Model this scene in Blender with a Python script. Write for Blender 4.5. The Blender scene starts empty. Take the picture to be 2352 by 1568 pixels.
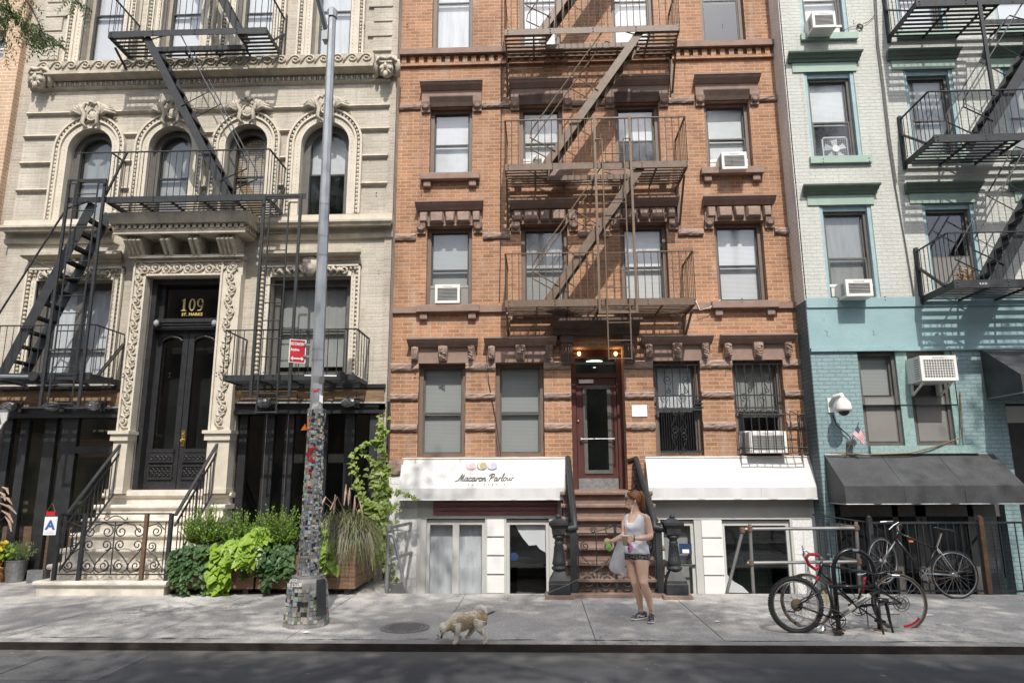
import bpy, bmesh, math, random
from math import pi, sin, cos, radians as rad
from mathutils import Vector as V, Matrix as M4
random.seed(7)
S = bpy.context.scene
COL = S.collection
# ------------------------------------------------------------------ camera
FPX, PITCH, YAW, ROLL, EYE = 1574.0, rad(11.294), rad(2.126), rad(-0.243), 1.78
fw = V((-sin(YAW)*cos(PITCH), cos(YAW)*cos(PITCH), sin(PITCH)))
r0 = V((cos(YAW), sin(YAW), 0)); u0 = r0.cross(fw)
rt = cos(ROLL)*r0 + sin(ROLL)*u0; up = -sin(ROLL)*r0 + cos(ROLL)*u0
cam = bpy.data.cameras.new('camera'); camo = bpy.data.objects.new('camera', cam); COL.objects.link(camo)
cam.sensor_width = 36; cam.lens = 36*FPX/2352; cam.clip_start = .05; cam.clip_end = 400
m = M4((rt, up, -fw)).transposed().to_4x4(); m.translation = V((0, 0, EYE)); camo.matrix_world = m
S.camera = camo
def ray(px, py):
    return rt*((px-1176)/FPX) - up*((py-784)/FPX) + fw
def at(px, py, Y):                      # measured photo point -> point on the vertical plane at distance Y
    d = ray(px, py); t = Y/d.y
    return V((d.x*t, Y, EYE + d.z*t))
def rc(a, b, c, d, Y):                  # measured rectangle -> x0,z0,x1,z1 on plane Y
    return (at(a, (b+d)/2, Y).x, at((a+c)/2, d, Y).z, at(c, (b+d)/2, Y).x, at((a+c)/2, b, Y).z)
# ------------------------------------------------------------------ tagging
WL = {}
def tag(o, label=None, cat=None, group=None, kind=None):
    if label: o['label'] = label
    if cat: o['category'] = cat
    if group: o['group'] = group
    if kind: o['kind'] = kind
    return o
def thing(name, loc, label, cat, group=None):
    o = bpy.data.objects.new(name, None); COL.objects.link(o); o.empty_display_size = .1
    o.location = loc; WL[o.name] = V(loc)
    return tag(o, label, cat, group)
def copy_tree(o, parent=None):
    c = o.copy(); COL.objects.link(c)
    if parent: c.parent = parent
    for ch in list(o.children): copy_tree(ch, c)
    return c
# ------------------------------------------------------------------ mesh collector
class MB:
    def __init__(s): s.v = []; s.f = []; s.mi = []; s.m = 0
    def face(s, *p):
        n = len(s.v); s.v += [tuple(q) for q in p]; s.f.append(tuple(range(n, n+len(p)))); s.mi.append(s.m); return s
    def box(s, x0, y0, z0, x1, y1, z1):
        if x0 > x1: x0, x1 = x1, x0
        if y0 > y1: y0, y1 = y1, y0
        if z0 > z1: z0, z1 = z1, z0
        n = len(s.v)
        s.v += [(x0,y0,z0),(x1,y0,z0),(x1,y1,z0),(x0,y1,z0),(x0,y0,z1),(x1,y0,z1),(x1,y1,z1),(x0,y1,z1)]
        for q in ((0,3,2,1),(4,5,6,7),(0,1,5,4),(1,2,6,5),(2,3,7,6),(3,0,4,7)):
            s.f.append(tuple(n+i for i in q)); s.mi.append(s.m)
        return s
    def prism(s, poly, y0, y1):         # polygon of (x,z), extruded along y
        n = len(s.v); k = len(poly)
        s.v += [(x,y0,z) for x,z in poly] + [(x,y1,z) for x,z in poly]
        s.f.append(tuple(n+i for i in range(k))); s.f.append(tuple(n+k+i for i in reversed(range(k)))); s.mi += [s.m]*2
        for i in range(k):
            j = (i+1) % k; s.f.append((n+i, n+k+i, n+k+j, n+j)); s.mi.append(s.m)
        return s
    def prof(s, poly, x0, x1, sp0=0, sp1=0):      # profile of (y,z), extruded along x; sp: mitre with |y| from first y
        n = len(s.v); k = len(poly); yb = max(p[0] for p in poly)
        s.v += [(x0-sp0*(yb-y),y,z) for y,z in poly] + [(x1+sp1*(yb-y),y,z) for y,z in poly]
        s.f.append(tuple(n+i for i in range(k))); s.f.append(tuple(n+k+i for i in reversed(range(k)))); s.mi += [s.m]*2
        for i in range(k):
            j = (i+1) % k; s.f.append((n+i, n+k+i, n+k+j, n+j)); s.mi.append(s.m)
        return s
    def bar(s, a, b, w, h, upv=(0,0,1)):          # rectangular bar from a to b
        a, b = V(a), V(b); d = (b-a).normalized(); u = V(upv); sd = d.cross(u)
        if sd.length < 1e-4: sd = d.cross(V((1,0,0)))
        sd.normalize(); u = sd.cross(d); n = len(s.v)
        for p in (a, b):
            for i, j in ((-1,-1),(1,-1),(1,1),(-1,1)): s.v.append(tuple(p + sd*(i*w/2) + u*(j*h/2)))
        for q in ((0,3,2,1),(4,5,6,7),(0,1,5,4),(1,2,6,5),(2,3,7,6),(3,0,4,7)):
            s.f.append(tuple(n+i for i in q)); s.mi.append(s.m)
        return s
    def loft(s, rings, cap=True, close=False):
        n = len(s.v); k = len(rings[0])
        for r in rings: s.v += [tuple(p) for p in r]
        L = len(rings)
        for i in range(L if close else L-1):
            a = n+i*k; b = n+((i+1) % L)*k
            for j in range(k):
                jj = (j+1) % k; s.f.append((a+j, a+jj, b+jj, b+j)); s.mi.append(s.m)
        if cap and not close:
            s.f.append(tuple(n+i for i in reversed(range(k)))); s.f.append(tuple(n+(L-1)*k+i for i in range(k))); s.mi += [s.m]*2
        return s
    def tube(s, pts, r, n=6, close=False, cap=True):
        pts = [V(p) for p in pts]; L = len(pts); rings = []; pu = None
        for i, p in enumerate(pts):
            if close: d = pts[(i+1) % L] - pts[i-1]
            else: d = pts[min(i+1, L-1)] - pts[max(i-1, 0)]
            d.normalize()
            if pu is None:
                pu = V((0,0,1)) if abs(d.z) < .9 else V((0,1,0))
            a = d.cross(pu).normalized(); b = a.cross(d); pu = b
            rr = r[i] if isinstance(r, list) else r
            ra, rb = rr if isinstance(rr, tuple) else (rr, rr)
            rings.append([p + a*(ra*cos(2*pi*k/n)) + b*(rb*sin(2*pi*k/n)) for k in range(n)])
        return s.loft(rings, cap, close)
    def lathe(s, c, prof, n=12, ax='z'):          # profile of (radius, height)
        c = V(c); rings = []
        for r, h in prof:
            if ax == 'z': rings.append([c + V((r*cos(2*pi*k/n), r*sin(2*pi*k/n), h)) for k in range(n)])
            else: rings.append([c + V((r*cos(2*pi*k/n), h, r*sin(2*pi*k/n))) for k in range(n)])
        return s.loft(rings)
    def ball(s, c, r, n=10, sc=(1,1,1)):
        c = V(c); k = max(4, n//2+1); rings = []
        for i in range(k+1):
            t = -pi/2 + pi*i/k; t = max(-pi/2+.02, min(pi/2-.02, t))
            rings.append([c + V((r*sc[0]*cos(t)*cos(2*pi*j/n), r*sc[1]*cos(t)*sin(2*pi*j/n), r*sc[2]*sin(t))) for j in range(n)])
        return s.loft(rings)
    def torus(s, c, R, r, n=40, k=8, ax='y', a0=0, a1=2*pi, q=1):
        c = V(c); full = abs(a1-a0-2*pi) < 1e-3; pts = []
        for i in range(n if full else n+1):
            a = a0 + (a1-a0)*i/n
            pts.append(c + (V((R*cos(a), 0, R*sin(a))) if ax == 'y' else V((R*cos(a), R*sin(a), 0))))
        return s.tube(pts, r, k, close=full)
    def leaf(s, p, d, nrm, l, w):
        p, d = V(p), V(d).normalized(); sd = d.cross(V(nrm))
        if sd.length < 1e-4: sd = d.cross(V((.3,.5,.8)))
        sd.normalize(); nn = sd.cross(d)
        m_ = p + d*l*.45 - nn*l*.06; e = p + d*l
        n = len(s.v); s.v += [tuple(p), tuple(m_ + sd*w/2 + nn*w*.12), tuple(e), tuple(m_ - sd*w/2 + nn*w*.12)]
        s.f.append((n,n+1,n+2)); s.f.append((n,n+2,n+3)); s.mi += [s.m]*2
        return s
    def heart(s, p, d, nrm, l, w):                # broad heart-shaped leaf
        p, d = V(p), V(d).normalized(); sd = d.cross(V(nrm))
        if sd.length < 1e-4: sd = d.cross(V((.3,.5,.8)))
        sd.normalize(); nn = sd.cross(d); n = len(s.v)
        out = ((0,0,0),(-.12,.3,.05),(.2,.52,.1),(.6,.34,.04),(1,0,-.12),(.6,-.34,.04),(.2,-.52,.1),(-.12,-.3,.05))
        for a, b, h in out: s.v.append(tuple(p + d*(a*l) + sd*(b*w) + nn*(h*w)))
        s.v.append(tuple(p + d*(.4*l)))
        for i in range(8): s.f.append((n+8, n+i, n+(i+1) % 8)); s.mi.append(s.m)
        return s
    def build(s, name, mat, parent=None, smooth=False, bevel=0, label=None):
        me = bpy.data.meshes.new(name); off = WL.get(parent.name, V((0,0,0))) if parent else V((0,0,0))
        me.from_pydata([(x-off.x, y-off.y, z-off.z) for x,y,z in s.v], [], s.f)
        mats = mat if isinstance(mat, (list, tuple)) else [mat]
        for q in mats: me.materials.append(q)
        if len(mats) > 1: me.polygons.foreach_set('material_index', s.mi)
        bm = bmesh.new(); bm.from_mesh(me); bmesh.ops.recalc_face_normals(bm, faces=bm.faces); bm.to_mesh(me); bm.free()
        if smooth: me.polygons.foreach_set('use_smooth', [True]*len(me.polygons))
        o = bpy.data.objects.new(name, me); COL.objects.link(o)
        if parent: o.parent = parent
        WL[o.name] = off
        if bevel:
            b = o.modifiers.new('bevel', 'BEVEL'); b.width = bevel; b.segments = 2; b.limit_method = 'ANGLE'
        if label: o['label'] = label
        return o
def struct(name, mb, mat, **k):
    return tag(mb.build(name, mat, **k), kind='structure')
def text(name, s, loc, size, mat, parent=None, shear=0, offset=0, align='CENTER', rot=(pi/2,0,0), ext=.004, sx=1, space=1, sy=1):
    c = bpy.data.curves.new(name, 'FONT'); c.body = s; c.size = size; c.align_x = align; c.shear = shear; c.offset = offset
    c.extrude = ext; c.space_character = space
    o = bpy.data.objects.new(name, c); COL.objects.link(o)
    dg = bpy.context.evaluated_depsgraph_get(); me = bpy.data.meshes.new_from_object(o.evaluated_get(dg))
    bpy.data.objects.remove(o); bpy.data.curves.remove(c)
    from mathutils import Euler
    R = (rot.to_matrix() if hasattr(rot, 'to_matrix') else (rot if isinstance(rot, type(M4().to_3x3())) else Euler(rot).to_matrix())).to_4x4()
    off = WL.get(parent.name, V((0,0,0))) if parent else V((0,0,0))
    R.translation = V(loc) - off; me.transform(R @ M4.Diagonal((sx,sy,1,1)))
    me.materials.clear(); me.materials.append(mat)
    o = bpy.data.objects.new(name, me); COL.objects.link(o)
    if parent: o.parent = parent
    WL[o.name] = off
    return o
# ------------------------------------------------------------------ materials
def nd(t, typ, **k):
    n = t.nodes.new(typ)
    for a, b in k.items():
        if a in n.inputs: n.inputs[a].default_value = b
        else: setattr(n, a, b)
    return n
def c4(c): return (c[0], c[1], c[2], 1)
def base(name):
    mt = bpy.data.materials.new(name); mt.use_nodes = True; t = mt.node_tree
    b = t.nodes['Principled BSDF']
    return mt, t, b, t.links.new
def mathn(t, op, a, b=None, c=None):
    n = t.nodes.new('ShaderNodeMath'); n.operation = op
    for i, q in enumerate((a, b, c)):
        if q is None: continue
        if isinstance(q, (int, float)): n.inputs[i].default_value = q
        else: t.links.new(q, n.inputs[i])
    return n.outputs[0]
def coord(t, sc=(1,1,1)):
    tc = nd(t, 'ShaderNodeTexCoord'); mp = nd(t, 'ShaderNodeMapping'); mp.inputs['Scale'].default_value = sc
    t.links.new(tc.outputs['Object'], mp.inputs['Vector']); return mp.outputs[0]
def noise(t, scale, sc=(1,1,1), detail=4, rough=.6, vec=None):
    n = nd(t, 'ShaderNodeTexNoise'); n.inputs['Scale'].default_value = scale; n.inputs['Detail'].default_value = detail; n.inputs['Roughness'].default_value = rough
    t.links.new(vec if vec else coord(t, sc), n.inputs['Vector']); return n.outputs['Fac']
def ramp(t, f, stops):
    r = nd(t, 'ShaderNodeValToRGB'); t.links.new(f, r.inputs[0]); e = r.color_ramp.elements
    while len(e) < len(stops): e.new(.5)
    for q, (p, c) in zip(e, stops):
        q.position = p; q.color = c4(c) if hasattr(c, '__len__') else (c,c,c,1)
    return r.outputs[0]
def mixc(t, f, a, b, mode='MIX'):
    n = nd(t, 'ShaderNodeMix'); n.data_type = 'RGBA'; n.blend_type = mode
    for i, q in ((0, f), (6, a), (7, b)):
        if isinstance(q, (int, float)): n.inputs[i].default_value = q
        elif isinstance(q, tuple): n.inputs[i].default_value = c4(q)
        else: t.links.new(q, n.inputs[i])
    return n.outputs[2]
def bump(t, b, h, st=.3, dist=.01):
    n = nd(t, 'ShaderNodeBump'); n.inputs['Strength'].default_value = st; n.inputs['Distance'].default_value = dist
    t.links.new(h, n.inputs['Height']); t.links.new(n.outputs[0], b.inputs['Normal'])
def mul(c, k): return tuple(x*k for x in c[:3])
def plain(name, c, rough=.7, metal=0, var=.15, scale=6, bmp=0, bsc=60, sc=(1,1,1), c2=None, fine=.0):
    mt, t, b, L = base(name)
    n = noise(t, scale, sc)
    a, z = mul(c, 1-var), mul(c, 1+var)
    if c2: z = c2
    col = ramp(t, n, ((.3, a), (.7, z)))
    if fine: col = mixc(t, 1.0, col, ramp(t, noise(t, bsc*1.7, detail=2), ((.3, 1-fine), (.7, 1+fine))), 'MULTIPLY')
    L(col, b.inputs['Base Color']); b.inputs['Roughness'].default_value = rough; b.inputs['Metallic'].default_value = metal
    if bmp: bump(t, b, noise(t, bsc), bmp)
    return mt
def brick(name, c1, c2, mo, bw=.215, bh=.075, ms=.010, stain=None, bmp=.5, stv=.18, rough=.85, soot=.15):
    mt, t, b, L = base(name)
    tc = nd(t, 'ShaderNodeTexCoord'); sx = nd(t, 'ShaderNodeSeparateXYZ'); L(tc.outputs['Object'], sx.inputs[0])
    wob = mathn(t, 'MULTIPLY', mathn(t, 'SUBTRACT', noise(t, 1.7), .5), .012)
    u = mathn(t, 'ADD', sx.outputs[0], sx.outputs[1]); w = mathn(t, 'ADD', sx.outputs[2], wob)
    cb = nd(t, 'ShaderNodeCombineXYZ'); L(u, cb.inputs[0]); L(w, cb.inputs[1])
    br = nd(t, 'ShaderNodeTexBrick'); L(cb.outputs[0], br.inputs['Vector'])
    br.inputs['Scale'].default_value = 1; br.inputs['Brick Width'].default_value = bw; br.inputs['Row Height'].default_value = bh
    br.inputs['Mortar Size'].default_value = ms; br.inputs['Mortar Smooth'].default_value = .25; br.inputs['Bias'].default_value = -.1
    br.inputs['Color1'].default_value = c4(c1); br.inputs['Color2'].default_value = c4(c2); br.inputs['Mortar'].default_value = c4(mo)
    col = mixc(t, 1.0, br.outputs['Color'], ramp(t, noise(t, 1.1, (1,1,.5), 6), ((.3, 1-stv), (.7, 1+stv))), 'MULTIPLY')
    col = mixc(t, 1.0, col, ramp(t, noise(t, 28, (1,1,1), 3), ((.3, .88), (.7, 1.12))), 'MULTIPLY')
    if stain:                                      # pale salts / soot washing down in streaks
        f = ramp(t, noise(t, 1.6, (2.2,2.2,.45), 8, .7), ((.53, 0.0), (.70, stain[1])))
        col = mixc(t, f, col, stain[0])
    f = ramp(t, noise(t, 2.4, (3,3,.16), 5, .65), ((.56, 0.0), (.74, .38))); col = mixc(t, f, col, mul(c2, .5))      # rain streaks
    f = ramp(t, noise(t, .55, (1,1,.7), 7, .7), ((.5, 0.0), (.72, soot))); col = mixc(t, f, col, mul(c2, .45))
    L(col, b.inputs['Base Color']); b.inputs['Roughness'].default_value = rough
    h = mathn(t, 'SUBTRACT', 1.0, br.outputs['Fac']); h = mathn(t, 'ADD', h, mathn(t, 'MULTIPLY', noise(t, 40), .5))
    bump(t, b, h, bmp, .012)
    return mt
def glassy(name, tint=(.96,.98,.98), refl=.06, trans=.97):
    mt, t, b, L = base(name); out = t.nodes['Material Output']; t.nodes.remove(b)
    tr = nd(t, 'ShaderNodeBsdfTransparent'); tr.inputs[0].default_value = c4(mul(tint, trans))
    gl = nd(t, 'ShaderNodeBsdfGlossy'); gl.inputs['Roughness'].default_value = .055; gl.inputs[0].default_value = (.95,.97,1,1)
    bp = nd(t, 'ShaderNodeBump'); bp.inputs['Strength'].default_value = .06; bp.inputs['Distance'].default_value = .02
    L(noise(t, 1.8, detail=1), bp.inputs['Height']); L(bp.outputs[0], gl.inputs['Normal'])
    lw = nd(t, 'ShaderNodeLayerWeight'); lw.inputs[0].default_value = .5
    f = mathn(t, 'MULTIPLY_ADD', mathn(t, 'POWER', lw.outputs['Facing'], 4.0), .7, refl)
    mx = nd(t, 'ShaderNodeMixShader'); L(f, mx.inputs[0]); L(tr.outputs[0], mx.inputs[1]); L(gl.outputs[0], mx.inputs[2]); L(mx.outputs[0], out.inputs[0])
    return mt
def leafm(name, c, c2, tr=.35, rough=.45, tint=(1.2,1.25,.6)):
    mt, t, b, L = base(name); out = t.nodes['Material Output']
    col = ramp(t, noise(t, 9, detail=2), ((.3, c), (.7, c2)))
    L(col, b.inputs['Base Color']); b.inputs['Roughness'].default_value = rough
    tl = nd(t, 'ShaderNodeBsdfTranslucent'); L(mixc(t, 1.0, col, tint, 'MULTIPLY'), tl.inputs[0])
    mx = nd(t, 'ShaderNodeMixShader'); mx.inputs[0].default_value = tr; L(b.outputs[0], mx.inputs[1]); L(tl.outputs[0], mx.inputs[2]); L(mx.outputs[0], out.inputs[0])
    return mt
def blindm(name, c, pitch=.026, dark=.55):        # horizontal slats
    mt, t, b, L = base(name)
    tc = nd(t, 'ShaderNodeTexCoord'); sx = nd(t, 'ShaderNodeSeparateXYZ'); L(tc.outputs['Object'], sx.inputs[0])
    s_ = mathn(t, 'SINE', mathn(t, 'MULTIPLY', sx.outputs[2], 2*pi/pitch))
    col = ramp(t, mathn(t, 'MULTIPLY_ADD', s_, .5, .5), ((.1, mul(c, dark)), (.45, c)))
    L(col, b.inputs['Base Color']); b.inputs['Roughness'].default_value = .5
    return mt
def curtm(name, c):                               # gathered cloth, vertical folds
    mt, t, b, L = base(name)
    n = noise(t, 9, (1,1,.12), 3)
    L(ramp(t, n, ((.3, mul(c, .72)), (.65, c))), b.inputs['Base Color']); b.inputs['Roughness'].default_value = .9
    bump(t, b, n, .6, .05); return mt
def emit(name, c, st):
    mt, t, b, L = base(name); b.inputs['Emission Color'].default_value = c4(c); b.inputs['Emission Strength'].default_value = st
    b.inputs['Base Color'].default_value = c4(c); return mt
M = {}
M['red_brick'] = brick('red_brick', (.42,.212,.118), (.28,.135,.075), (.44,.325,.225), stain=((.46,.375,.295), .55), soot=.4, stv=.24, bw=.225, bh=.076, ms=.009)
M['pale_brick'] = brick('pale_brick', (.50,.455,.385), (.405,.36,.295), (.53,.49,.42), bw=.31, bh=.066, ms=.007, stain=((.28,.245,.2), .45), soot=.35)
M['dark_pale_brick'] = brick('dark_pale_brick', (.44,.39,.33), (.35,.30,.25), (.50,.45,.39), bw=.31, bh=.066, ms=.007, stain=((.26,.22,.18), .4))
M['tan_brick'] = brick('tan_brick', (.52,.345,.215), (.46,.29,.175), (.58,.50,.41), bw=.23, bh=.078, ms=.011)
M['white_brick'] = brick('white_brick', (.54,.55,.51), (.51,.52,.48), (.49,.495,.47), bw=.215, bh=.071, ms=.006, bmp=.9, stain=((.5,.49,.44), .3), stv=.07)
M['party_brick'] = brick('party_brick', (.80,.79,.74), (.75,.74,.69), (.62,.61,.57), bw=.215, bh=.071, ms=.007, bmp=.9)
M['grey_brick'] = brick('grey_brick', (.42,.41,.38), (.38,.37,.345), (.3,.3,.28), bw=.215, bh=.071, ms=.008, bmp=.9)
M['teal_brick'] = brick('teal_brick', (.245,.35,.365), (.22,.32,.335), (.165,.25,.265), bw=.215, bh=.071, ms=.007, bmp=1, stv=.08, stain=((.2,.3,.33), .3), rough=.6)
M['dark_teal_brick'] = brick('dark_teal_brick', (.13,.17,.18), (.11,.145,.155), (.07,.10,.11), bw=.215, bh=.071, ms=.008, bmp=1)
def peeling():
    mt, t, b, L = base('teal_plaster')
    col = ramp(t, noise(t, 2.2, detail=6), ((.3, (.235,.365,.39)), (.7, (.295,.43,.45))))
    f = mathn(t, 'MULTIPLY', ramp(t, noise(t, 16, (1,1,1.4), 6, .7), ((.62, 0), (.66, 1))), ramp(t, noise(t, .9, detail=2), ((.5, 0), (.62, .85))))
    L(mixc(t, f, col, (.07,.085,.085)), b.inputs['Base Color']); b.inputs['Roughness'].default_value = .6; bump(t, b, noise(t, 14, detail=5), .3); return mt
M['teal_plaster'] = peeling()
M['mint'] = plain('mint', (.30,.405,.345), .6, var=.08, scale=4, bmp=.1, bsc=30)
M['mint_dark'] = plain('mint_dark', (.115,.155,.125), .6, var=.18, scale=4)
M['pale_blue'] = plain('pale_blue', (.30,.42,.45), .6, var=.12, scale=7, bmp=.15)
M['teal_peel'] = plain('teal_peel', (.33,.48,.46), .7, var=.1, scale=22, c2=(.2,.3,.28), bmp=.8, bsc=25)
M['brownstone'] = plain('brownstone', (.27,.185,.15), .85, var=.16, scale=5, bmp=.2, bsc=40, fine=.08)
M['step_brown'] = plain('step_brown', (.20,.135,.107), .85, var=.25, scale=5, bmp=.2, bsc=40, fine=.1)
M['rough_stone'] = plain('rough_stone', (.31,.22,.18), .9, var=.2, scale=5, bmp=1.0, bsc=9, fine=.1)
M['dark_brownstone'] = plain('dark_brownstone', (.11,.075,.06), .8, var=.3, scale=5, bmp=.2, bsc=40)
M['brown_paint'] = plain('brown_paint', (.17,.12,.095), .55, var=.12, scale=8)
M['cream'] = plain('cream', (.59,.535,.445), .8, var=.1, scale=5, bmp=.15, bsc=50, fine=.05)
M['cream_carved'] = plain('cream_carved', (.66,.60,.49), .8, var=.2, scale=16, bmp=1.0, bsc=26)
M['stone_grime'] = plain('stone_grime', (.50,.45,.36), .85, var=.3, scale=5, bmp=.3, bsc=30, c2=(.56,.50,.40), sc=(1,1,.5))
M['carved_stone'] = plain('carved_stone', (.49,.44,.36), .85, var=.25, scale=18, bmp=.9, bsc=30)
M['step_stone'] = plain('step_stone', (.64,.59,.51), .75, var=.2, scale=4, bmp=.15, bsc=40, fine=.06)
M['brown_iron'] = plain('brown_iron', (.145,.098,.066), .5, var=.22, scale=9, bmp=.15, bsc=50)
M['black_iron'] = plain('black_iron', (.024,.026,.029), .58, var=.35, scale=12, bmp=.15, bsc=60)
M['black_paint'] = plain('black_paint', (.026,.026,.028), .35, var=.3, scale=8, bmp=.1, bsc=30)
M['black_carved'] = plain('black_carved', (.02,.02,.022), .35, var=.4, scale=30, bmp=1, bsc=40)
M['dark_frame'] = plain('dark_frame', (.05,.047,.042), .5, var=.2, scale=5)
M['grey_frame'] = plain('grey_frame', (.105,.10,.092), .55, var=.2, scale=6)
M['taupe_frame'] = plain('taupe_frame', (.33,.30,.25), .6, var=.15, scale=5)
M['void'] = plain('void', (.022,.021,.02), .9)
M['inner'] = plain('inner', (.05,.048,.045), .9)
M['glass'] = glassy('glass', refl=.09)
M['glass_sky'] = glassy('glass_sky', refl=.13)
M['glass_dark'] = glassy('glass_dark', tint=(.55,.6,.6), refl=.06)
M['blind_white'] = blindm('blind_white', (.72,.73,.76))
M['blind_grey'] = blindm('blind_grey', (.36,.37,.37), dark=.7)
M['blind_wood'] = blindm('blind_wood', (.42,.30,.17), pitch=.05, dark=.15)
M['shade_white'] = plain('shade_white', (.70,.71,.74), .8, var=.05, scale=2)
M['shade_grey'] = plain('shade_grey', (.30,.30,.29), .8, var=.08, scale=3)
M['screen'] = plain('screen', (.21,.20,.19), .9, var=.08, scale=3)
M['curtain'] = curtm('curtain', (.66,.68,.72))
M['curtain_grey'] = curtm('curtain_grey', (.30,.31,.31))
M['white_metal'] = plain('white_metal', (.74,.73,.69), .45, var=.05)
M['grille'] = plain('grille', (.16,.16,.16), .6)
M['grille_light'] = plain('grille_light', (.38,.38,.36), .6)
M['steel'] = plain('steel', (.36,.38,.40), .42, .55, var=.12, scale=4, bmp=.05)
M['galv'] = plain('galv', (.30,.31,.32), .45, .6, var=.25, scale=14)
M['rust_pipe'] = plain('rust_pipe', (.31,.32,.33), .5, .5, var=.25, scale=8, c2=(.22,.21,.20))
M['rust'] = plain('rust', (.13,.075,.045), .8, var=.3, scale=14)
M['chrome'] = plain('chrome', (.7,.7,.7), .2, .95, var=.05)
M['brass'] = plain('brass', (.65,.45,.14), .25, .9, var=.1)
M['gold'] = plain('gold', (.62,.48,.17), .5, .0, var=.05)
M['white_paint'] = plain('white_paint', (.78,.78,.77), .7, var=.04, scale=3, bmp=.1, bsc=20)
M['white_wall'] = brick('white_wall', (.78,.78,.77), (.75,.75,.745), (.66,.66,.66), bw=.6, bh=.42, ms=.012, stv=.05, bmp=.6)
M['shop_grey'] = plain('shop_grey', (.52,.52,.50), .6, var=.06, scale=3)
M['awning_white'] = plain('awning_white', (.60,.60,.595), .75, var=.055, scale=1.3, sc=(2.5,1,.35), bmp=.08, bsc=5)
M['awning_black'] = plain('awning_black', (.048,.05,.053), .62, var=.3, scale=3, bmp=.1, bsc=12, fine=.1)
M['maroon'] = plain('maroon', (.085,.028,.024), .5, var=.15, scale=5)
M['plum'] = plain('plum', (.27,.11,.11), .6, var=.25, scale=5, sc=(.4,1,4))
M['wood'] = plain('wood', (.17,.095,.055), .8, var=.35, scale=7, sc=(.5,1,5), bmp=.35, bsc=20, c2=(.26,.155,.095))
M['raw_wood'] = plain('raw_wood', (.21,.135,.075), .85, var=.4, scale=6, sc=(.4,1,3), c2=(.33,.215,.125), bmp=.3)
M['conc_post'] = plain('conc_post', (.22,.21,.20), .8, var=.3, scale=8, bmp=.3)
M['terracotta'] = plain('terracotta', (.45,.19,.09), .8)
M['letter_dark'] = plain('letter_dark', (.10,.095,.09), .7)
M['letter_grey'] = plain('letter_grey', (.36,.36,.36), .7)
M['sign_red'] = plain('sign_red', (.52,.02,.03), .4, var=.08)
M['sign_white'] = plain('sign_white', (.8,.8,.8), .45, var=.03)
M['blue'] = plain('blue', (.04,.12,.42), .5)
M['navy'] = plain('navy', (.02,.045,.13), .5)
M['orange'] = plain('orange', (.75,.2,.03), .5)
M['rubber'] = plain('rubber', (.022,.022,.022), .75, var=.25, scale=20)
M['tyre_tan'] = plain('tyre_tan', (.10,.075,.045), .8, var=.2)
M['bike_black'] = plain('bike_black', (.015,.015,.017), .25, var=.2)
M['bike_red'] = plain('bike_red', (.42,.012,.025), .5, var=.2)
M['leaf_dark'] = leafm('leaf_dark', (.032,.08,.022), (.085,.165,.05))
M['leaf_box'] = leafm('leaf_box', (.11,.23,.03), (.27,.42,.07))
M['leaf_lime'] = leafm('leaf_lime', (.15,.27,.022), (.33,.47,.06), tr=.3)
M['leaf_vine'] = leafm('leaf_vine', (.13,.23,.04), (.36,.42,.11))
M['leaf_locust'] = leafm('leaf_locust', (.05,.11,.02), (.13,.22,.045), tr=.4)
M['leaf_street'] = leafm('leaf_street', (.04,.085,.02), (.09,.15,.035), tr=.35)
M['grass_purple'] = leafm('grass_purple', (.085,.062,.045), (.21,.165,.115), tr=.2)
M['grass_green'] = leafm('grass_green', (.085,.125,.035), (.19,.22,.075), tr=.2)
M['plume'] = plain('plume', (.36,.25,.19), .9, var=.3, scale=30)
M['herb'] = leafm('herb', (.22,.30,.16), (.36,.43,.26))
M['bark'] = plain('bark', (.10,.075,.055), .9, var=.3, scale=14, bmp=.8, bsc=20)
M['flower_yellow'] = leafm('flower_yellow', (.75,.58,.04), (.85,.75,.15))
M['flower_white'] = leafm('flower_white', (.75,.75,.65), (.85,.85,.8), tint=(1,1,1))
M['flower_red'] = leafm('flower_red', (.55,.02,.03), (.65,.03,.05))
M['dry_leaf'] = plain('dry_leaf', (.45,.29,.11), .9, var=.3, scale=40)
M['bulb'] = emit('bulb', (1,.72,.3), 2.6)
M['lamp_glow'] = emit('lamp_glow', (.85,1,.75), 1.6)
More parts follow.
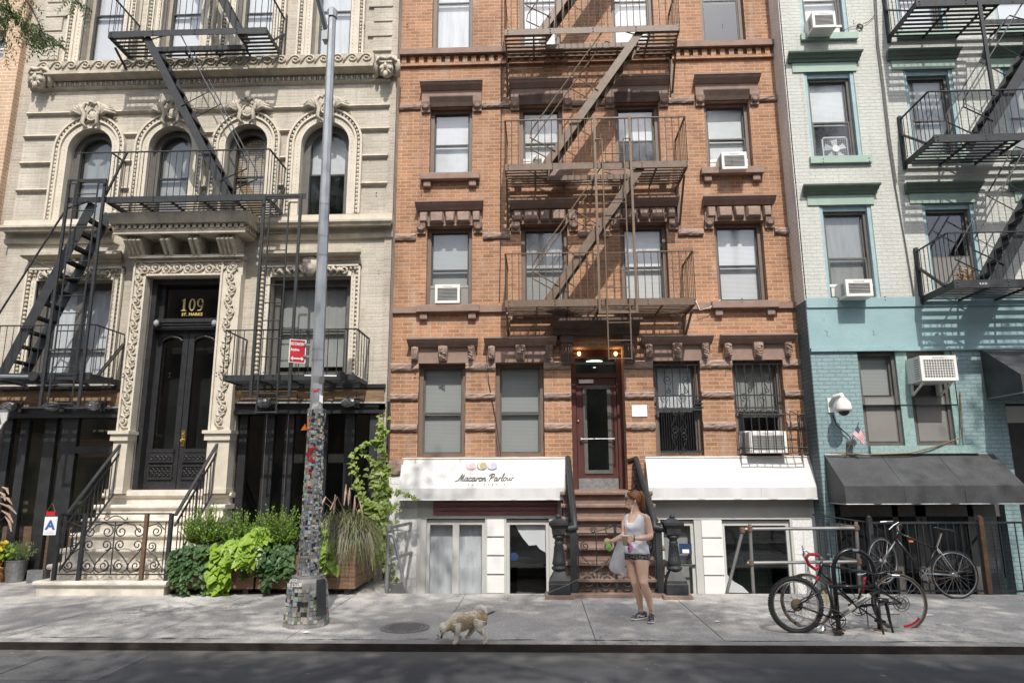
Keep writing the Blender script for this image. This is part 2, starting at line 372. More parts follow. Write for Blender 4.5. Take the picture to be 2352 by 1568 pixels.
# ------------------------------------------------------------------ building helpers
def wall(parent, mat, x0, x1, z0, z1, Y, holes, rev=.22, name='wall', back=3.5, side=True, label=None):
    b = MB(); xs = sorted({x0, x1, *[h[0] for h in holes], *[h[2] for h in holes]}); zs = sorted({z0, z1, *[h[1] for h in holes], *[h[3] for h in holes]})
    xs = [x for x in xs if x0 <= x <= x1]; zs = [z for z in zs if z0 <= z <= z1]
    for i in range(len(xs)-1):
        for j in range(len(zs)-1):
            cx, cz = (xs[i]+xs[i+1])/2, (zs[j]+zs[j+1])/2
            if any(h[0] < cx < h[2] and h[1] < cz < h[3] for h in holes): continue
            b.face((xs[i],Y,zs[j]),(xs[i+1],Y,zs[j]),(xs[i+1],Y,zs[j+1]),(xs[i],Y,zs[j+1]))
    for a, c, d, e in holes:
        r = Y+rev
        b.face((a,Y,c),(a,r,c),(a,r,e),(a,Y,e)); b.face((d,Y,c),(d,r,c),(d,r,e),(d,Y,e))
        b.face((a,Y,e),(a,r,e),(d,r,e),(d,Y,e)); b.face((a,Y,c),(a,r,c),(d,r,c),(d,Y,c))
    if side:
        q = Y+back
        b.face((x0,Y,z0),(x0,q,z0),(x0,q,z1),(x0,Y,z1)); b.face((x1,Y,z0),(x1,q,z0),(x1,q,z1),(x1,Y,z1))
        b.face((x0,Y,z1),(x1,Y,z1),(x1,q,z1),(x0,q,z1)); b.face((x0,q,z0),(x1,q,z0),(x1,q,z1),(x0,q,z1))
    return b.build(name, mat, parent, label=label)
def pane(b, x0, z0, x1, z1, y): b.face((x0,y,z0),(x1,y,z0),(x1,y,z1),(x0,y,z1))
def window(parent, h, Y, fm, rail=.5, blind=None, bl=1.0, rec=.14, fw_=.06, glass='glass', sm=None, low=None, name='window', label=None, screen=None):
    x0, z0, x1, z1 = h; y = Y+rec; sm = sm or fm
    b = MB(); f = fw_
    b.box(x0-.02,y,z0-.02,x0+f,y+.09,z1+.02); b.box(x1-f,y,z0-.02,x1+.02,y+.09,z1+.02); b.box(x0+f,y,z1-f,x1-f,y+.09,z1+.02); b.box(x0+f,y,z0-.02,x1-f,y+.09,z0+f*.8)
    w = b.build(name, fm, parent, label=label)
    a, c, d, e = x0+f, z0+f*.8, x1-f, z1-f; zr = c+(e-c)*rail; s = .032
    b = MB()
    for (p, q, yy) in ((zr-.02, e, y+.055), (c, zr+.02, y+.022)):
        b.box(a,yy,p,a+s,yy+.03,q); b.box(d-s,yy,p,d,yy+.03,q); b.box(a+s,yy,q-s,d-s,yy+.03,q); b.box(a+s,yy,p,d-s,yy+.03,p+s*1.1)
    b.build('sash', sm, w)
    b = MB(); pane(b, a+s-.004, zr, d-s+.004, e-s+.004, y+.068); pane(b, a+s-.004, c+s-.004, d-s+.004, zr-.005, y+.035)
    b.build('pane', M[glass], w)
    if blind:
        b = MB(); zb = e-(e-c)*bl; b.box(a,y+.12,zb,d,y+.13,e+.02)
        b.build('curtain' if 'curtain' in blind else ('blind' if 'blind' in blind else 'shade'), M[blind], w)
    if low:
        b = MB(); b.box(a,y+.14,c,d,y+.15,zr); b.build('shade' if 'curtain' not in low else 'curtain', M[low], w)
    if screen:
        b = MB(); b.box(a+s,y+.012,c+s,d-s,y+.016,zr-.01 if screen == 'low' else e-s); b.build('insect_screen', M['screen'], w)
    return w
# ================================================================== setting
def concrete(name, c, gum=.5, fine=.22):
    mt, t, b, L = base(name)
    col = ramp(t, noise(t, .8, detail=6, rough=.65), ((.3, mul(c, .74)), (.7, mul(c, 1.18))))
    col = mixc(t, 1.0, col, ramp(t, noise(t, 32, (1,1,1), 4, .7), ((.3, 1-fine), (.7, 1+fine))), 'MULTIPLY')
    f = ramp(t, noise(t, 1.3, (.6,1,1), 5), ((.6, 0.0), (.78, .22))); col = mixc(t, f, col, (.42,.33,.30))
    vo = nd(t, 'ShaderNodeTexVoronoi'); vo.inputs['Scale'].default_value = 3.4; t.links.new(coord(t), vo.inputs['Vector'])
    g = ramp(t, vo.outputs['Distance'], ((.055, gum), (.085, 0.0))); col = mixc(t, g, col, mul(c, .32))
    f2 = ramp(t, noise(t, 4, detail=8, rough=.75), ((.62, 0.0), (.72, .35))); col = mixc(t, f2, col, mul(c, .6))
    cr = mathn(t, 'ABSOLUTE', mathn(t, 'SUBTRACT', noise(t, .9, detail=9, rough=.62), .5)); f3 = mathn(t, 'MULTIPLY', ramp(t, cr, ((.003, .8), (.006, 0.0))), ramp(t, noise(t, .35, detail=2), ((.54, 0.0), (.58, 1.0)))); col = mixc(t, f3, col, mul(c, .2))
    L(col, b.inputs['Base Color']); b.inputs['Roughness'].default_value = .85
    bump(t, b, noise(t, 70, detail=3), .35, .006); return mt
def asphalt():
    mt, t, b, L = base('asphalt')
    col = ramp(t, noise(t, .7, (.5,1.6,1), 5), ((.3, (.042,.044,.049)), (.7, (.068,.070,.075))))
    col = mixc(t, 1.0, col, ramp(t, noise(t, 90, detail=3, rough=.8), ((.25, .55), (.75, 1.5))), 'MULTIPLY')
    sx = nd(t, 'ShaderNodeSeparateXYZ'); tc = nd(t, 'ShaderNodeTexCoord'); L(tc.outputs['Object'], sx.inputs[0])
    e = mathn(t, 'ADD', sx.outputs[1], mathn(t, 'MULTIPLY', mathn(t, 'SUBTRACT', noise(t, 2.2), .5), .5))
    mr = nd(t, 'ShaderNodeMapRange'); mr.inputs[1].default_value = 7.35; mr.inputs[2].default_value = 7.95; L(e, mr.inputs[0])
    col = mixc(t, mathn(t, 'MULTIPLY', mr.outputs[0], .75), col, (.15,.145,.13))       # grit drifted against the kerb
    f = ramp(t, noise(t, 9, detail=2), ((.735, 0.0), (.75, .5))); col = mixc(t, f, col, (.35,.35,.34)); f = ramp(t, noise(t, .5, (.35,2,1), 6, .7), ((.56, 0.0), (.75, .2))); col = mixc(t, f, col, (.13,.13,.135))
    L(col, b.inputs['Base Color']); b.inputs['Roughness'].default_value = .8
    bump(t, b, noise(t, 130, detail=3, rough=.7), .7, .01); return mt
M['concrete'] = concrete('concrete', (.425,.41,.385), .6, .34)
M['kerb_concrete'] = concrete('kerb_concrete', (.31,.30,.285), .2, .3)
M['road_concrete'] = concrete('road_concrete', (.10,.102,.106), .2, .3)
M['asphalt'] = asphalt()
M['kerb_steel'] = plain('kerb_steel', (.03,.025,.022), .55, .3, var=.4, scale=6, sc=(1,1,3), c2=(.055,.042,.036), bmp=.3, bsc=30)
KY = 8.0; RZ = -.075
struct('ground', MB().box(-150,-150,-1.3,150,150,-1.2), M['void'])
struct('road', MB().box(-60,-40,-.9,60,KY-.02,RZ), M['asphalt'])
struct('kerb', MB().box(-60,KY-.02,-.9,60,KY,.004), M['kerb_steel'])
b = MB(); b.box(-60,KY,-.9,60,8.2,0)
struct('kerb_edge', b, M['kerb_concrete'])
# broken seam between kerb edge and slabs
b = MB(); rc_ = random.Random(3); x = -7.0
while x < 7:
    L_ = rc_.uniform(.5,1.8); y = 8.215; pw = 0; n_ = int(L_/.07)
    if rc_.random() < .72:
        p_ = []
        for i in range(n_+1): y += rc_.uniform(-.012,.012); y = min(8.26, max(8.19, y)); w2 = rc_.uniform(.003,.016)*sin(pi*(i+.3)/(n_+.6)); p_.append((x+L_*i/n_, y-w2, y+w2))
        for a_, c_ in zip(p_, p_[1:]): b.face((a_[0],a_[1],.005),(c_[0],c_[1],.005),(c_[0],c_[2],.005),(a_[0],a_[2],.005))
    x += L_*rc_.uniform(.9,1.3)
struct('sidewalk_crack', b, M['void'])
# sidewalk: separate slabs with open joints
xj = [-14,-11.4,-9,-6.22,-4.6,-2.9,-1.17,.62,2.05,5.05,7.4,10,14]
b = MB(); g = .0045
for i in range(len(xj)-1):
    a, c = xj[i]+g, xj[i+1]-g
    ys = [8.2, 9.68, 11.4] if xj[i] < -2.95 else [8.2, 11.4]
    for j in range(len(ys)-1):
        b.box(a, ys[j]+g, -.3, c, ys[j+1]-(g if j+2 < len(ys) else 0), random.uniform(-.003,.003))
struct('sidewalk', b, M['concrete'])
struct('sidewalk_bed', MB().box(-14,8.2,-.9,14,11.38,-.03), M['void'])
# forecourt beside the left house and sunken areaways
struct('forecourt', MB().box(-14,11.4,-.5,-2.45,13.0,.0), M['concrete'])
struct('areaway_floor', MB().box(-2.45,11.4,-1.0,12,13.6,-.85), M['kerb_concrete'])
b = MB(); b.box(-2.45,11.38,-1,12,11.40,-.002); struct('areaway_wall', b, M['kerb_concrete'])
b = MB()
for (a, c) in ((-7.9,-6.45),(-6.42,-5.3),(-5.27,-4.2)): b.box(a, 6.83, RZ-.05, c, 7.70, RZ+.004)
struct('road_patch', b, M['road_concrete'])
# manhole cover in the pavement
mc = thing('manhole_cover', (-1.65,8.83,.004), 'round iron manhole cover set in the pavement between the lamp post and the dog', 'manhole cover')
b = MB().lathe((-1.65,8.83,0), ((.30,0),(.30,.008),(.24,.010),(.24,.004),(.235,.003),(.0,.003)), 32); b.build('frame', M['conc_post'], mc)
b = MB().lathe((-1.65,8.83,0), ((.232,.002),(.232,.010),(.0,.010)), 32)
for i in range(-6, 7):
    for j in range(-6, 7):
        if i*i+j*j < 36: b.box(-1.65+i*.034-.010, 8.83+j*.034-.010, .009, -1.65+i*.034+.010, 8.83+j*.034+.010, .015)
b.build('lid', M['rust_pipe'], mc)

# ================================================================== far left brick block
YN = 12.62
tb = thing('apartment_building', (-12,YN,0), 'tan brick apartment building at the far left edge, mostly out of view', 'building')
h = [rc(-60,70,11,135,YN), rc(-60,-80,9,-20,YN)]
wall(tb, M['tan_brick'], -16, -10.86, 0, 14, YN, h)
for q in h: window(tb, q, YN, M['white_metal'], .5, 'blind_white')
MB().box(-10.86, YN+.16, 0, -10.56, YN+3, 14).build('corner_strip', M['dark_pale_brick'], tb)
MB().box(-16,YN+1,0,-10.9,YN+1.1,14).build('interior', M['inner'], tb)

# ================================================================== left house (no. 109)
YL = 12.7
LX0, LX1 = -10.56, -2.82
hb = thing('row_house', ((LX0+LX1)/2,YL,0), 'pale stone row house with arched windows and the number 109 over its door', 'house', None)
Zl = lambda px, py, dy=0: at(px, py, YL+dy).z
top = [rc(200,-150,292,151,YL), rc(379,-150,468,146,YL), rc(549,-150,631,141,YL), rc(722,-150,810,134,YL)]
arch = [rc(151,297,254,506,YL), rc(338,292,438,500,YL), rc(515,287,612,497,YL), rc(690,281,801,494,YL)]
low = [rc(72,645,250,868,YL), rc(615,636,803,866,YL)]
door = rc(323,639,497,1126,YL)
zst = Zl(240, 890)                         # top of the storefront zone
sfl = (LX0+.02, .02, -7.95, Zl(150,932)); sfr = (-5.66, .02, -2.95, Zl(700,922))
wall(hb, M['pale_brick'], LX0, LX1, 0, 13.5, YL, top+arch+low+[door,sfl,sfr], rev=.3)
MB().box(LX0+.1,YL+1.6,0,LX1-.1,YL+1.7,13).build('interior', M['inner'], hb)
# windows
TB = [('blind_white',1.0),('shade_white',1.0),('shade_white',1.0),('curtain',1.0)]
for q, (bl, f) in zip(top, TB):
    window(hb, q, YL, M['taupe_frame'], .42, bl, f, rec=.2, fw_=.07, glass='glass_sky', sm=M['dark_frame'])
ztop = top[0][1]
for (x0,z0,x1,z1) in top:
    b = MB(); b2 = MB()
    for s in (-1, 1):
        xe = x0 if s < 0 else x1
        b.box(xe, YL-.05, z0, xe+s*.13, YL+.02, z1); b.box(xe+s*.13, YL-.08, z0, xe+s*.19, YL+.02, z1); b.box(xe+s*.26, YL-.10, z0, xe+s*.30, YL+.02, z1)
        z = z0
        while z < z1: b2.ball((xe+s*.225, YL-.07, z+.04), .034, 6, (1,1,1.15)); b2.ball((xe+s*.06, YL-.055, z+.04), .010, 4); z += .085
        b.box(xe+s*.19, YL-.04, z0, xe+s*.26, YL+.02, z1)
    b2.build('bead_moulding', M['carved_stone'], b.build('surround_trim', M['cream'], hb))
AB = [('curtain_grey',1),('shade_grey',1),('blind_wood',1),('blind_white',.5)]
for i, (x0,z0,x1,z1) in enumerate(arch):
    R_ = (x1-x0)/2; xc = (x0+x1)/2; zs = z1-R_; n = 20
    sp = MB()
    for s in (-1, 1):
        poly = [(xc+s*R_*cos(pi/2*k/n), zs+R_*sin(pi/2*k/n)) for k in range(n+1)] + [(xc+s*R_, z1+.01)]
        for k in range(n):              # spandrel in slim wedges
            p, q = poly[k], poly[k+1]
            sp.prism([p, (xc+s*R_, p[1]), (xc+s*R_, q[1]), q], YL+.002, YL+.30)
    sp.build('spandrel', M['pale_brick'], hb)
    w = window(hb, (x0,z0,x1,z1), YL, M['grey_frame'], .48, AB[i][0], AB[i][1], rec=.22, fw_=.10, glass='glass_sky' if i > 1 else 'glass', sm=M['dark_frame'])
    def ring(r0_, r1_, y0, y1, mat, nm, z_0=z0):
        m_ = MB(); rr = []
        pts = [(1, z_0)] + [(None, a) for a in [pi*k/28 for k in range(29)]] + [(-1, z_0)]
        for a_, v in pts:
            if a_ is None: i_, o_ = (xc+r0_*cos(v), zs+r0_*sin(v)), (xc+r1_*cos(v), zs+r1_*sin(v))
            else: i_, o_ = (xc+a_*r0_, v), (xc+a_*r1_, v)
            rr.append([(i_[0],y1,i_[1]), (i_[0],y0,i_[1]), (o_[0],y0,o_[1]), (o_[0],y1,o_[1])])
        m_.loft(rr); return m_.build(nm, mat, w)
    ring(R_-.13, R_-.0, YL+.17, YL+.24, M['grey_frame'], 'arch_frame', z0)
    ring(R_-.004, R_+.13, YL-.05, YL+.1, M['cream'], 'surround'); ring(R_+.13, R_+.17, YL-.09, YL+.02, M['cream'], 'moulding')
    ring(R_+.235, R_+.275, YL-.10, YL+.02, M['cream'], 'moulding'); ring(R_+.17, R_+.235, YL-.03, YL+.02, M['carved_stone'], 'band')
    m_ = MB(); r2 = R_+.203; z = z0+.05
    while z < zs:
        for s in (-1, 1): m_.ball((xc+s*r2, YL-.055, z), .034, 6, (1,1,1.25)); m_.ball((xc+s*(R_+.06), YL-.052, z), .010, 4)
        z += .085
    k = int(pi*r2/.085)
    for j in range(k+1):
        a = pi*j/k; m_.ball((xc+r2*cos(a), YL-.055, zs+r2*sin(a)), .034, 6); m_.ball((xc+(R_+.06)*cos(a), YL-.052, zs+(R_+.06)*sin(a)), .010, 4)
    m_.build('bead_moulding', M['cream'], w)
    # cartouche over the arch
    m_ = MB(); zc = z1+.26
    m_.ball((xc, YL-.06, zc), .13, 12, (.72,.55,1.15)); m_.torus((xc,YL-.10,zc), .12, .024, 18, 6)
    for s in (-1, 1):
        m_.tube([(xc+s*.06,YL-.12,zc-.30),(xc+s*.16,YL-.15,zc-.2),(xc+s*.13,YL-.15,zc-.02),(xc+s*.20,YL-.15,zc+.13),(xc+s*.13,YL-.15,zc+.24),(xc+s*.06,YL-.15,zc+.2)], [.02,.04,.045,.045,.04,.03], 6)
        for k_ in range(4):
            a = .15+.35*k_
            m_.tube([(xc+s*.17,YL-.10,zc-.02), (xc+s*(.17+.16*cos(a)),YL-.18,zc+.02+.16*sin(a)), (xc+s*(.17+.33*cos(a*.8)),YL-.09,zc+.0+.24*sin(a*.8))], [.03,.05,.012], 6)
    m_.tube([(xc,YL-.13,zc+.16),(xc+.05,YL-.17,zc+.24),(xc-.03,YL-.17,zc+.27),(xc-.04,YL-.15,zc+.22)], [.05,.04,.035,.02], 6)
    m_.build('cartouche', M['carved_stone'], w, smooth=True)
# string courses
b = MB()
zz = [at(896, y, YL).z for y in (188,246,299,361,424)]
for j, z in enumerate(zz):
    spans = [(LX0+.02, LX1-.12)]
    for (x0,z0,x1,z1) in arch:
        R_ = (x1-x0)/2+.27; xc = (x0+x1)/2; zs = z1-(x1-x0)/2
        if z > zs+R_: continue
        hw = R_ if z < zs else math.sqrt(max(0, R_*R_-(z-zs)**2))
        if abs(z-(zs+R_)) < .5 and j == 1: hw = .42
        ns = []
        for a, c in spans:
            if xc-hw > a and xc+hw < c: ns += [(a, xc-hw), (xc+hw, c)]
            else: ns.append((a, c))
        spans = ns
    for a, c in spans: b.prof([(YL+.02,z-.035),(YL-.035,z-.02),(YL-.07,z+.012),(YL-.05,z+.05),(YL+.02,z+.06)], a, c)
b.build('string_moulding', M['stone_grime'], hb)
# quoins on the top storey
b = MB()
q0 = at(880, 129, YL).z
for s in (-1, 1):
    for j in range(9):
        z = q0+.1+j*.345; w_ = (.40, .52)[j % 2]
        xe = LX1-.12 if s > 0 else LX0+.10
        MB().box(xe, YL-.045, z, xe-s*w_, YL+.02, z+.30).build('quoin', M['pale_brick'], hb)
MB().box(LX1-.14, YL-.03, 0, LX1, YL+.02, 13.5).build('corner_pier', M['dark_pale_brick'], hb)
# carved ledge with running scrolls and egg mouldings
zl = at(480, 166, YL-.18).z; ze = at(480, 185, YL).z; xa, xb = LX0+.22, LX1-.45
b = MB(); b.prof([(YL+.02,zl+.06),(YL-.20,zl+.10),(YL-.21,zl+.32),(YL+.02,zl+.36)], xa, xb)
b.prof([(YL+.02,zl-.06),(YL-.10,zl-.06),(YL-.26,zl+.0),(YL-.26,zl+.06),(YL+.02,zl+.08)], xa, xb)
lg = b.build('ledge', M['stone_grime'], hb)
b = MB(); n = 24; st = (xb-xa)/n
for i in range(n):
    xc = xa+st*(i+.5); p = []
    for k in range(15):
        a = -2.6+k*.62; r = .115*(1-k/17)
        p.append((xc+r*cos(-a), YL-.215, zl+.215+r*sin(-a)*.85))
    p = [(xc-st*.62, YL-.215, zl+.13)] + p
    b.tube(p, .019, 5)
b.build('scroll_frieze', M['carved_stone'], lg, smooth=True)
b = MB(); x = xa
while x < xb: b.ball((x, YL-.06, zl-.13), .05, 7, (.8,.8,1.2)); b.box(x+.048, YL-.075, zl-.19, x+.062, YL, zl-.07); x += .11
b.box(xa, YL-.03, zl-.21, xb, YL+.01, zl-.06)
b.build('egg_moulding', M['carved_stone'], lg)
for px, py in ((90,180),(888,155)):                                   # bearded masks at both ends
    c = at(px, py, YL-.2); m_ = MB(); X, Z = c.x, c.z
    m_.ball((X,YL-.18,Z-.02), .17, 14, (.85,.9,1.15)); m_.ball((X,YL-.33,Z-.05), .04, 8, (.8,1,1.5)); m_.ball((X,YL-.29,Z-.20), .055, 8, (1,.8,1.4))
    for s in (-1, 1):
        m_.tube([(X+s*.02,YL-.33,Z+.03),(X+s*.12,YL-.28,Z+.07)], .026, 6); m_.ball((X+s*.085,YL-.28,Z-.07), .05, 8)
        m_.tube([(X+s*.05,YL-.30,Z-.12),(X+s*.10,YL-.26,Z-.18)], .022, 6)
        m_.tube([(X+s*.02,YL-.2,Z+.2),(X+s*.15,YL-.22,Z+.19),(X+s*.21,YL-.18,Z+.05),(X+s*.21,YL-.15,Z-.18)], [.05,.06,.055,.035], 6)
        m_.tube([(X+s*.0,YL-.3,Z+.12),(X+s*.10,YL-.30,Z+.17),(X+s*.2,YL-.22,Z+.1)], .035, 6)
    m_.box(X-.24,YL-.14,Z-.1,X+.24,YL+.02,Z+.22)
    m_.build('mask', M['carved_stone'], hb, smooth=True)
# main lower cornice
z0 = at(880, 493, YL-.25).z; z1 = at(890, 549, YL).z
xd0 = at(255, 560, YL).x; xd1 = at(606, 560, YL).x
P = [(YL+.02,z1),(YL-.06,z1+.02),(YL-.08,z1+.10),(YL-.05,z1+.12),(YL-.06,z1+.22),(YL-.14,z1+.25),(YL-.15,z1+.30),(YL-.12,z1+.31),(YL-.22,z0-.20),(YL-.24,z0-.16),(YL-.25,z0-.14),(YL-.27,z0-.13),(YL-.27,z0-.09),(YL+.02,z0-.07)]
for a, c in ((LX0-.05, xd0+.05), (xd1-.05, LX1+.02)):
    MB().prof(P, a, c).build('cornice', M['stone_grime'], hb); MB().box(a, YL-.14, z0-.07, c, YL+.02, z0+.07).build('sill_course', M['cream'], hb)
# cornices over the ground windows and their carved surrounds
for (a, c, y0_, y1_, fr, hl) in ((62,290,578,607,rc(50,617,275,868,YL), low[0]), (600,835,574,600,rc(590,611,825,866,YL), low[1])):
    xa_, xb_ = at(a, y1_, YL).x, at(c, y1_, YL).x; zt, zb = at((a+c)/2, y0_, YL-.2).z, at((a+c)/2, y1_, YL).z
    b = MB(); b.prof([(YL+.02,zb),(YL-.05,zb+.02),(YL-.07,zb+.08),(YL-.16,zt-.10),(YL-.22,zt-.06),(YL-.22,zt),(YL+.02,zt+.03)], xa_+.1, xb_-.1, .45, .45)
    cn = b.build('window_cornice', M['stone_grime'], hb)
    x0,q0_,x1,q1 = hl; X0,_,X1,Q1 = fr; b = MB()
    for s, xi, xo in ((-1,x0,X0),(1,x1,X1)):
        b.box(xi, YL-.04, q0_, xi+(xo-xi)*.5, YL+.05, q1); b.box(xi+(xo-xi)*.5, YL-.02, q0_, xo, YL+.02, q1); b.box(xo-s*.035, YL-.08, q0_, xo, YL+.02, Q1)
    b.box(x0, YL-.04, q1, x1, YL+.05, q1+.1); b.box(X0, YL-.02, q1+.1, X1, YL+.02, Q1); b.box(X0, YL-.08, Q1-.035, X1, YL+.02, Q1)
    sr = b.build('surround_trim', M['cream'], hb)
    b = MB(); z = q0_
    while z < Q1-.06:
        for xi, xo in ((x0,X0),(x1,X1)): b.ball((xi+(xo-xi)*.68, YL-.045, z), .034, 6, (1,1,1.2)); b.ball((xi+(xo-xi)*.25, YL-.045, z), .010, 4)
        z += .085
    x = X0+.1
    while x < X1-.08: b.ball((x, YL-.045, Q1-.075), .034, 6); x += .085
    xc = (x0+x1)/2
    b.prism([(xc+x*.17,q1+.20+z*.2) for x, z in ((0,-1.15),(.55,-.75),(.9,-.1),(.8,.7),(.35,.85),(0,1.15),(-.35,.85),(-.8,.7),(-.9,-.1),(-.55,-.75))], YL-.13, YL-.02); b.ball((xc,YL-.12,q1+.2), .09, 10, (1,.5,1.4))
    for s in (-1, 1):
        for k_ in range(4): b.tube([(xc+s*(.12+.13*k_),YL-.06,q1+.03),(xc+s*(.2+.13*k_),YL-.11,q1+.18-.02*k_),(xc+s*(.28+.13*k_),YL-.08,q1+.08)], [.03,.05,.02], 6)
        b.torus((xc+s*.66,YL-.07,q1+.1), .06, .022, 12, 5)
    b.build('carved_trim', M['carved_stone'], sr, smooth=True)
w = window(hb, low[0], YL, M['grey_frame'], .3, 'curtain', 1, rec=.22, fw_=.09, glass='glass', sm=M['grey_frame'])
x0,q0_,x1,q1 = low[0]; b = MB(); b.box((x0+x1)/2-.07,YL+.2,q0_,(x0+x1)/2+.07,YL+.27,q1); b.box((x0+x1)/2-.62,YL+.2,q0_,(x0+x1)/2-.55,YL+.27,q1); b.build('mullion', M['grey_frame'], w)
window(hb, low[1], YL, M['grey_frame'], .48, 'shade_grey', .92, rec=.22, fw_=.14, glass='glass', sm=M['dark_frame'])
# door case
X0,_,X1,ZT = rc(294,604,547,1126,YL); dx0,dz0,dx1,dz1 = door; YD = YL-.15; zp = at(290, 995, YD).z
b = MB(); b.box(X0,YD,zp,dx0,YL+.02,dz1); b.box(dx1,YD,zp,X1,YL+.02,dz1); b.box(X0,YD,dz1,X1,YL+.02,ZT)
for xa_, xb_ in ((X0,dx0),(dx1,X1)):
    b.box(xa_-.0,YD-.045,zp,xa_+.035,YD,ZT-.03); b.box(xb_-.035,YD-.045,zp,xb_,YD,dz1)
b.box(X0+.035,YD-.045,ZT-.04,X1-.035,YD,ZT); b.box(dx0,YD-.045,dz1,dx1,YD,dz1+.035)
dc = b.build('door_surround', M['cream'], hb)
b = MB()
for xa_, xb_, sg in ((X0,dx0,1),(dx1,X1,-1)):                           # vine scrolls climbing the pilasters
    xc = (xa_+xb_)/2; z = zp+.12; k_ = 0
    while z < dz1+.1:
        s = 1 if k_ % 2 else -1
        b.torus((xc+s*.03,YD-.02,z+.1), .062, .022, 12, 5); b.ball((xc+s*.03,YD-.03,z+.1), .034, 7)
        b.tube([(xc-s*.07,YD-.01,z-.02),(xc+s*.03,YD-.03,z+.0),(xc+s*.09,YD-.02,z+.08),(xc-s*.02,YD-.03,z+.2),(xc-s*.08,YD-.02,z+.25)], [.012,.022,.016,.022,.012], 5)
        b.tube([(xc-s*.03,YD-.01,z+.17),(xc+s*.07,YD-.04,z+.22)], [.012,.03], 5); z += .23; k_ += 1
n = 9
for i in range(n):
    x = X0+.22+(X1-X0-.44)*i/(n-1); s = 1 if i % 2 else -1; zc = (dz1+ZT)/2-.01
    b.torus((x,YD-.02,zc+s*.02), .07, .024, 12, 5); b.ball((x,YD-.035,zc+s*.02), .035, 7)
    b.tube([(x-.12,YD-.01,zc-s*.06),(x-.03,YD-.03,zc-s*.09),(x+.08,YD-.02,zc-s*.02),(x+.13,YD-.02,zc+s*.05)], [.014,.024,.02,.012], 5)
b.build('carved_trim', M['carved_stone'], dc, smooth=True)
b = MB(); zc = at(430, 590, YL-.3).z; b.prof([(YL+.02,ZT-.0),(YD-.02,ZT+.0),(YD-.05,ZT+.06),(YD-.14,zc),(YD-.14,zc+.05),(YL+.02,zc+.06)], X0, X1, .2, .2).build('cap_moulding', M['cream'], dc)
for xa_, xb_ in ((X0-.05,dx0+.02),(dx1-.02,X1+.05)):                    # pedestals
    b = MB(); b.box(xa_,YD-.12,zp-.14,xb_,YL+.02,zp-.02); b.box(xa_-.03,YD-.16,zp-.02,xb_+.03,YL+.02,zp+.04); b.box(xa_+.05,YD-.08,1.62,xb_-.02,YL+.02,zp-.14); b.box(xa_,YD-.12,1.54,xb_+.0,YL+.02,1.62)
    b.build('door_pedestal', M['cream'], dc)
# bracketed hood
YH = 12.05; hx0, hx1 = at(250,512,YH).x, at(568,507,YH).x; z_s = at(400,489,YH).z; z_b = at(400,511,YH).z
zd = at(400,527,YH+.08).z; zf = at(400,542,YH+.15).z; zsf = at(430,540,YH+.2).z; zbr = at(430,588,YL-.12).z
b = MB(); b.prof([(YL+.02,z_s+.12),(YH-.06,z_s),(YH-.06,z_s-.06),(YH,z_b),(YH+.05,z_b),(YH+.06,zd+.10),(YL+.02,zd+.10)], hx0, hx1, .0, .0)
b.box(hx0+.10,YH+.12,zsf,hx1-.10,YL+.02,zd+.1); b.box(hx0+.06,YH+.07,zsf-.005,hx1-.06,YH+.12,zd+.03)
hd = b.build('door_hood', M['stone_grime'], hb)
b = MB(); x = hx0+.1
while x < hx1-.1: b.box(x,YH+.05,zd+.02,x+.07,YH+.075,zd+.098); x += .115
y = YH+.16
while y < YL: b.box(hx1-.085,y,zd+.0,hx1-.06,y+.07,zd+.09); y += .115
b.build('dentil_moulding', M['stone_grime'], hd)
bx = [(at(1180/4,538,YH+.3).x, .34), (at(1505/4,538,YH+.3).x, .21), (at(1760/4,538,YH+.3).x, .21), (at(2020/4,538,YH+.3).x, .34)]
for x, w_ in bx:
    pf = [(YL+.02,zsf),(YH+.22,zsf),(YH+.20,zsf-.12),(YH+.32,zsf-.24),(YH+.46,zsf-.38),(YH+.50,zbr+.02),(YL+.02,zbr)]
    b = MB().prof(pf, x, x+w_)
    k_ = max(2, int(w_/.085))
    for i in range(k_):
        xx = x+w_*(i+.5)/k_
        b.tube([(xx,YH+.23,zsf-.03),(xx,YH+.17,zsf-.10),(xx,YH+.26,zsf-.2),(xx,YH+.40,zsf-.36),(xx,YH+.47,zbr+.04)], [.035,.05,.04,.045,.03], 6)
    b.build('bracket', M['carved_stone'], hd)
# the black double door, its fanlight and number
Yd = YL+.26; zt0 = at(430,760,Yd).z; ztr = at(430,735,Yd).z
dr = MB().box(dx0-.01,Yd-.2,dz0,dx0+.10,Yd+.05,dz1).box(dx1-.10,Yd-.2,dz0,dx1+.01,Yd+.05,dz1).box(dx0+.10,Yd-.2,dz1-.1,dx1-.10,Yd+.05,dz1).box(dx0+.1,Yd-.15,zt0,dx1-.1,Yd+.05,ztr).box(dx0+.1,Yd-.06,ztr,dx0+.2,Yd+.05,dz1-.1).box(dx1-.2,Yd-.06,ztr,dx1-.1,Yd+.05,dz1-.1)
for i in range(3): dr.box(dx0+.1,Yd-.17-.02*i,zt0+.03+.05*i,dx1-.1,Yd-.15,zt0+.06+.05*i)
dr = dr.build('door_frame', M['black_paint'], hb)
b = MB(); pane(b, dx0+.2, ztr, dx1-.2, dz1-.1, Yd); b.build('transom_pane', M['glass_dark'], dr)
MB().box(dx0,Yd+.5,dz0,dx1,Yd+.52,dz1).build('hallway', M['void'], dr)
xm = (dx0+dx1)/2
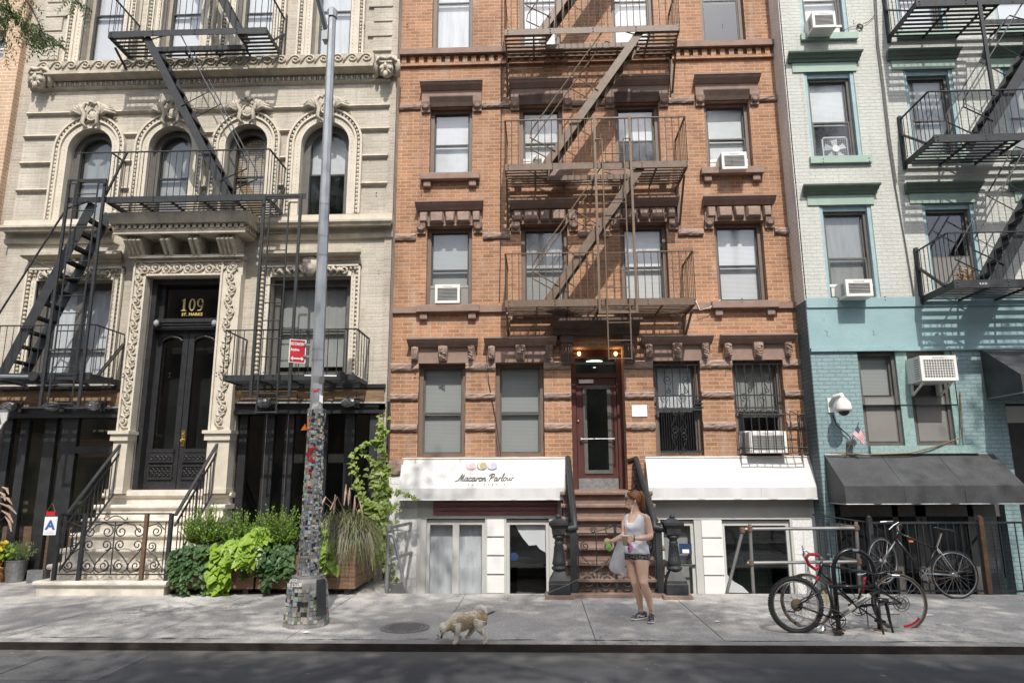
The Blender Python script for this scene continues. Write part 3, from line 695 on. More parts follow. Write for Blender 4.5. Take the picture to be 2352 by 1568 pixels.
for s in (-1, 1):
    a, c = (dx0+.1, xm-.006) if s < 0 else (xm+.006, dx1-.1)
    b = MB(); st_ = .11; zg0 = at(420,1030,Yd).z; zg1 = zt0-.12
    b.box(a,Yd-.02,dz0+.01,a+st_,Yd+.04,zt0); b.box(c-st_,Yd-.02,dz0+.01,c,Yd+.04,zt0); b.box(a+st_,Yd-.02,zg1,c-st_,Yd+.04,zt0); b.box(a+st_,Yd-.02,dz0+.01,c-st_,Yd+.04,zg0)
    b.box(a+st_-.04,Yd-.06,zg0-.07,c-st_+.04,Yd-.02,zg0-.02); b.box(a+st_-.03,Yd-.05,zg0-.26,c-st_+.03,Yd-.02,zg0-.08)
    b.box(a+st_-.03,Yd-.05,dz0+.2,c-st_+.03,Yd-.02,dz0+.24); b.box(a+st_-.03,Yd-.05,zg0-.34,c-st_+.03,Yd-.02,zg0-.30)
    for xx in (a+st_-.03, c-st_+.0): b.box(xx,Yd-.05,dz0+.24,xx+.03,Yd-.02,zg0-.34)
    lf = b.build('door_leaf', M['black_paint'], dr)
    b = MB(); xcc = (a+c)/2
    for k_ in range(5):
        xx = a+st_+(c-a-2*st_)*(k_+.5)/5
        b.torus((xx,Yd-.03,dz0+.38), .035, .012, 10, 4); b.torus((xx,Yd-.055,zg0-.17), .03, .012, 10, 4); b.torus((xx,Yd-.03,dz0+.30), .025, .012, 10, 4)
        b.tube([(xcc,Yd-.03,zg1-.02),(xx,Yd-.05,zg1+.03+.02*(2-abs(k_-2)))], [.02,.012], 5)
    b.tube([(a+st_,Yd-.03,zg1-.09),(a+st_+.06,Yd-.04,zg1-.04),(xcc,Yd-.05,zg1+.0),(c-st_-.06,Yd-.04,zg1-.04),(c-st_,Yd-.03,zg1-.09)], .022, 6)
    b.build('carved_trim', M['black_carved'], lf)
    b = MB(); pane(b, a+st_, zg0, c-st_, zg1, Yd+.01); b.build('pane', M['glass_dark'], lf)
    if s > 0:
        b = MB(); zk = at(424,1005,Yd).z; b.box(a+.02,Yd-.035,zk-.16,a+.09,Yd-.02,zk+.14); b.ball((a+.05,Yd-.07,zk-.05), .032, 10); b.tube([(a+.05,Yd-.03,zk-.05),(a+.05,Yd-.07,zk-.05)], .012, 8); b.ball((a+.05,Yd-.035,zk+.07), .016, 8)
        b.build('door_knob', M['brass'], lf)
# serif numerals 109 on the fanlight
def numeral(ch, x, z, hgt, y):
    m_ = MB(); w_ = hgt*.56
    if ch == '1':
        m_.prism([(x+w_*.32,z),(x+w_*.64,z),(x+w_*.64,z+hgt),(x+w_*.5,z+hgt),(x+w_*.32,z+hgt*.9)], y, y+.004)
        m_.prism([(x+w_*.1,z),(x+w_*.32,z),(x+w_*.32,z+hgt*.05),(x+w_*.1,z+hgt*.04)], y, y+.004); m_.prism([(x+w_*.64,z),(x+w_*.88,z),(x+w_*.88,z+hgt*.04),(x+w_*.64,z+hgt*.05)], y, y+.004)
        m_.prism([(x+w_*.1,z+hgt*.82),(x+w_*.32,z+hgt*.86),(x+w_*.32,z+hgt*.9),(x+w_*.1,z+hgt*.87)], y, y+.004)
    else:
        cz = z+hgt*(.5 if ch == '0' else .66); rz = hgt*(.5 if ch == '0' else .34); k_ = 24; xc = x+w_*.5
        for i in range(k_):
            a0, a1 = 2*pi*i/k_, 2*pi*(i+1)/k_
            def pt(a, o): return (xc+w_*(.48 if o else .22)*cos(a), cz+rz*(1 if o else .84)*sin(a))
            m_.prism([pt(a0,0),pt(a0,1),pt(a1,1),pt(a1,0)], y, y+.004)
        if ch == '9':
            pr = None
            for i in range(11):
                t = i/10; a = -.1+1.0*t; ang = -t*1.75
                o = (xc+w_*.48*cos(ang*.9), z+hgt*.66+hgt*.66*sin(ang*.9)); n_ = (xc+w_*(.22*(1-t)+.1*t)*cos(ang), z+hgt*.66+hgt*(.58+.02*t)*sin(ang))
                if t > .9: o = (xc-w_*.30, z+hgt*.0); n_ = (xc-w_*.36, z+hgt*.07)
                if pr: m_.prism([pr[0],pr[1],n_,o], y, y+.004)
                pr = (o, n_)
    return m_
c = at(414, 714, Yd-.01); hgt = at(414,686,Yd-.01).z-c.z; wd = at(470,700,Yd-.01).x-c.x
m_ = MB()
for i, ch in enumerate('109'):
    k_ = numeral(ch, c.x+wd*i/3, c.z, hgt, Yd-.012); n = len(m_.v); m_.v += k_.v; m_.f += [tuple(q+n for q in f) for f in k_.f]; m_.mi += k_.mi
m_.build('house_number', M['gold'], dr)
c = at(441, 725, Yd-.01); text('street_name', 'ST. MARKS', (c.x, Yd-.012, c.z), .083, M['gold'], dr, offset=.002, space=1.08)
# lamps either side of the fanlight
for px in (361, 494):
    c = at(px, 742, Yd-.25)
    l = thing('wall_lamp', c, 'black caged bulkhead lamp on the %s jamb of the black double door' % ('left' if px < 400 else 'right'), 'lamp', 'bulkhead lamps of the black door')
    s = 1 if px < 400 else -1
    MB().lathe((c.x-s*.0,c.y+.02,c.z-.07), ((.05,0),(.055,.02),(.055,.10),(.04,.13)), 10).box(c.x-s*.05-.03,c.y,c.z-.02,c.x-s*.05+.03,c.y+.12,c.z+.03).build('housing', M['black_paint'], l)
    MB().ball((c.x,c.y-.03,c.z-.01), .052, 10, (1,1,1.3)).build('glass_globe', M['shade_grey'], l, smooth=True)
# exposed lintel beams above the storefronts
for (a, c, yb, yt) in ((0,281,936,896),(537,886,926,893)):
    x0, x1 = max(LX0, at(a,yb,YL).x), at(c,yb,YL).x; z0, z1 = at((a+c)/2,yb,YL).z, at((a+c)/2,yt,YL).z
    b = MB(); x = x0; i = 0
    while x < x1-.02:
        w_ = min(random.uniform(.3,1.0), x1-x); b.box(x+.004,YL-.05-random.random()*.03,z0,x+w_-.004,YL+.0,z1-random.random()*.03); x += w_
    b.build('lintel_planking', M['raw_wood'], hb)
    b = MB(); b.box(x0,YL-.10,z1,x1,YL+.01,z1+.07); b.box(x0,YL-.03,z0-.14,x1,YL+.01,z0-.0); b.box(x0,YL-.09,z0-.20,x1,YL+.01,z0-.14); b.build('steel_lintel', M['black_paint'], hb)
# storefronts
def storefront(rect, xs, y, transom, nm, gl_):
    x0,z0,x1,z1 = rect; b = MB()
    b.box(x0,y-.03,z1-.1,x1,y+.06,z1); b.box(x0,y-.02,z0,x1,y+.06,z0+.12)
    for x, w_ in xs: b.box(x-w_/2,y-.04,z0,x+w_/2,y+.06,z1)
    for (a, c, z, h_) in transom: b.box(a,y-.035,z,c,y+.055,z+h_)
    f = b.build(nm, M['black_paint'], hb); b = MB(); pane(b, x0, z0+.1, x1, z1-.1, y+.01); b.build('pane', M[gl_], f); return f
XS = lambda *p: [(at(px,1100,YL+.1).x, w_) for px, w_ in p]
zt_ = at(225,1040,YL).z
f = storefront(sfl, XS((8,.12),(45,.16),(105,.22),(150,.30),(272,.12)), YL+.1, [(at(165,1040,YL).x, sfl[2], zt_, .13)], 'storefront', 'glass')
b = MB(); b.box(sfl[0],YL+.85,0,sfl[2],YL+.87,.9); b.box(at(55,1000,YL).x,YL+.8,at(60,1010,YL).z-.3,at(272,1000,YL).x,YL+.83,at(60,1010,YL).z+.05); b.build('counter', M['wood'], f)
MB().box(sfl[0],YL+1.1,.02,sfl[2],YL+1.12,sfl[3]).build('inner_wall', plain('inner_wall', (.16,.14,.09), .9, var=.5, scale=5, c2=(.10,.12,.05)), f)
f = storefront(sfr, XS((553,.14),(612,.2),(660,.16),(737,.2),(800,.18),(872,.3)), YL+.1, [], 'storefront', 'glass_dark')
b = MB()
for px in (606, 656, 731): x = at(px,1100,YL+.1).x; b.box(x-.006,YL+.055,sfr[1]+.1,x+.006,YL+.062,sfr[3]-.12)
b.build('door_edge', M['chrome'], f)
MB().box(at(845,1100,YL).x,YL+.0,.02,sfr[2]+.01,YL+.1,sfr[3]).build('side_panel', M['black_iron'], hb)
# conduit with wrapped flood lamps
def conduit(a, c, y, dy, label):
    p, q = at(a,y,YL-dy), at(c,y,YL-dy); m_ = MB().tube([p, q], .018, 8)
    return tag(m_.build('conduit', M['galv']), label, 'conduit')
conduit(-20, 272, 936, .10, 'grey conduit carrying the flood lamps above the storefront with the grade card')
conduit(545, 886, 925, .10, 'grey conduit carrying the flood lamps above the glass doors behind the planters')
for i, (px, py) in enumerate(((30,934),(128,933),(222,932),(613,925),(806,924))):
    c = at(px,py,YL-.12); nm = ['by the edge of the photo','behind the ladder of the long stair','next to the carved door pilaster','behind the drop ladder by the lamp post','near the climbing vine'][i]
    l = thing('flood_lamp', c, 'flood lamp wrapped in clear plastic, '+nm, 'flood lamp', 'wrapped flood lamps over the storefronts')
    MB().box(c.x+.06,c.y+.0,c.z-.10,c.x+.16,c.y+.12,c.z+.08).build('junction_box', M['black_iron'], l)
    rr = []
    for k_ in range(7):
        t = k_/6; r = .05+.045*sin(pi*min(1,t*.9)); rr.append([(c.x-.16+.24*t, c.y-.06+r*cos(2*pi*j/10)*(1+.12*random.uniform(-1,1)), c.z+r*sin(2*pi*j/10)*(1+.12*random.uniform(-1,1))) for j in range(10)])
    MB().loft(rr).build('lamp_head', M['galv'], l)
# street-name plate cut by the left edge
c = at(4, 962, 12.2)
sg = thing('hanging_sign', c, 'grey shield-shaped sign with a black A, cut off by the left edge', 'sign')
zz0, zz1 = at(4,985,12.2).z, at(4,940,12.2).z; xr = at(18,962,12.2).x
MB().prism([(xr-.9,zz0-.02),(xr-.1,zz0),(xr-.06,zz0+.1),(xr-.01,zz0+.16),(xr,zz1-.05),(xr-.03,zz1),(xr-.9,zz1)], 12.18, 12.21).build('board', M['shop_grey'], sg)
c = at(0,977,12.17); text('lettering', 'KA', (xr-.22,12.172,c.z+.03), .28, M['letter_dark'], sg, sx=.7)
# ================================================================== middle house, red brick
YM = 13.0; MX0, MX1 = -2.82, 4.985
mb_ = thing('apartment_house', ((MX0+MX1)/2,YM,0), 'red brick tenement with brownstone window hoods and two white awnings', 'house')
Zm = lambda px, py, dy=0: at(px, py, YM+dy).z
rowA = [rc(994,-120,1087,117,YM), rc(1193,-120,1286,112,YM), rc(1402,-120,1499,110,YM), rc(1607,-120,1706,104,YM)]
rowB = [rc(987,241,1085,402,YM), rc(1193,240,1293,397,YM), rc(1413,236,1516,392,YM), rc(1621,236,1726,391,YM)]
rowC = [rc(979,522,1084,703,YM), rc(1197,514,1305,698,YM), rc(1427,512,1535,696,YM), rc(1645,509,1758,696,YM)]
rowD = [rc(960,835,1069,1049,YM), rc(1138,832,1250,1048,YM), rc(1503,829,1612,1045,YM), rc(1687,827,1804,1045,YM)]
for r_ in (rowB, rowC, rowD):                      # level heads and sills along each storey
    zt = sum(q[3] for q in r_)/4; zb = sum(q[1] for q in r_)/4
    for i, q in enumerate(r_): r_[i] = (q[0], zb, q[2], zt)
mdoor = (at(1313,960,YM).x, 1.52, at(1437,960,YM).x, Zm(1370,795))
zshop = 2.16
shop_l = (MX0+.42, -.9, .42, zshop-.35); shop_r = (2.0, -.9, MX1-.36, zshop-.35)
wall(mb_, M['red_brick'], MX0, MX1, -.9, 13.5, YM, rowA+rowB+rowC+rowD+[mdoor, shop_l, shop_r], rev=.26)
MB().box(MX0+.1,YM+1.5,2.2,.4,YM+1.6,13).box(2.1,YM+1.5,2.2,MX1-.1,YM+1.6,13).box(.4,YM+1.5,4.2,2.1,YM+1.6,13).build('interior', M['inner'], mb_)
WA = [('curtain',1,'glass_sky'),('shade_white',1,'glass_sky'),('shade_white',1,'glass_sky'),('shade_grey',.5,'glass_sky')]
WB = [('blind_white',1,'glass_sky'),('blind_white',.8,'glass_sky'),('blind_white',.52,'glass_sky'),('blind_white',1,'glass')]
WC = [('blind_grey',.9,'glass'),('blind_grey',1,'glass'),('blind_white',.93,'glass'),('blind_white',1,'glass')]
WD = [('blind_grey',1,'glass'),('blind_grey',1,'glass'),('blind_white',.5,'glass'),('shade_grey',.6,'glass')]
for r_, w_, rl in ((rowA,WA,.5),(rowB,WB,.48),(rowC,WC,.47),(rowD,WD,.47)):
    for q, (bl, f, gl) in zip(r_, w_): window(mb_, q, YM, M['brown_paint'], rl, bl, f, rec=.13, fw_=.075, glass=gl, sm=M['grey_frame'] if r_ is rowD else M['dark_frame'])
# rough-hewn stone bands
def rough(x0, x1, z0, z1, Y, parent):
    b = MB(); n = max(3, int((x1-x0)/.06)); rows = 4; rnd = random.Random(int((x0+20)*1000+z0*77))
    g_ = [[(x0+(x1-x0)*i/n, Y-(rnd.uniform(.03,.04) if j in (0, rows) else rnd.uniform(.05,.068)), z0+(z1-z0)*j/rows+rnd.uniform(-.006,.006)) for i in range(n+1)] for j in range(rows+1)]
    for j in range(rows):
        for i in range(n): b.face(g_[j][i], g_[j][i+1], g_[j+1][i+1], g_[j+1][i])
    b.face(*[(x0,Y+.02,z0), (x0,Y+.02,z1)] + [g_[j][0] for j in reversed(range(rows+1))]); b.face(*[(x1,Y+.02,z0), (x1,Y+.02,z1)] + [g_[j][n] for j in reversed(range(rows+1))])
    b.face((x0,Y+.02,z0),(x1,Y+.02,z0),(x1,Y-.005,z0),(x0,Y-.005,z0)); b.face((x0,Y+.02,z1),(x1,Y+.02,z1),(x1,Y-.005,z1),(x0,Y-.005,z1))
    return b.build('stone_band', M['rough_stone'], parent)
def band(holes, z0, z1, pad):
    xs = [MX0] + [v for h_ in sorted(holes) for v in (h_[0]-pad, h_[2]+pad)] + [MX1]
    for i in range(0, len(xs), 2):
        if xs[i+1]-xs[i] > .05: rough(xs[i], xs[i+1], z0, z1, YM, mb_)
band(rowB, Zm(930,254), Zm(930,241), .20); band(rowC, Zm(930,553), Zm(930,538), .22)
dh = rowD+[mdoor]
band(dh, Zm(930,852), Zm(930,834), .0); band(dh, Zm(930,919), Zm(930,904), .0); band(dh, Zm(930,990), Zm(930,974), .0)
# smooth sill band of the third row
zb0, zb1 = rowC[0][1]-.15, rowC[0][1]
xs = [MX0] + [v for h_ in rowC for v in (h_[0]-.16, h_[2]+.16)] + [MX1]
for i in range(0, len(xs), 2):
    if i in (0, 8) or True: MB().box(xs[i], YM-.06, zb0+.01, xs[i+1], YM+.02, zb1-.02).build('sill_band', M['brownstone'], mb_)
def sill(h_, deep=.14, ht=.14):
    x0,z0,x1,z1 = h_; s_ = MB().box(x0-.16,YM-deep,z0-ht,x1+.16,YM+.1,z0).build('window_sill', M['brownstone'], mb_, bevel=.01)
    for x in (x0-.10, x1-.06): MB().box(x,YM-.09,z0-ht-.14,x+.15,YM+.02,z0-ht).build('corbel', M['brownstone'], s_, bevel=.02)
for h_ in rowB+rowC: sill(h_)
def corbel(x, z, p, w_=.17, hh=.2):
    b = MB().prof([(YM+.02,z+hh),(YM-.12,z+hh),(YM-.10,z+hh*.6),(YM-.05,z+hh*.2),(YM-.05,z),(YM+.02,z)], x, x+w_)
    b.ball((x+w_/2,YM-.085,z+hh*.55), .05, 8, (1,.6,1.3)); b.torus((x+w_/2,YM-.1,z+hh*.6), .055, .012, 12, 4); b.build('corbel', M['brownstone'], p)
HP = lambda zt: [(YM+.02,zt-.17),(YM-.10,zt-.16),(YM-.12,zt-.14),(YM-.19,zt-.08),(YM-.21,zt-.04),(YM-.23,zt-.03),(YM-.23,zt),(YM+.02,zt+.03)]
for x0,z0,x1,z1 in rowB:
    zt = z1+.49; X0, X1 = x0-.17, x1+.19
    hd = MB().prof(HP(zt), X0, X1, .14, .14).build('window_hood', M['brownstone'], mb_)
    b = MB().box(X0,YM-.08,z1+.20,X1,YM+.02,zt-.16); b.box(X0,YM-.08,z1+.06,x0-.01,YM+.02,z1+.20); b.box(x1+.01,YM-.08,z1+.06,X1,YM+.02,z1+.20); b.build('hood_block', M['brownstone'], hd)
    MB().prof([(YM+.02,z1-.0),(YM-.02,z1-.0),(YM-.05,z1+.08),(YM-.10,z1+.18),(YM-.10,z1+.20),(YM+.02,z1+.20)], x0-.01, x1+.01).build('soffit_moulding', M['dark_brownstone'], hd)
    for x in (X0, X1-.17): corbel(x, z1-.13, hd)
for x0,z0,x1,z1 in rowC:
    zt = z1+.47; X0, X1 = x0-.19, x1+.21
    hd = MB().prof(HP(zt), X0, X1, .14, .14).build('window_hood', M['brownstone'], mb_)
    MB().box(X0+.02,YM-.04,z1-.0,X1-.02,YM+.02,zt-.16).build('hood_block', M['brownstone'], hd)
    ws = [.16,.26,.17,.26,.15]; tot = sum(ws); x = X0+.03; k_ = (X1-X0-.06)/tot
    for i, w_ in enumerate(ws):
        w_ *= k_; t_ = .03 if i != 2 else -.03
        f = [(x+.015,z1+.04),(x+w_-.015,z1+.04),(x+w_-.01+(.02 if i==2 else 0),zt-.18),(x+.01-(.02 if i==2 else 0),zt-.18)]
        n_ = MB(); cxx, czz = x+w_/2, (z1+zt)/2-.07; fr = [(cxx+(p-cxx)*.72, YM-.15, czz+(q-czz)*.72) for p, q in f]; bk = [(p,YM-.05,q) for p, q in f]
        n_.loft([bk, fr]); n_.build('voussoir', M['rough_stone'], hd, bevel=.012); x += w_
    for x in (X0, X1-.17): corbel(x, z1-.16, hd)
for x0,z0,x1,z1 in rowD:
    zb = z1+.02; zt = z1+.47; X0, X1 = x0-.15, x1+.19
    hd = MB().prof(HP(zt), X0-.03, X1+.03, .14, .14).build('window_hood', M['brownstone'], mb_)
    MB().box(X0,YM-.05,zb-.02,X1,YM+.02,zt-.15).build('lintel', M['brownstone'], hd)
    for j, (xx, w_, hh) in enumerate(((X0,.16,.26),((X0+X1)/2-.11,.22,.28),(X1-.16,.16,.26))):
        n_ = MB(); zc = zb+.12; rr = []
        for k_ in range(6):
            t_ = k_/5; z = zt-.15-hh*t_; d_ = .12+.05*sin(t_*3+j); ww = w_*(.5-.07*t_)
            rr.append([(xx+w_/2-ww,YM-.02,z),(xx+w_/2-ww*.8,YM-d_*.9,z),(xx+w_/2,YM-d_*1.15,z),(xx+w_/2+ww*.8,YM-d_*.9,z),(xx+w_/2+ww,YM-.02,z)])
        n_.loft(rr)
        for k_ in range(5): a = random.uniform(-.06,.06)*w_/.2; z = zt-.18-hh*k_/6; n_.tube([(xx+w_*.25,YM-.15,z),(xx+w_/2+a,YM-.18,z-.04),(xx+w_*.75,YM-.15,z-.02)], [.012,.022,.01], 5)
        n_.build('carved_corbel', M['rough_stone'], hd)
# dentilled course above the second row
zs0, zs1 = Zm(1340,122), Zm(1340,110)
MB().box(MX0,YM-.13,zs0,MX1,YM+.02,zs1).build('stone_course', M['brownstone'], mb_)
b = MB(); zd1, zd0 = Zm(930,135), Zm(930,148); b.box(MX0,YM-.06,zd1,MX1,YM+.02,zs0-.02); b.box(MX0,YM-.06,zd0-.08,MX1,YM+.02,zd0-.015)
dm = b.build('brick_course', M['red_brick'], mb_)
b = MB(); x = MX0+.03
while x < MX1-.08: b.box(x,YM-.055,zd0-.016,x+.10,YM+.01,zd1+.001); x += .185
b.build('dentil_moulding', M['red_brick'], dm)
# entrance
YE = YM+.42; x0,z0,x1,z1 = mdoor
zdt = at(1370,868,YE).z; ztr0, ztr1 = at(1365,858,YE).z, at(1365,823,YE).z
b = MB()
fr = MB().box(x0-.02,YE-.05,z0,x0+.11,YE+.08,z1).box(x1-.11,YE-.05,z0,x1+.02,YE+.08,z1).box(x0+.11,YE-.05,zdt,x1-.11,YE+.08,ztr0).box(x0+.11,YE-.05,ztr1,x1-.11,YE+.08,z1)
fr = fr.build('door_frame', M['maroon'], mb_)
b = MB().box(x0-.3,YM+.02,z0,x0+.002,YE+.1,z1).box(x1-.002,YM+.02,z0,x1+.3,YE+.1,z1).box(x0-.3,YM+.27,z1,x1+.3,YE+.1,z1+.3); b.build('jamb_lining', M['red_brick'], fr)
b = MB(); pane(b, x0+.11, ztr0, x1-.11, ztr1, YE); b.build('transom_pane', M['glass'], fr)
b = MB(); a, c = x0+.12, x1-.12; zg0, zg1 = at(1370,1085,YE).z, at(1370,888,YE).z; xg0, xg1 = at(1343,990,YE).x, at(1402,990,YE).x
b.box(a,YE-.02,z0+.02,xg0,YE+.03,zdt-.01); b.box(xg1,YE-.02,z0+.02,c,YE+.03,zdt-.01); b.box(xg0,YE-.02,zg1,xg1,YE+.03,zdt-.01); b.box(xg0,YE-.02,z0+.02,xg1,YE+.03,zg0)
lf = b.build('door_leaf', M['maroon'], mb_)
b = MB(); f_ = .05; b.box(xg0-.02,YE-.04,zg0-.02,xg0+f_,YE-.01,zg1+.02); b.box(xg1-f_,YE-.04,zg0-.02,xg1+.02,YE-.01,zg1+.02); b.box(xg0+f_,YE-.04,zg1-f_,xg1-f_,YE-.01,zg1+.02); b.box(xg0+f_,YE-.04,zg0-.02,xg1-f_,YE-.01,zg0+f_); b.build('glass_frame', M['grey_frame'], lf)
b = MB(); pane(b, xg0+.02, zg0+.02, xg1-.02, zg1-.02, YE); b.build('pane', M['glass_dark'], lf)
b = MB().box(a+.01,YE-.035,z0+.06,c-.01,YE-.02,at(1370,1098,YE).z); b.build('kick_plate', M['galv'], lf)
MB().box(a,YE-.045,z0+.01,c,YE-.02,z0+.06).build('door_sweep', M['chrome'], lf)
zh = at(1373,1008,YE).z; b = MB().tube([(xg0-.08,YE-.09,zh),(xg1+.08,YE-.09,zh)], .010, 8); b.box(xg0-.09,YE-.09,zh-.03,xg0-.06,YE-.02,zh+.03); b.box(xg1+.06,YE-.09,zh-.03,xg1+.09,YE-.02,zh+.03); b.build('push_bar', M['galv'], lf)
c_ = at(1328,967,YE-.03); MB().lathe((c_.x,YE-.02,c_.z), ((.022,0),(.022,-.02),(.0,-.025)), 12, 'y').build('lock', M['brass'], lf)
c_ = at(1346,876,YE-.03); MB().box(c_.x-.14,YE-.06,c_.z-.035,c_.x+.14,YE-.02,c_.z+.035).build('door_closer', M['white_metal'], lf)
MB().box(x0-.1,YE+1.3,1.5,x1+.1,YE+1.32,4.3).box(x0-.12,YE+.1,4.0,x1+.12,YE+1.3,4.05).build('hallway', M['teal_peel'], fr)
c_ = at(1365,833,YE+.5); l = thing('ceiling_lamp', c_, 'lit glass bowl lamp seen through the fanlight of the dark red door', 'lamp')
MB().lathe(c_, ((.02,-.10),(.09,-.08),(.15,-.02),(.17,.03),(.02,.04)), 16).build('glass_bowl', M['lamp_glow'], l, smooth=True)
MB().tube([(c_.x,c_.y,c_.z+.03),(c_.x,c_.y,4.0)], .012, 6).build('stem', M['brass'], l)
for px in (1330, 1414):
    c_ = at(px,812,YE-.12)
    l = thing('wall_lamp', c_, 'lit bare bulb above the dark red door, on the side of the %s' % ('macaron awning' if px < 1400 else 'hanging ladder'), 'lamp', 'bare bulbs over the red door')
    MB().ball(c_, .036, 10, (1,1,1.2)).build('bulb', M['bulb'], l, smooth=True)
    s = 1 if px > 1400 else -1; MB().tube([(c_.x+s*.03,c_.y,c_.z),(c_.x+s*.10,c_.y,c_.z),(c_.x+s*.10,YE-.04,c_.z)], .02, 8).build('socket', M['brass'], l)
    pl = bpy.data.lights.new('bulb_light', 'POINT'); pl.energy = .5; pl.color = (1,.65,.25); pl.shadow_soft_size = .04
    po = bpy.data.objects.new('bulb_light', pl); COL.objects.link(po); po.parent = l; po.location = (0,-.07,0)
hx0, hx1 = at(1262,727,YM-.45).x, at(1482,724,YM-.45).x; zh1 = at(1370,727,YM-.45).z; zp1 = at(1300,768,YM-.2).z
b = MB().prof([(YM+.02,zp1),(YM-.18,zp1),(YM-.20,zp1+.12),(YM-.30,zp1+.22),(YM-.36,zp1+.24),(YM-.44,zh1-.10),(YM-.47,zh1-.07),(YM-.47,zh1),(YM+.02,zh1+.05)], hx0+.1, hx1-.1, .1, .1)
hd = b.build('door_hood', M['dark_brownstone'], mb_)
for px in (1290, 1433):
    a = at(px,800,YM-.15).x; zb = at(1300,835,YM-.1).z; b = MB().box(a,YM-.16,zb,a+.20,YM+.02,zp1); b.box(a-.02,YM-.2,zp1-.14,a+.22,YM+.02,zp1-.03)
    for i in range(4): b.tube([(a+.03+.047*i,YM-.17,zb+.04),(a+.03+.047*i,YM-.19,zp1-.2)], .016, 5)
    b.build('pilaster', M['dark_brownstone'], hd)
# ------------------------------------------------------------------ basement shops
YS = 12.94
def fx(px, py=1280): return at(px, py, YS).x
def fz(py, px=1180): return at(px, py, YS).z
ws = MB().box(MX0,YS,-.9,fx(957),YM+.05,zshop-.04); ws.build('basement_wall', M['white_wall'], mb_)
MB().box(fx(1824),YS,-.9,MX1,YM+.05,zshop-.04).build('basement_wall', M['white_wall'], mb_)
rough(MX0, fx(922), 1.86, zshop-.02, YS, mb_)
sh = MB().box(fx(957),YS-.01,fz(1190),.42,YM+.05,zshop-.06).box(fx(957),YS-.02,-.9,fx(966),YM+.05,fz(1190)).box(fx(1262),YS-.0,-.9,.42,YM+.05,fz(1190)).box(fx(966),YS,-.9,fx(978),YM+.05,fz(1190)).box(fx(1114),YS+.0,-.9,fx(1119),YM+.05,fz(1190)).box(fx(1158),YS,-.9,fx(1163),YM+.05,fz(1190))
sh = sh.build('shopfront', M['shop_grey'], mb_)
b = MB(); za, zb = fz(1183), fz(1150)
for i in range(3): z = za+(zb-za)*i/3; b.prof([(YS,z),(YS-.035,z+.01),(YS-.05,z+(zb-za)/3-.02),(YS,z+(zb-za)/3)], fx(996,1165), fx(1279,1165))
b.build('shutter_slat', M['plum'], sh)
b = MB()
for i in range(6): z = -.9+ (fz(1190)+.9)*i/6; b.box(fx(1119),YS-.02,z+.015,fx(1158),YM+.05,z+(fz(1190)+.9)/6-.01)
b.build('pier', M['white_paint'], sh)
def glazed(a, c, nm, n, curtain, parent, top_=1193, fm='shop_grey'):
    x0, x1 = fx(a), fx(c); z1 = fz(top_); b = MB(); w_ = (x1-x0)/n
    for i in range(n):
        p, q = x0+w_*i, x0+w_*(i+1); b.box(p,YS+.05,-.85,p+.06,YS+.11,z1); b.box(q-.06,YS+.05,-.85,q,YS+.11,z1); b.box(p+.06,YS+.05,z1-.09,q-.06,YS+.11,z1); b.box(p+.06,YS+.05,-.85,q-.06,YS+.11,-.6)
    o = b.build(nm, M[fm], parent); b = MB(); pane(b, x0+.05, -.62, x1-.05, z1-.07, YS+.08); b.build('pane', M['glass'], o)
    if curtain: MB().box(x0,YS+.22,-.85,x1,YS+.24,z1).build('curtain', M['curtain'] if curtain == 1 else M[curtain], o)
    MB().box(x0,YS+1.9,-.9,x1,YS+1.95,z1).build('back_wall', M['void'], o)
    return o
glazed(978,1114,'shop_window',2,1,sh)
o = glazed(1163,1262,'shop_door',1,None,sh)
b = MB(); zt = fz(1205)
tp = [(fx(1183,1205),zt),(fx(1264,1205),zt),(fx(1264,1300),fz(1300)),(fx(1256,1300),fz(1298)),(fx(1254,1290),fz(1270)),(fx(1240,1270),fz(1262)),(fx(1232,1250),fz(1252)),(fx(1215,1250),fz(1254)),(fx(1200,1240),fz(1236)),(fx(1190,1230),fz(1220))]
b.prism(tp, YS+.13, YS+.135); b.build('paper_cover', M['shade_white'], o)
c_ = at(1178,1278,YS); MB().lathe((c_.x+.02,YS+.045,c_.z), ((.075,0),(.075,-.01),(.0,-.012)), 20, 'y').build('round_sign', M['navy'], o)
b = MB()
for i in range(4): b.box(fx(1183),YS+.5+.3*i,-.9,fx(1262),YS+1.9,-.55+.2*i)
b.build('inner_step', M['grey_frame'], o)
# right hand shop
sh = MB().box(2.0,YS-.01,fz(1192,1680),fx(1860,1170),YM+.05,zshop-.06).box(2.0,YS,-.9,fx(1520),YM+.05,fz(1192,1680)).box(fx(1598),YS,-.9,fx(1615),YM+.05,fz(1192,1680)).box(fx(1820),YS-.01,-.9,fx(1826),YM+.05,fz(1192,1680))
sh = sh.build('shopfront', M['shop_grey'], mb_)
b = MB()
for i in range(6): z = -.9+(fz(1192,1640)+.9)*i/6; b.box(fx(1615),YS-.02,z+.012,fx(1662),YM+.05,z+(fz(1192,1640)+.9)/6-.01)
b.build('pier', M['white_paint'], sh)
o = glazed(1520,1598,'shop_door',1,'shade_grey',sh,1196)
c_ = at(1577,1260,YS); MB().box(c_.x-.12,YS+.04,c_.z-.09,c_.x+.10,YS+.05,c_.z+.09).build('notice', M['navy'], o); MB().box(c_.x-.07,YS+.035,c_.z-.075,c_.x+.05,YS+.04,c_.z-.01).build('notice_panel', M['sign_white'], o)
zz_ = at(1570,1297,YS).z; MB().tube([(fx(1523),YS+.02,zz_),(fx(1597),YS+.02,zz_)], .016, 6).build('push_bar', M['black_iron'], o)
o = glazed(1662,1820,'shop_window',1,None,sh,1196)
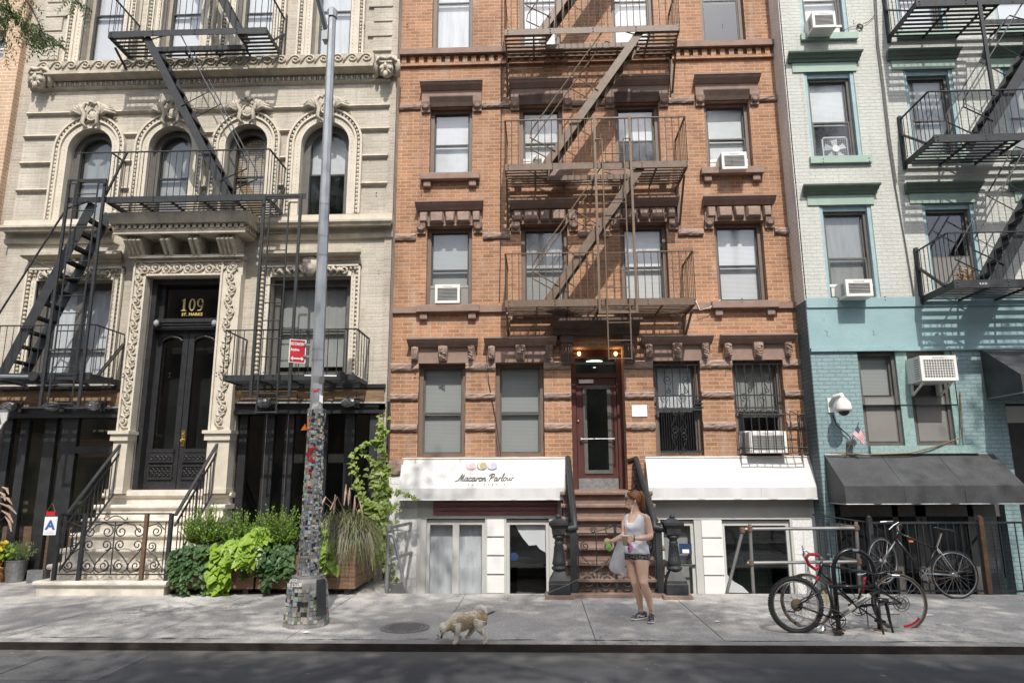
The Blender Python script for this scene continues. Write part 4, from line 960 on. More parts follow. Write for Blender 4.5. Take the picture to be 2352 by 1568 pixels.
b = MB(); pl = [(fx(1664),fz(1366,1700)),(fx(1664,1250),fz(1312,1700)),(fx(1676),fz(1322,1700)),(fx(1692),fz(1340,1700)),(fx(1712),fz(1352,1700)),(fx(1726),fz(1367,1700))]; b.prism(pl, YS+.3, YS+.36); b.build('plastic_sheet', M['shade_white'], o)
MB().box(fx(1664),YS+1.2,-.9,fx(1820),YS+1.25,fz(1196)).build('tiled_wall', brick('tiled', (.10,.13,.11), (.085,.11,.095), (.05,.06,.055), bw=.3, bh=.3, ms=.01), o)
# white awnings
def awning(nm, x0, x1, ym, yf, zt, zf, zb, mat, label, edge):
    a = thing(nm, ((x0+x1)/2,ym,zb), label, 'awning')
    MB().prism([(x0,0),(x1,0),(x1,.001),(x0,.001)],0,0) if 0 else None
    b = MB(); nx = 44; ra = random.Random(int(x0*100)); ph = [ra.uniform(0,6) for _ in range(4)]; rows = []
    n_ = V((0,-(zt-zf),-(ym-yf))).normalized()                     # cloth sags a little between its ribs
    for v in [i/8 for i in range(9)]+[1+i/4 for i in range(1,5)]:
        r_ = []
        for i in range(nx+1):
            u = i/nx; rib = abs(sin(pi*u*round((x1-x0)/.95))); sg = .011*rib*sin(pi*min(v,1))+.004*sin(u*19+ph[0]+v*3)*sin(pi*min(v,1))
            q = V((x0+(x1-x0)*u, ym+(yf-ym)*min(v,1), zt+(zf-zt)*v if v <= 1 else zf+(zb-zf)*(v-1)))
            if v <= 1: q -= V((0,n_.y,n_.z if n_.z > 0 else -n_.z))*sg
            else: q += V((0,.010*sin(u*31+ph[1])*(v-1)+.006*sin(u*57+ph[2])*(v-1),0))
            r_.append(q)
        rows.append(r_)
    for i in range(len(rows)-1):
        for j in range(nx): b.face(rows[i][j], rows[i][j+1], rows[i+1][j+1], rows[i+1][j])
    for x in (x0, x1): b.face((x,ym,zt),(x,yf,zf),(x,yf,zb),(x,ym,zb))
    b.build('canopy', mat, a); b = MB()
    for k_ in range(1, round((x1-x0)/.95)): x = x0+(x1-x0)*k_/round((x1-x0)/.95); b.tube([(x,ym,zt+.001),(x,yf,zf+.001),(x,yf-.001,zb)], .0035, 4)
    b.build('seam_trim', mat, a)
    b = MB().tube([(x0,yf,zb),(x1,yf,zb)], .010, 6); b.tube([(x0,ym-.01,zt),(x1,ym-.01,zt)], .014, 6)
    b.tube([(x0,ym,zb),(x0,yf,zb)], .010, 6); b.tube([(x1,ym,zb),(x1,yf,zb)], .010, 6); b.build('edge_frame', edge, a)
    return a
YA0, YA1 = 12.93, 12.68
zt, zf, zb = at(1110,1052,YA0).z, at(1110,1120.5,YA1).z, at(1110,1147.5,YA1).z
aw1 = awning('awning', at(924,1053,YA0).x, at(1298,1051,YA0).x, YA0, YA1, zt, zf, zb, M['awning_white'], 'white awning lettered in script, with three coloured macaron discs', M['white_metal'])
aw2 = awning('awning', at(1482,1049,YA0).x, min(MX1-.02, at(1860,1046,YA0).x), YA0, YA1, at(1670,1049,YA0).z, at(1670,1119,YA1).z, at(1670,1146,YA1).z, M['awning_white'], 'blank white awning beside the teal wall, dappled with tree shade', M['white_metal'])
sl = V((0, YA0-YA1, zt-zf)).normalized(); nrm = V((0,-sl.z,sl.y))
RA = M4((V((1,0,0)), sl, V((1,0,0)).cross(sl))).transposed().to_3x3()
def aslope(px, py):                       # point on the sloping cloth
    f = (1120.5-py)/68.5; y = YA1+(YA0-YA1)*f; return at(px, py, y) + nrm*.006
# brush-script lettering drawn stroke by stroke (unit: x-height)
G = {'M':[[(-.9,-.05),(-.5,-.12),(.0,.3),(.75,2.05)],[(.75,2.05),(.55,.0)],[(.55,0),(1.3,2.0)],[(1.3,2.0),(1.05,.3),(1.2,.0),(1.5,.2)]],
 'a':[[(.75,.85),(.45,1.0),(.1,.6),(.05,.1),(.3,.0),(.6,.35),(.8,.95)],[(.8,.95),(.68,.2),(.8,.0),(1.05,.25)]],
 'c':[[(.7,.85),(.45,1.0),(.1,.6),(.08,.15),(.35,.0),(.85,.25)]],
 'r':[[(.2,.95),(.1,.0)],[(.12,.3),(.4,.85),(.75,.95)]],
 'o':[[(.5,1.0),(.12,.7),(.08,.15),(.4,.0),(.72,.35),(.75,.8),(.5,1.0),(.8,.85),(.95,.9)]],
 'n':[[(.2,.95),(.05,.0)],[(.07,.2),(.45,.9),(.72,.9),(.62,.2),(.72,.0),(1.0,.25)]],
 'P':[[(.75,1.9),(.1,-.05)],[(-.1,1.4),(.4,1.95),(1.1,2.1),(1.35,1.6),(.9,1.05),(.4,1.0)]],
 'l':[[(.1,.3),(.5,1.2),(.75,2.0),(.6,2.15),(.35,1.3),(.15,.25),(.3,.0),(.6,.25)]],
 'u':[[(.2,.95),(.08,.2),(.25,.0),(.6,.4),(.85,.95)],[(.85,.95),(.72,.2),(.85,.0),(1.1,.25)]]}
ADV = {'M':1.55,'a':1.02,'c':.85,'r':.72,'o':.92,'n':1.0,'P':1.35,'l':.6,'u':1.1,' ':.65}
tot = sum(ADV[c] for c in 'Macaron Parlour')
pA, pB = aslope(1053,1104), aslope(1180,1104); un = (pB-pA).x/tot; m_ = MB(); cx_ = 0
for ch in 'Macaron Parlour':
    for st in G.get(ch, []):
        pts = []
        for i in range(len(st)-1):          # Catmull-Rom
            p0, p1, p2, p3 = st[max(i-1,0)], st[i], st[i+1], st[min(i+2,len(st)-1)]
            for k_ in range(5):
                t_ = k_/5; q = [.5*((2*p1[j])+(-p0[j]+p2[j])*t_+(2*p0[j]-5*p1[j]+4*p2[j]-p3[j])*t_*t_+(-p0[j]+3*p1[j]-3*p2[j]+p3[j])*t_**3) for j in (0,1)]; pts.append(q)
        pts.append(st[-1])
        m_.tube([pA + V(((cx_+x+.12*y)*un,0,0)) + sl*(y*un*.92) for x, y in pts], .0078, 4)
    cx_ += ADV[ch]
m_.build('lettering', M['letter_dark'], aw1)
c_ = aslope(1117,1115); text('lettering', 'PATISSERIE', c_, .062, M['letter_grey'], aw1, rot=RA, space=2.4, ext=.002)
for px, cl in ((1085,(.60,.42,.45)),(1110,(.36,.30,.17)),(1134,(.42,.40,.49))):
    mt_ = plain('disc', cl, .8, var=.03); c_ = aslope(px,1070); b = MB()
    for dx, r_, l_ in ((-.05,.068,.003),(-.02,.070,.005),(0,.068,.007)):
        q = c_ + V((dx,0,0)) + nrm*l_; k_ = 24
        b.m = 1 if dx == -.02 else 0
        b.face(*[tuple(q + V((r_*cos(2*pi*i/k_),0,0)) + sl*(r_*sin(2*pi*i/k_))) for i in range(k_)])
    b.build('macaron_disc', [mt_, M['awning_white']], aw1)
# ------------------------------------------------------------------ brownstone stoop
stp = thing('stoop', (1.2,11.9,0), 'worn brownstone steps climbing to the dark red door', 'stoop')
sx0, sx1 = .44, 1.98; n = 7; rs, td = .213, .25
MB().box(.30,10.98,-.3,2.2,11.14,.06).build('step', M['brownstone'], stp, bevel=.01)
for i in range(n):
    z = .06+rs*(i+1); y = 11.14+td*i
    b = MB().box(sx0,y+.03,-.3,sx1,13.35 if i == n-1 else y+td+.06,z-.07); b.prof([(y+td+.05,z),(y-.03,z),(y-.055,z-.02),(y-.055,z-.055),(y-.02,z-.075),(y+td+.05,z-.075)], sx0-.05, sx1+.05)
    b.build('step', M['step_brown'], stp)
MB().box(mdoor[0]-.1,13.0,1.45,mdoor[2]+.1,13.46,1.57).build('door_sill', M['brownstone'], stp)
for px in (1285, 1551):
    x = at(px,1340,11.06).x; Z = lambda py: at(px,py,11.06).z; y = 11.06
    nw = thing('newel_post', (x,y,0), 'black cast iron newel post with a ball top, ' + ('nearer the dog' if px < 1400 else 'nearer the bicycles'), 'post', 'newel posts of the brownstone stoop')
    MB().box(x-.22,y-.22,-.3,x+.22,y+.2,.055).build('plinth', M['brownstone'], nw, bevel=.01)
    def sq(prof, m_=None):
        m_ = m_ or MB(); m_.loft([[(x-r,y-r,z),(x+r,y-r,z),(x+r,y+r,z),(x-r,y+r,z)] for r, z in prof]); return m_
    sq([(.165,.055),(.165,Z(1338)),(.15,Z(1336)),(.15,Z(1334))]).build('base', M['black_iron'], nw, bevel=.006)
    sq([(.155,Z(1336)),(.15,Z(1330)),(.085,Z(1311)),(.08,Z(1309))]).build('foot', M['black_iron'], nw)
    MB().lathe((x,y,0), [(.08,Z(1311)),(.115,Z(1306)),(.12,Z(1302)),(.09,Z(1299)),(.10,Z(1295)),(.11,Z(1293)),(.09,Z(1285)),(.068,Z(1265)),(.06,Z(1250)),(.075,Z(1246)),(.06,Z(1243)),(.06,Z(1238)),(.09,Z(1234)),(.10,Z(1231)),(.075,Z(1228))], 20).build('shaft', M['black_iron'], nw, smooth=True)
    b = MB()
    for k_ in range(16): a = 2*pi*k_/16; b.tube([(x+.10*cos(a),y+.10*sin(a),Z(1293)),(x+.082*cos(a),y+.082*sin(a),Z(1280)),(x+.064*cos(a),y+.064*sin(a),Z(1252))], .008, 4)
    b.build('fluting_ribs', M['black_iron'], nw)
    sq([(.08,Z(1229)),(.10,Z(1226)),(.11,Z(1212)),(.125,Z(1209)),(.15,Z(1204)),(.15,Z(1198)),(.13,Z(1197)),(.05,Z(1190)),(.03,Z(1189))]).build('capital', M['black_iron'], nw)
    MB().ball((x,y,Z(1186)), .042, 12).build('ball_top', M['black_iron'], nw, smooth=True)
for s, px in ((-1,1285),(1,1551)):
    xr = .55 if s < 0 else 1.80; nx = at(px,1340,11.06).x
    hr = thing('stair_railing', (xr,12,.9), 'chipped black pipe handrail of the brownstone stoop, ' + ('along the macaron awning' if s < 0 else 'behind the woman'), 'railing', 'handrails of the brownstone stoop')
    p = [(nx,11.06,1.03),(nx+(xr-nx)*.5,11.06,1.0),(xr-.02*s,11.05,1.03),(xr,11.1,1.12),(xr,11.35,1.28),(xr,12.9,2.13)] + ([(xr,13.0,2.12),(xr-.14,13.02,2.08)] if s > 0 else [(xr,13.0,2.15)])
    MB().tube(p, .052, 10).build('handrail', M['black_iron'], hr, smooth=True)
    b = MB(); y = 11.35
    while y < 12.95:
        zr = 1.28+(y-11.35)*.548; zb_ = zr-.72; b.tube([(xr,y,zb_),(xr,y,zr)], .012, 5)
        for k_ in range(3): b.torus((xr,y+.06,zb_+.15+.2*k_), .055, .009, 10, 4, 'y')
        y += .13
    b.build('baluster_screen', M['black_iron'], hr)
# low scrolled gate at the foot of the stoop
def spiral(m_, c, r_, turns, a0, s, y, th=.009, k=26):
    m_.tube([(c[0]+r_*(1-.8*i/k)*cos(a0+s*2*pi*turns*i/k), y, c[1]+r_*(1-.8*i/k)*sin(a0+s*2*pi*turns*i/k)) for i in range(k+1)], th, 5)
YG = 11.10
gt = thing('iron_gate', (1.2,YG,.06), 'low black scrollwork gate across the brownstone stoop', 'gate')
gx = lambda px: at(px,1280,YG).x; gz = lambda py: at(1415,py,YG).z
for px, nm in ((1318,'post'),(1514,'post')): MB().box(gx(px)-.05,YG-.05,.05,gx(px)+.05,YG+.05,gz(1200)).build('gate_post', M['black_iron'], gt)
for a, c in ((1328,1413),(1416,1505)):
    x0, x1 = gx(a), gx(c); z0, z1, z2 = gz(1353), gz(1226), gz(1205); b = MB(); th = .022
    for x in (x0, x1): b.box(x-th/2,YG-th/2,z0,x+th/2,YG+th/2,z2 if (x == x1) == (a < 1400) else z1+.0)
    for z in (z0, z1): b.box(x0,YG-th/2,z,x1,YG+th/2,z+th)
    b.box(x0,YG-th/2,z2-th,x1,YG+th/2,z2)
    lf = b.build('gate_leaf', M['black_iron'], gt); b = MB(); xc = (x0+x1)/2; w_ = (x1-x0)/2; H_ = z1-z0
    b.tube([(xc,YG,z0),(xc,YG,z1)], .009, 5)
    for s in (-1, 1):
        b.tube([(xc+s*w_*.95,YG,z1-H_*.25),(xc+s*w_*.85,YG,z0+H_*.62),(xc+s*w_*.25,YG,z0+H_*.38),(xc,YG,z0+H_*.28)], .008, 5)
        spiral(b, (xc+s*w_*.5,z0+H_*.16), w_*.40, 1.6, pi/2, s, YG); spiral(b, (xc+s*w_*.62,z0+H_*.78), w_*.25, 1.6, pi/2, -s, YG)
    s = 1 if a < 1400 else -1; xe = x1 if s > 0 else x0
    spiral(b, (xe-s*w_*1.15,z1+(z2-z1)*.42), .05, 1.5, 0, s, YG); b.tube([(xe-s*w_*1.1,YG,z1+.03),(xe-s*w_*.6,YG,z1+(z2-z1)*.5),(xe-s*.02,YG,z2-.02)], .008, 5); b.torus((xe-s*.06,YG,z1+(z2-z1)*.45), .075, .009, 18, 5)
    b.build('scroll_grille', M['black_iron'], lf)
# paper notice by the door
c_ = at(1469,943,YM-.01); tag(MB().box(c_.x-.145,YM-.02,c_.z-.11,c_.x+.14,YM-.006,c_.z+.11).build('paper_notice', M['sign_white']), 'blank white paper notice taped to the brick beside the dark red door', 'notice')
# security grilles over the two right-hand ground windows
def grille(h_, label, basket):
    x0,z0,x1,z1 = h_; y = YM+.02; g_ = thing('window_grille', ((x0+x1)/2,y,z0), label, 'window grille')
    zm = z0+(z1-z0)*.47; b = MB(); n = 6
    for z in (z1-.08, z0+(z1-z0)*.62, zm+.03): b.box(x0-.04,y-.012,z,x1+.04,y+.012,z+.025)
    for i in range(n): x = x0+.08+(x1-x0-.16)*i/(n-1); b.tube([(x,y,zm),(x,y,z1)], .010, 5)
    for s in (-1, 1):
        xc = (x0+x1)/2+s*.17; zc = z0+(z1-z0)*.80
        spiral(b, (xc,zc), .085, 1.3, -pi/2, s, y-.01); spiral(b, (xc,zc-.22), .05, 1.3, pi/2, s, y-.01); b.tube([(xc-s*.07,y-.01,zc-.03),(xc,y-.01,zc-.18)], .008, 5)
    b.build('upper_bars', M['black_iron'], g_)
    b = MB()
    if basket:
        yf = YM-.34; xa, xb, zt_ = x0+.05, x1+.22, zm-.02
        for z in (z0+.02, z0+.12, zt_-.1): b.tube([(xa,y,z),(xa,yf,z),(xb,yf,z),(xb,y,z)], .010, 5)
        for i in range(9): x = xa+(xb-xa)*i/8; b.tube([(x,yf,z0+.02),(x,yf,zt_-.1),(x,y,zt_)], .009, 5)
        for i in range(1, 5): yy = y+(yf-y)*i/5; b.tube([(xa,yy,z0+.02),(xa,yy,zt_-.1)], .009, 5); b.tube([(xb,yy,z0+.02),(xb,yy,zt_-.1)], .009, 5)
        b.build('basket_bars', M['black_iron'], g_)
    else:
        b.box(x0+.05,y-.02,zm-.0,x1,y+.02,zm+.03); b.box(x0+.10,y-.02,z0+.05,x1-.02,y+.02,z0+.09)
        for i in range(17): x = x0+.13+(x1-x0-.18)*i/16; b.tube([(x,y,z0+.06),(x,y,zm)], .006, 4)
        for i in range(4): z = zm+.05+.07*i; b.box(x1-.12,y-.03,z,x1+.03,y+.03,z+.02)
        xc = (x0+x1)/2; zc = (z0+zm)/2
        for s in (-1, 1):
            for r_, dz in ((.07,.05),(.07,-.06),(.04,.36),(.04,-.33)): spiral(b, (xc+s*.08,zc+dz), r_, 1.3, pi/2 if dz > 0 else -pi/2, s, y-.02, .007)
            b.tube([(xc,y-.02,zc+.40),(xc+s*.14,y-.02,zc+.12),(xc+s*.12,y-.02,zc+.02)], .007, 4); b.tube([(xc,y-.02,zc-.40),(xc+s*.14,y-.02,zc-.12),(xc+s*.12,y-.02,zc-.02)], .007, 4)
        b.build('lower_bars', M['black_iron'], g_)
grille(rowD[2], 'black scrolled window bars with a close-set lower grille, beside the paper notice', False)
grille(rowD[3], 'black window bars bulging into a basket round an air conditioner', True)
# air conditioners
def ac(x0, z0, x1, z1, ywall, proj, label, gm='grille', lat=False, acc=True, parts=None):
    yf = ywall-proj; a = thing('air_conditioner', ((x0+x1)/2,ywall,z0), label, 'air conditioner', 'window air conditioners')
    b = MB().box(x0,yf+.02,z0,x1,ywall+.2,z1); f_ = .05
    b.box(x0,yf,z0,x0+f_,yf+.02,z1); b.box(x1-f_,yf,z0,x1,yf+.02,z1); b.box(x0+f_,yf,z0,x1-f_,yf+.02,z0+f_); b.box(x0+f_,yf,z1-f_*1.5,x1-f_,yf+.02,z1); b.build('casing', M['white_metal'], a, bevel=.004)
    b = MB().box(x0+f_,yf+.012,z0+f_,x1-f_,yf+.018,z1-f_*1.5); b.build('coil_panel', M['grille'], a)
    b = MB(); z = z0+f_
    while z < z1-f_*1.5-.01: b.box(x0+f_,yf+.002,z,x1-f_,yf+.010,z+.009); z += .028 if not lat else .045
    if lat:
        x = x0+f_
        while x < x1-f_: b.box(x,yf+.0,z0+f_,x+.009,yf+.009,z1-f_*1.5); x += .045
    b.build('front_grille', M['grille_light'] if not lat else M['white_metal'], a)
    b = MB(); y = yf+.05
    for i in range(9):
        z = z0+.05+(z1-z0-.12)*i/8
        for xs_ in (x0-.003, x1-.005): b.box(xs_,yf+.06,z,xs_+.008,yf+.2,z+.012)
    b.build('side_vent', M['grille'], a)
    text('maker_lettering', 'FRIGIDAIRE', ((x0+x1)/2,yf-.002,z1-.052), .038, M['letter_grey'], a, ext=.001)
    if acc:
        wx0, wx1 = acc; b = MB()
        for p, q in ((wx0,x0),(x1,wx1)):
            x = p
            while x < q-.01: b.box(x,ywall+.10,z0,min(x+.018,q),ywall+.12+.006*(int(x*50) % 2),z1-.02); x += .022
        b.box(wx0,ywall+.09,z1-.02,wx1,ywall+.13,z1+.03); b.build('side_pleats', M['shade_grey'] if parts else M['white_metal'], a)
    return a
def acpx(a, b_, c, d, ywall, proj, label, h_=None, **k):
    x0,z0,x1,z1 = rc(a,b_,c,d,ywall-proj); return ac(x0,z0,x1,z1,ywall,proj,label,acc=(h_[0]+.08,h_[2]-.08) if h_ else None,**k)
acpx(999,653,1056,696,YM,.10,'silver fronted air conditioner in the red brick window above the mossy stain',rowC[0],parts=1)
acpx(1658,349,1716,388,YM,.30,'white air conditioner jutting from a red brick window under white blinds',rowB[3])
acpx(1219,357,1250,392,YM,.12,'small white air conditioner half hidden behind the brown fire escape',rowB[1])
acpx(1722,990,1808,1040,YM,.26,'white air conditioner inside a basket of window bars',rowD[3])
# wiring down the brickwork
def cable(pts, r, label, mat='black_iron', nm='cable'): return tag(MB().tube(pts, r, 5).build(nm, M[mat]), label, 'cable')
cable([at(1153,-20,YM-.03),at(1152,200,YM-.03),at(1150,390,YM-.03),at(1149,600,YM-.03),at(1147,690,YM-.03)], .010, 'black cable running straight down the red brick left of the brown fire escape')
cable([at(1115,800,YM-.25),at(1123,880,YM-.03),at(1138,960,YM-.03),at(1150,1046,YM-.03)], .008, 'slack black wire sagging across the brick between two ground floor windows')
cable([at(1598,690,YM-.05),at(1608,712,YM-.12),at(1630,706,YM-.12),at(1655,688,YM-.06)], .008, 'short white wire looped beside the bottom brown fire escape landing', 'white_metal')
# ================================================================== right house, white over teal
YR = 12.5; RX0, RX1 = 4.985, 11.5
rb = thing('corner_house', (7,YR,0), 'white painted brick house with mint hoods and a teal ground floor', 'house')
zteal = at(1990,685,YR).z; zledge = at(2000,803,YR).z
cw = {k: rc(*v, YR) for k, v in dict(A1=(1833,-120,1939,72), B1=(1855,164,1971,361), C1=(1892,472,2012,684), A2=(2052,-120,2165,72), B2=(2086,160,2200,357), C2=(2130,467,2251,680), A3=(2278,-120,2400,78), B3=(2312,155,2435,352), C3=(2376,460,2500,675)).items()}
for r_ in 'ABC':
    ks = [r_+c for c in '123']; zt = sum(cw[k][3] for k in ks)/3; zb = sum(cw[k][1] for k in ks)/3
    for k in ks: cw[k] = (cw[k][0], max(zb, zteal+.0) if r_ == 'C' else zb, cw[k][2], zt)
tw = rc(1979,807,2199,1023,YR)
ent = (at(2318,1000,YR).x, 0, at(2318,1000,YR).x+1.5, at(2318,924,YR).z)
shopR = (5.15, -.9, 8.05, 1.95)
wall(rb, M['white_brick'], RX0, RX1, zteal, 13.5, YR, list(cw.values()), rev=.2, side=False)
wall(rb, M['teal_plaster'], RX0, RX1, zledge, zteal, YR-.004, [(tw[0],zledge-1,tw[2],tw[3])], rev=.22, side=False, name='plaster_band')
wall(rb, M['teal_brick'], RX0, RX1, -.9, zledge, YR-.004, [tw, ent, shopR], rev=.22, side=False)
b = MB(); b.box(RX0,YR-.05,zledge-.03,RX1,YR+.02,zledge+.04); b.build('ledge', M['teal_plaster'], rb)
b = MB(); b.box(RX0,YR-.03,zteal-.17,RX1,YR+.02,zteal+.01); b.build('water_table', M['teal_plaster'], rb)
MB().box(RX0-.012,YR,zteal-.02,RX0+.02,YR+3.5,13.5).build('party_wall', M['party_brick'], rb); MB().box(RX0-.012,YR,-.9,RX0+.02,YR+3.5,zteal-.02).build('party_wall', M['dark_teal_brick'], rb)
MB().box(RX0,YR+1.3,2.3,RX1,YR+1.4,13).build('interior', M['inner'], rb)
MB().box(RX0+.02,YR+3.4,-.9,RX1,YR+3.5,13.5).box(RX0,YR,13.5,RX1,YR+3.5,13.6).build('rear_wall', M['grey_brick'], rb)
BL = dict(A1=('shade_white',1),B1=('blind_white',.55),C1=('curtain_grey',1),A2=('shade_white',1),B2=('blind_grey',1),C2=(None,1),A3=('shade_white',1),B3=('shade_grey',1),C3=(None,1))
for k, h_ in cw.items():
    bl, f = BL[k]; h2 = (h_[0]+.06, h_[1], h_[2]-.07, h_[3]-.10)
    b = MB().box(h_[0],YR+.02,h_[1],h_[0]+.06,YR+.2,h_[3]).box(h_[2]-.07,YR+.02,h_[1],h_[2],YR+.2,h_[3]).box(h_[0]+.06,YR+.05,h_[3]-.10,h_[2]-.07,YR+.2,h_[3])
    cs = b.build('window_casing', M['pale_blue'], rb)
    window(rb, h2, YR, M['grey_frame'], .46, bl, f, rec=.10, fw_=.055, glass='glass_sky' if k[0] == 'A' else 'glass', screen='low' if k == 'C2' else None)
    if k[0] in 'BC':
        x0,z0,x1,z1 = h_; zc = z1+.20
        MB().box(x0-.22,YR-.025,z1,x1+.06,YR+.02,zc+.02).build('lintel', M['mint'], rb)
        MB().prof([(YR+.02,zc),(YR-.05,zc+.0),(YR-.07,zc+.05),(YR-.10,zc+.06),(YR-.13,zc+.11),(YR-.18,zc+.13),(YR-.19,zc+.16),(YR+.02,zc+.18)], x0-.28, x1+.10, .25, .25).build('window_hood', M['mint_dark'], rb)
    if k[0] in 'AB': MB().box(h_[0]-.05,YR-.07,h_[1]-.14,h_[2]+.14,YR+.1,h_[1]).build('window_sill', M['mint'], rb)
# box fan standing in the lower sash
x0,z0,x1,z1 = cw['B1']; fx0, fz0 = at(1893,359,YR+.2).x, z0+.04; fw2 = .48
fn = thing('box_fan', (fx0+.24,YR+.2,fz0), 'white box fan standing inside a mint silled window', 'fan')
b = MB(); r_ = .03; b.tube([(fx0,YR+.22,fz0),(fx0,YR+.22,fz0+.44),(fx0+.03,YR+.22,fz0+.48),(fx0+fw2-.03,YR+.22,fz0+.48),(fx0+fw2,YR+.22,fz0+.44),(fx0+fw2,YR+.22,fz0)], .016, 6, close=True); b.build('frame', M['white_metal'], fn)
b = MB(); c_ = (fx0+fw2/2,YR+.2,fz0+.24)
for i in range(13): z = fz0+.02+.44*i/12; b.box(fx0,YR+.205,z,fx0+fw2,YR+.209,z+.004)
for i in range(13): x = fx0+.02+(fw2-.04)*i/12; b.box(x,YR+.203,fz0,x+.004,YR+.206,fz0+.47)
b.build('guard_mesh', M['grille_light'], fn)
MB().lathe(c_, ((.07,0),(.07,-.008),(.0,-.008)), 20, 'y').build('hub', M['white_metal'], fn)
for k_ in range(5):
    a = 2*pi*k_/5+.3; b = MB(); p = V(c_)+V((0,.03,0)); d_ = V((cos(a),0,sin(a))); sd = V((-sin(a),0.25,cos(a)))
    b.face(p+d_*.05-sd*.03, p+d_*.05+sd*.03, p+d_*.2+sd*.08, p+d_*.21-sd*.05); b.build('blade', M['shade_white'], fn)
acpx(1866,27,1920,63,YR,.38,'white air conditioner on a mint sill at the top of the white house',cw['A1'])
acpx(1943,641,2005,680,YR,.34,'white air conditioner in the white brick window just above the teal plaster',cw['C1'])
# paired window of the teal floor
xm = at(2082,915,YR).x; zb = tw[1]
MB().box(xm-.10,YR+.02,tw[1],xm+.10,YR+.2,tw[3]).build('mullion', M['teal_peel'], rb)
MB().box(tw[2]-.10,YR+.02,tw[1],tw[2],YR+.2,tw[3]).build('window_casing', M['teal_peel'], rb)
for a, c, bl in ((tw[0],xm-.10,'blind_grey'),(xm+.10,tw[2]-.10,'shade_grey')): window(rb, (a,tw[1],c,tw[3]), YR, M['grey_frame'], .52, bl, .45 if bl == 'blind_grey' else .3, rec=.07, fw_=.06, screen='low', sm=M['grey_frame'])
MB().box(tw[0]+.03,YR-.08,tw[1]-.14,tw[2]+.22,YR+.1,tw[1]).build('window_sill', M['teal_peel'], rb)
x0,z0,x1,z1 = rc(2115,816,2199,874,YR-.45); a = ac(x0,z0,x1,z1,YR,.45,'large white air conditioner on metal brackets over the paired teal window',lat=True,acc=None)
for x in (x0+.04, x1-.10): MB().prism([(x,z0),(x+.03,z0),(x+.03,z0-.2),(x,z0-.2)], YR-.02, YR+.1).bar((x+.015,YR-.40,z0-.01),(x+.015,YR-.0,z0-.2),.03,.03).build('bracket', M['white_metal'], a)
# dome camera, flag, cable
c_ = at(1938,940,YR-.35)
sc = thing('security_camera', at(1925,935,YR), 'white dome security camera on a curved arm against the teal brick', 'camera')
MB().lathe((c_.x,c_.y,c_.z), ((.135,-.03),(.135,.02),(.115,.12),(.06,.19),(.05,.20)), 20).build('housing', M['white_metal'], sc, smooth=True)
MB().ball((c_.x,c_.y,c_.z-.03), .095, 14, (1,1,.85)).build('lens_dome', M['black_paint'], sc, smooth=True)
MB().tube([(c_.x,c_.y,c_.z+.19),(c_.x,c_.y+.03,c_.z+.25),(c_.x-.05,c_.y+.2,c_.z+.24),(c_.x-.08,YR-.02,c_.z+.12)], .045, 8).build('arm', M['white_metal'], sc, smooth=True)
MB().box(c_.x-.13,YR-.03,c_.z-.02,c_.x-.02,YR-.004,c_.z+.24).build('wall_plate', M['white_metal'], sc)
cable([(c_.x-.06,YR-.02,c_.z-.05),(c_.x-.02,YR-.05,c_.z-.25),at(1950,1000,YR-.05),at(1958,1015,YR-.08)], .010, 'black cable hanging from the dome camera down the teal wall')
p0, p1 = at(1943,1042,YR-.15), at(1973,969,YR-.3)
fg = thing('flag', p0, 'small american flag on a stick above the black awning', 'flag')
MB().tube([p0, p1], .008, 6).build('pole', M['brass'], fg)
A_, B_, C_, D_ = at(1970,976,YR-.30), at(1958,997,YR-.28), at(1985,1021,YR-.31), at(1987,1002,YR-.32)
b = MB(); n = 13
for i in range(n):
    for j in range(8):
        def pt(u, v): q = A_.lerp(B_, u).lerp(D_.lerp(C_, u), v); return q + V((0, .008*sin(v*7+u*2), 0))
        u0_, u1_ = i/n, (i+1)/n; v0_, v1_ = j/8, (j+1)/8
        b.m = 2 if (i < 7 and j < 3) else (i % 2); b.face(pt(u0_,v0_), pt(u1_,v0_), pt(u1_,v1_), pt(u0_,v1_))
b.build('cloth', [M['sign_red'], M['sign_white'], M['navy']], fg)
b = MB()
for i in range(4):
    for j in range(4): q = A_.lerp(B_, (i+.5)*7/13/4).lerp(D_.lerp(C_, (i+.5)*7/13/4), (j+.5)*.375/4) + V((0,-.010,0)); b.ball(q, .004, 4)
b.build('star_pattern', M['sign_white'], fg)
c_ = at(1957,1016,YR-.1); tag(MB().lathe((c_.x,YR-.15,c_.z), ((.06,0),(.065,.03),(.065,.14)), 14, 'y').build('vent_pipe', M['galv']), 'round grey vent cap on the teal wall behind the flag', 'vent')
cable([at(1905,1040,YR-.1),at(1990,1044,YR-.12),at(2090,1040,YR-.12),at(2140,1028,YR-.12),at(2212,1003,YR-.08),at(2205,900,YR-.02)], .012, 'tan hose draped along the teal sill above the black awning', 'raw_wood')
b = MB().tube([at(2008,-20,YR-.03),at(2014,100,YR-.03),at(2027,200,YR-.03),at(2040,320,YR-.03),at(2055,420,YR-.03),at(2080,560,YR-.03),at(2100,680,YR-.03)], .011, 5); b.tube([at(2012,-20,YR-.03),at(2018,100,YR-.03),at(2031,200,YR-.03),at(2045,320,YR-.03),at(2060,420,YR-.03)], .009, 5)
tag(b.build('cable', M['grey_frame']), 'pair of thin grey cables running down the white brick between the window columns', 'cable')
b = MB(); c_ = at(1974,60,YR-.03)
for i in range(3): b.torus((c_.x+.01*i,YR-.03,c_.z-.01*i), .05, .006, 14, 4)
b.tube([c_, at(1995,50,YR-.03), at(2010,35,YR-.03)], .006, 4); b.tube([c_, at(1955,62,YR-.03), at(1940,70,YR-.03)], .006, 4)
tag(b.build('cable', M['black_iron']), 'small coil of black wire on the white brick beside the topmost air conditioner', 'cable')
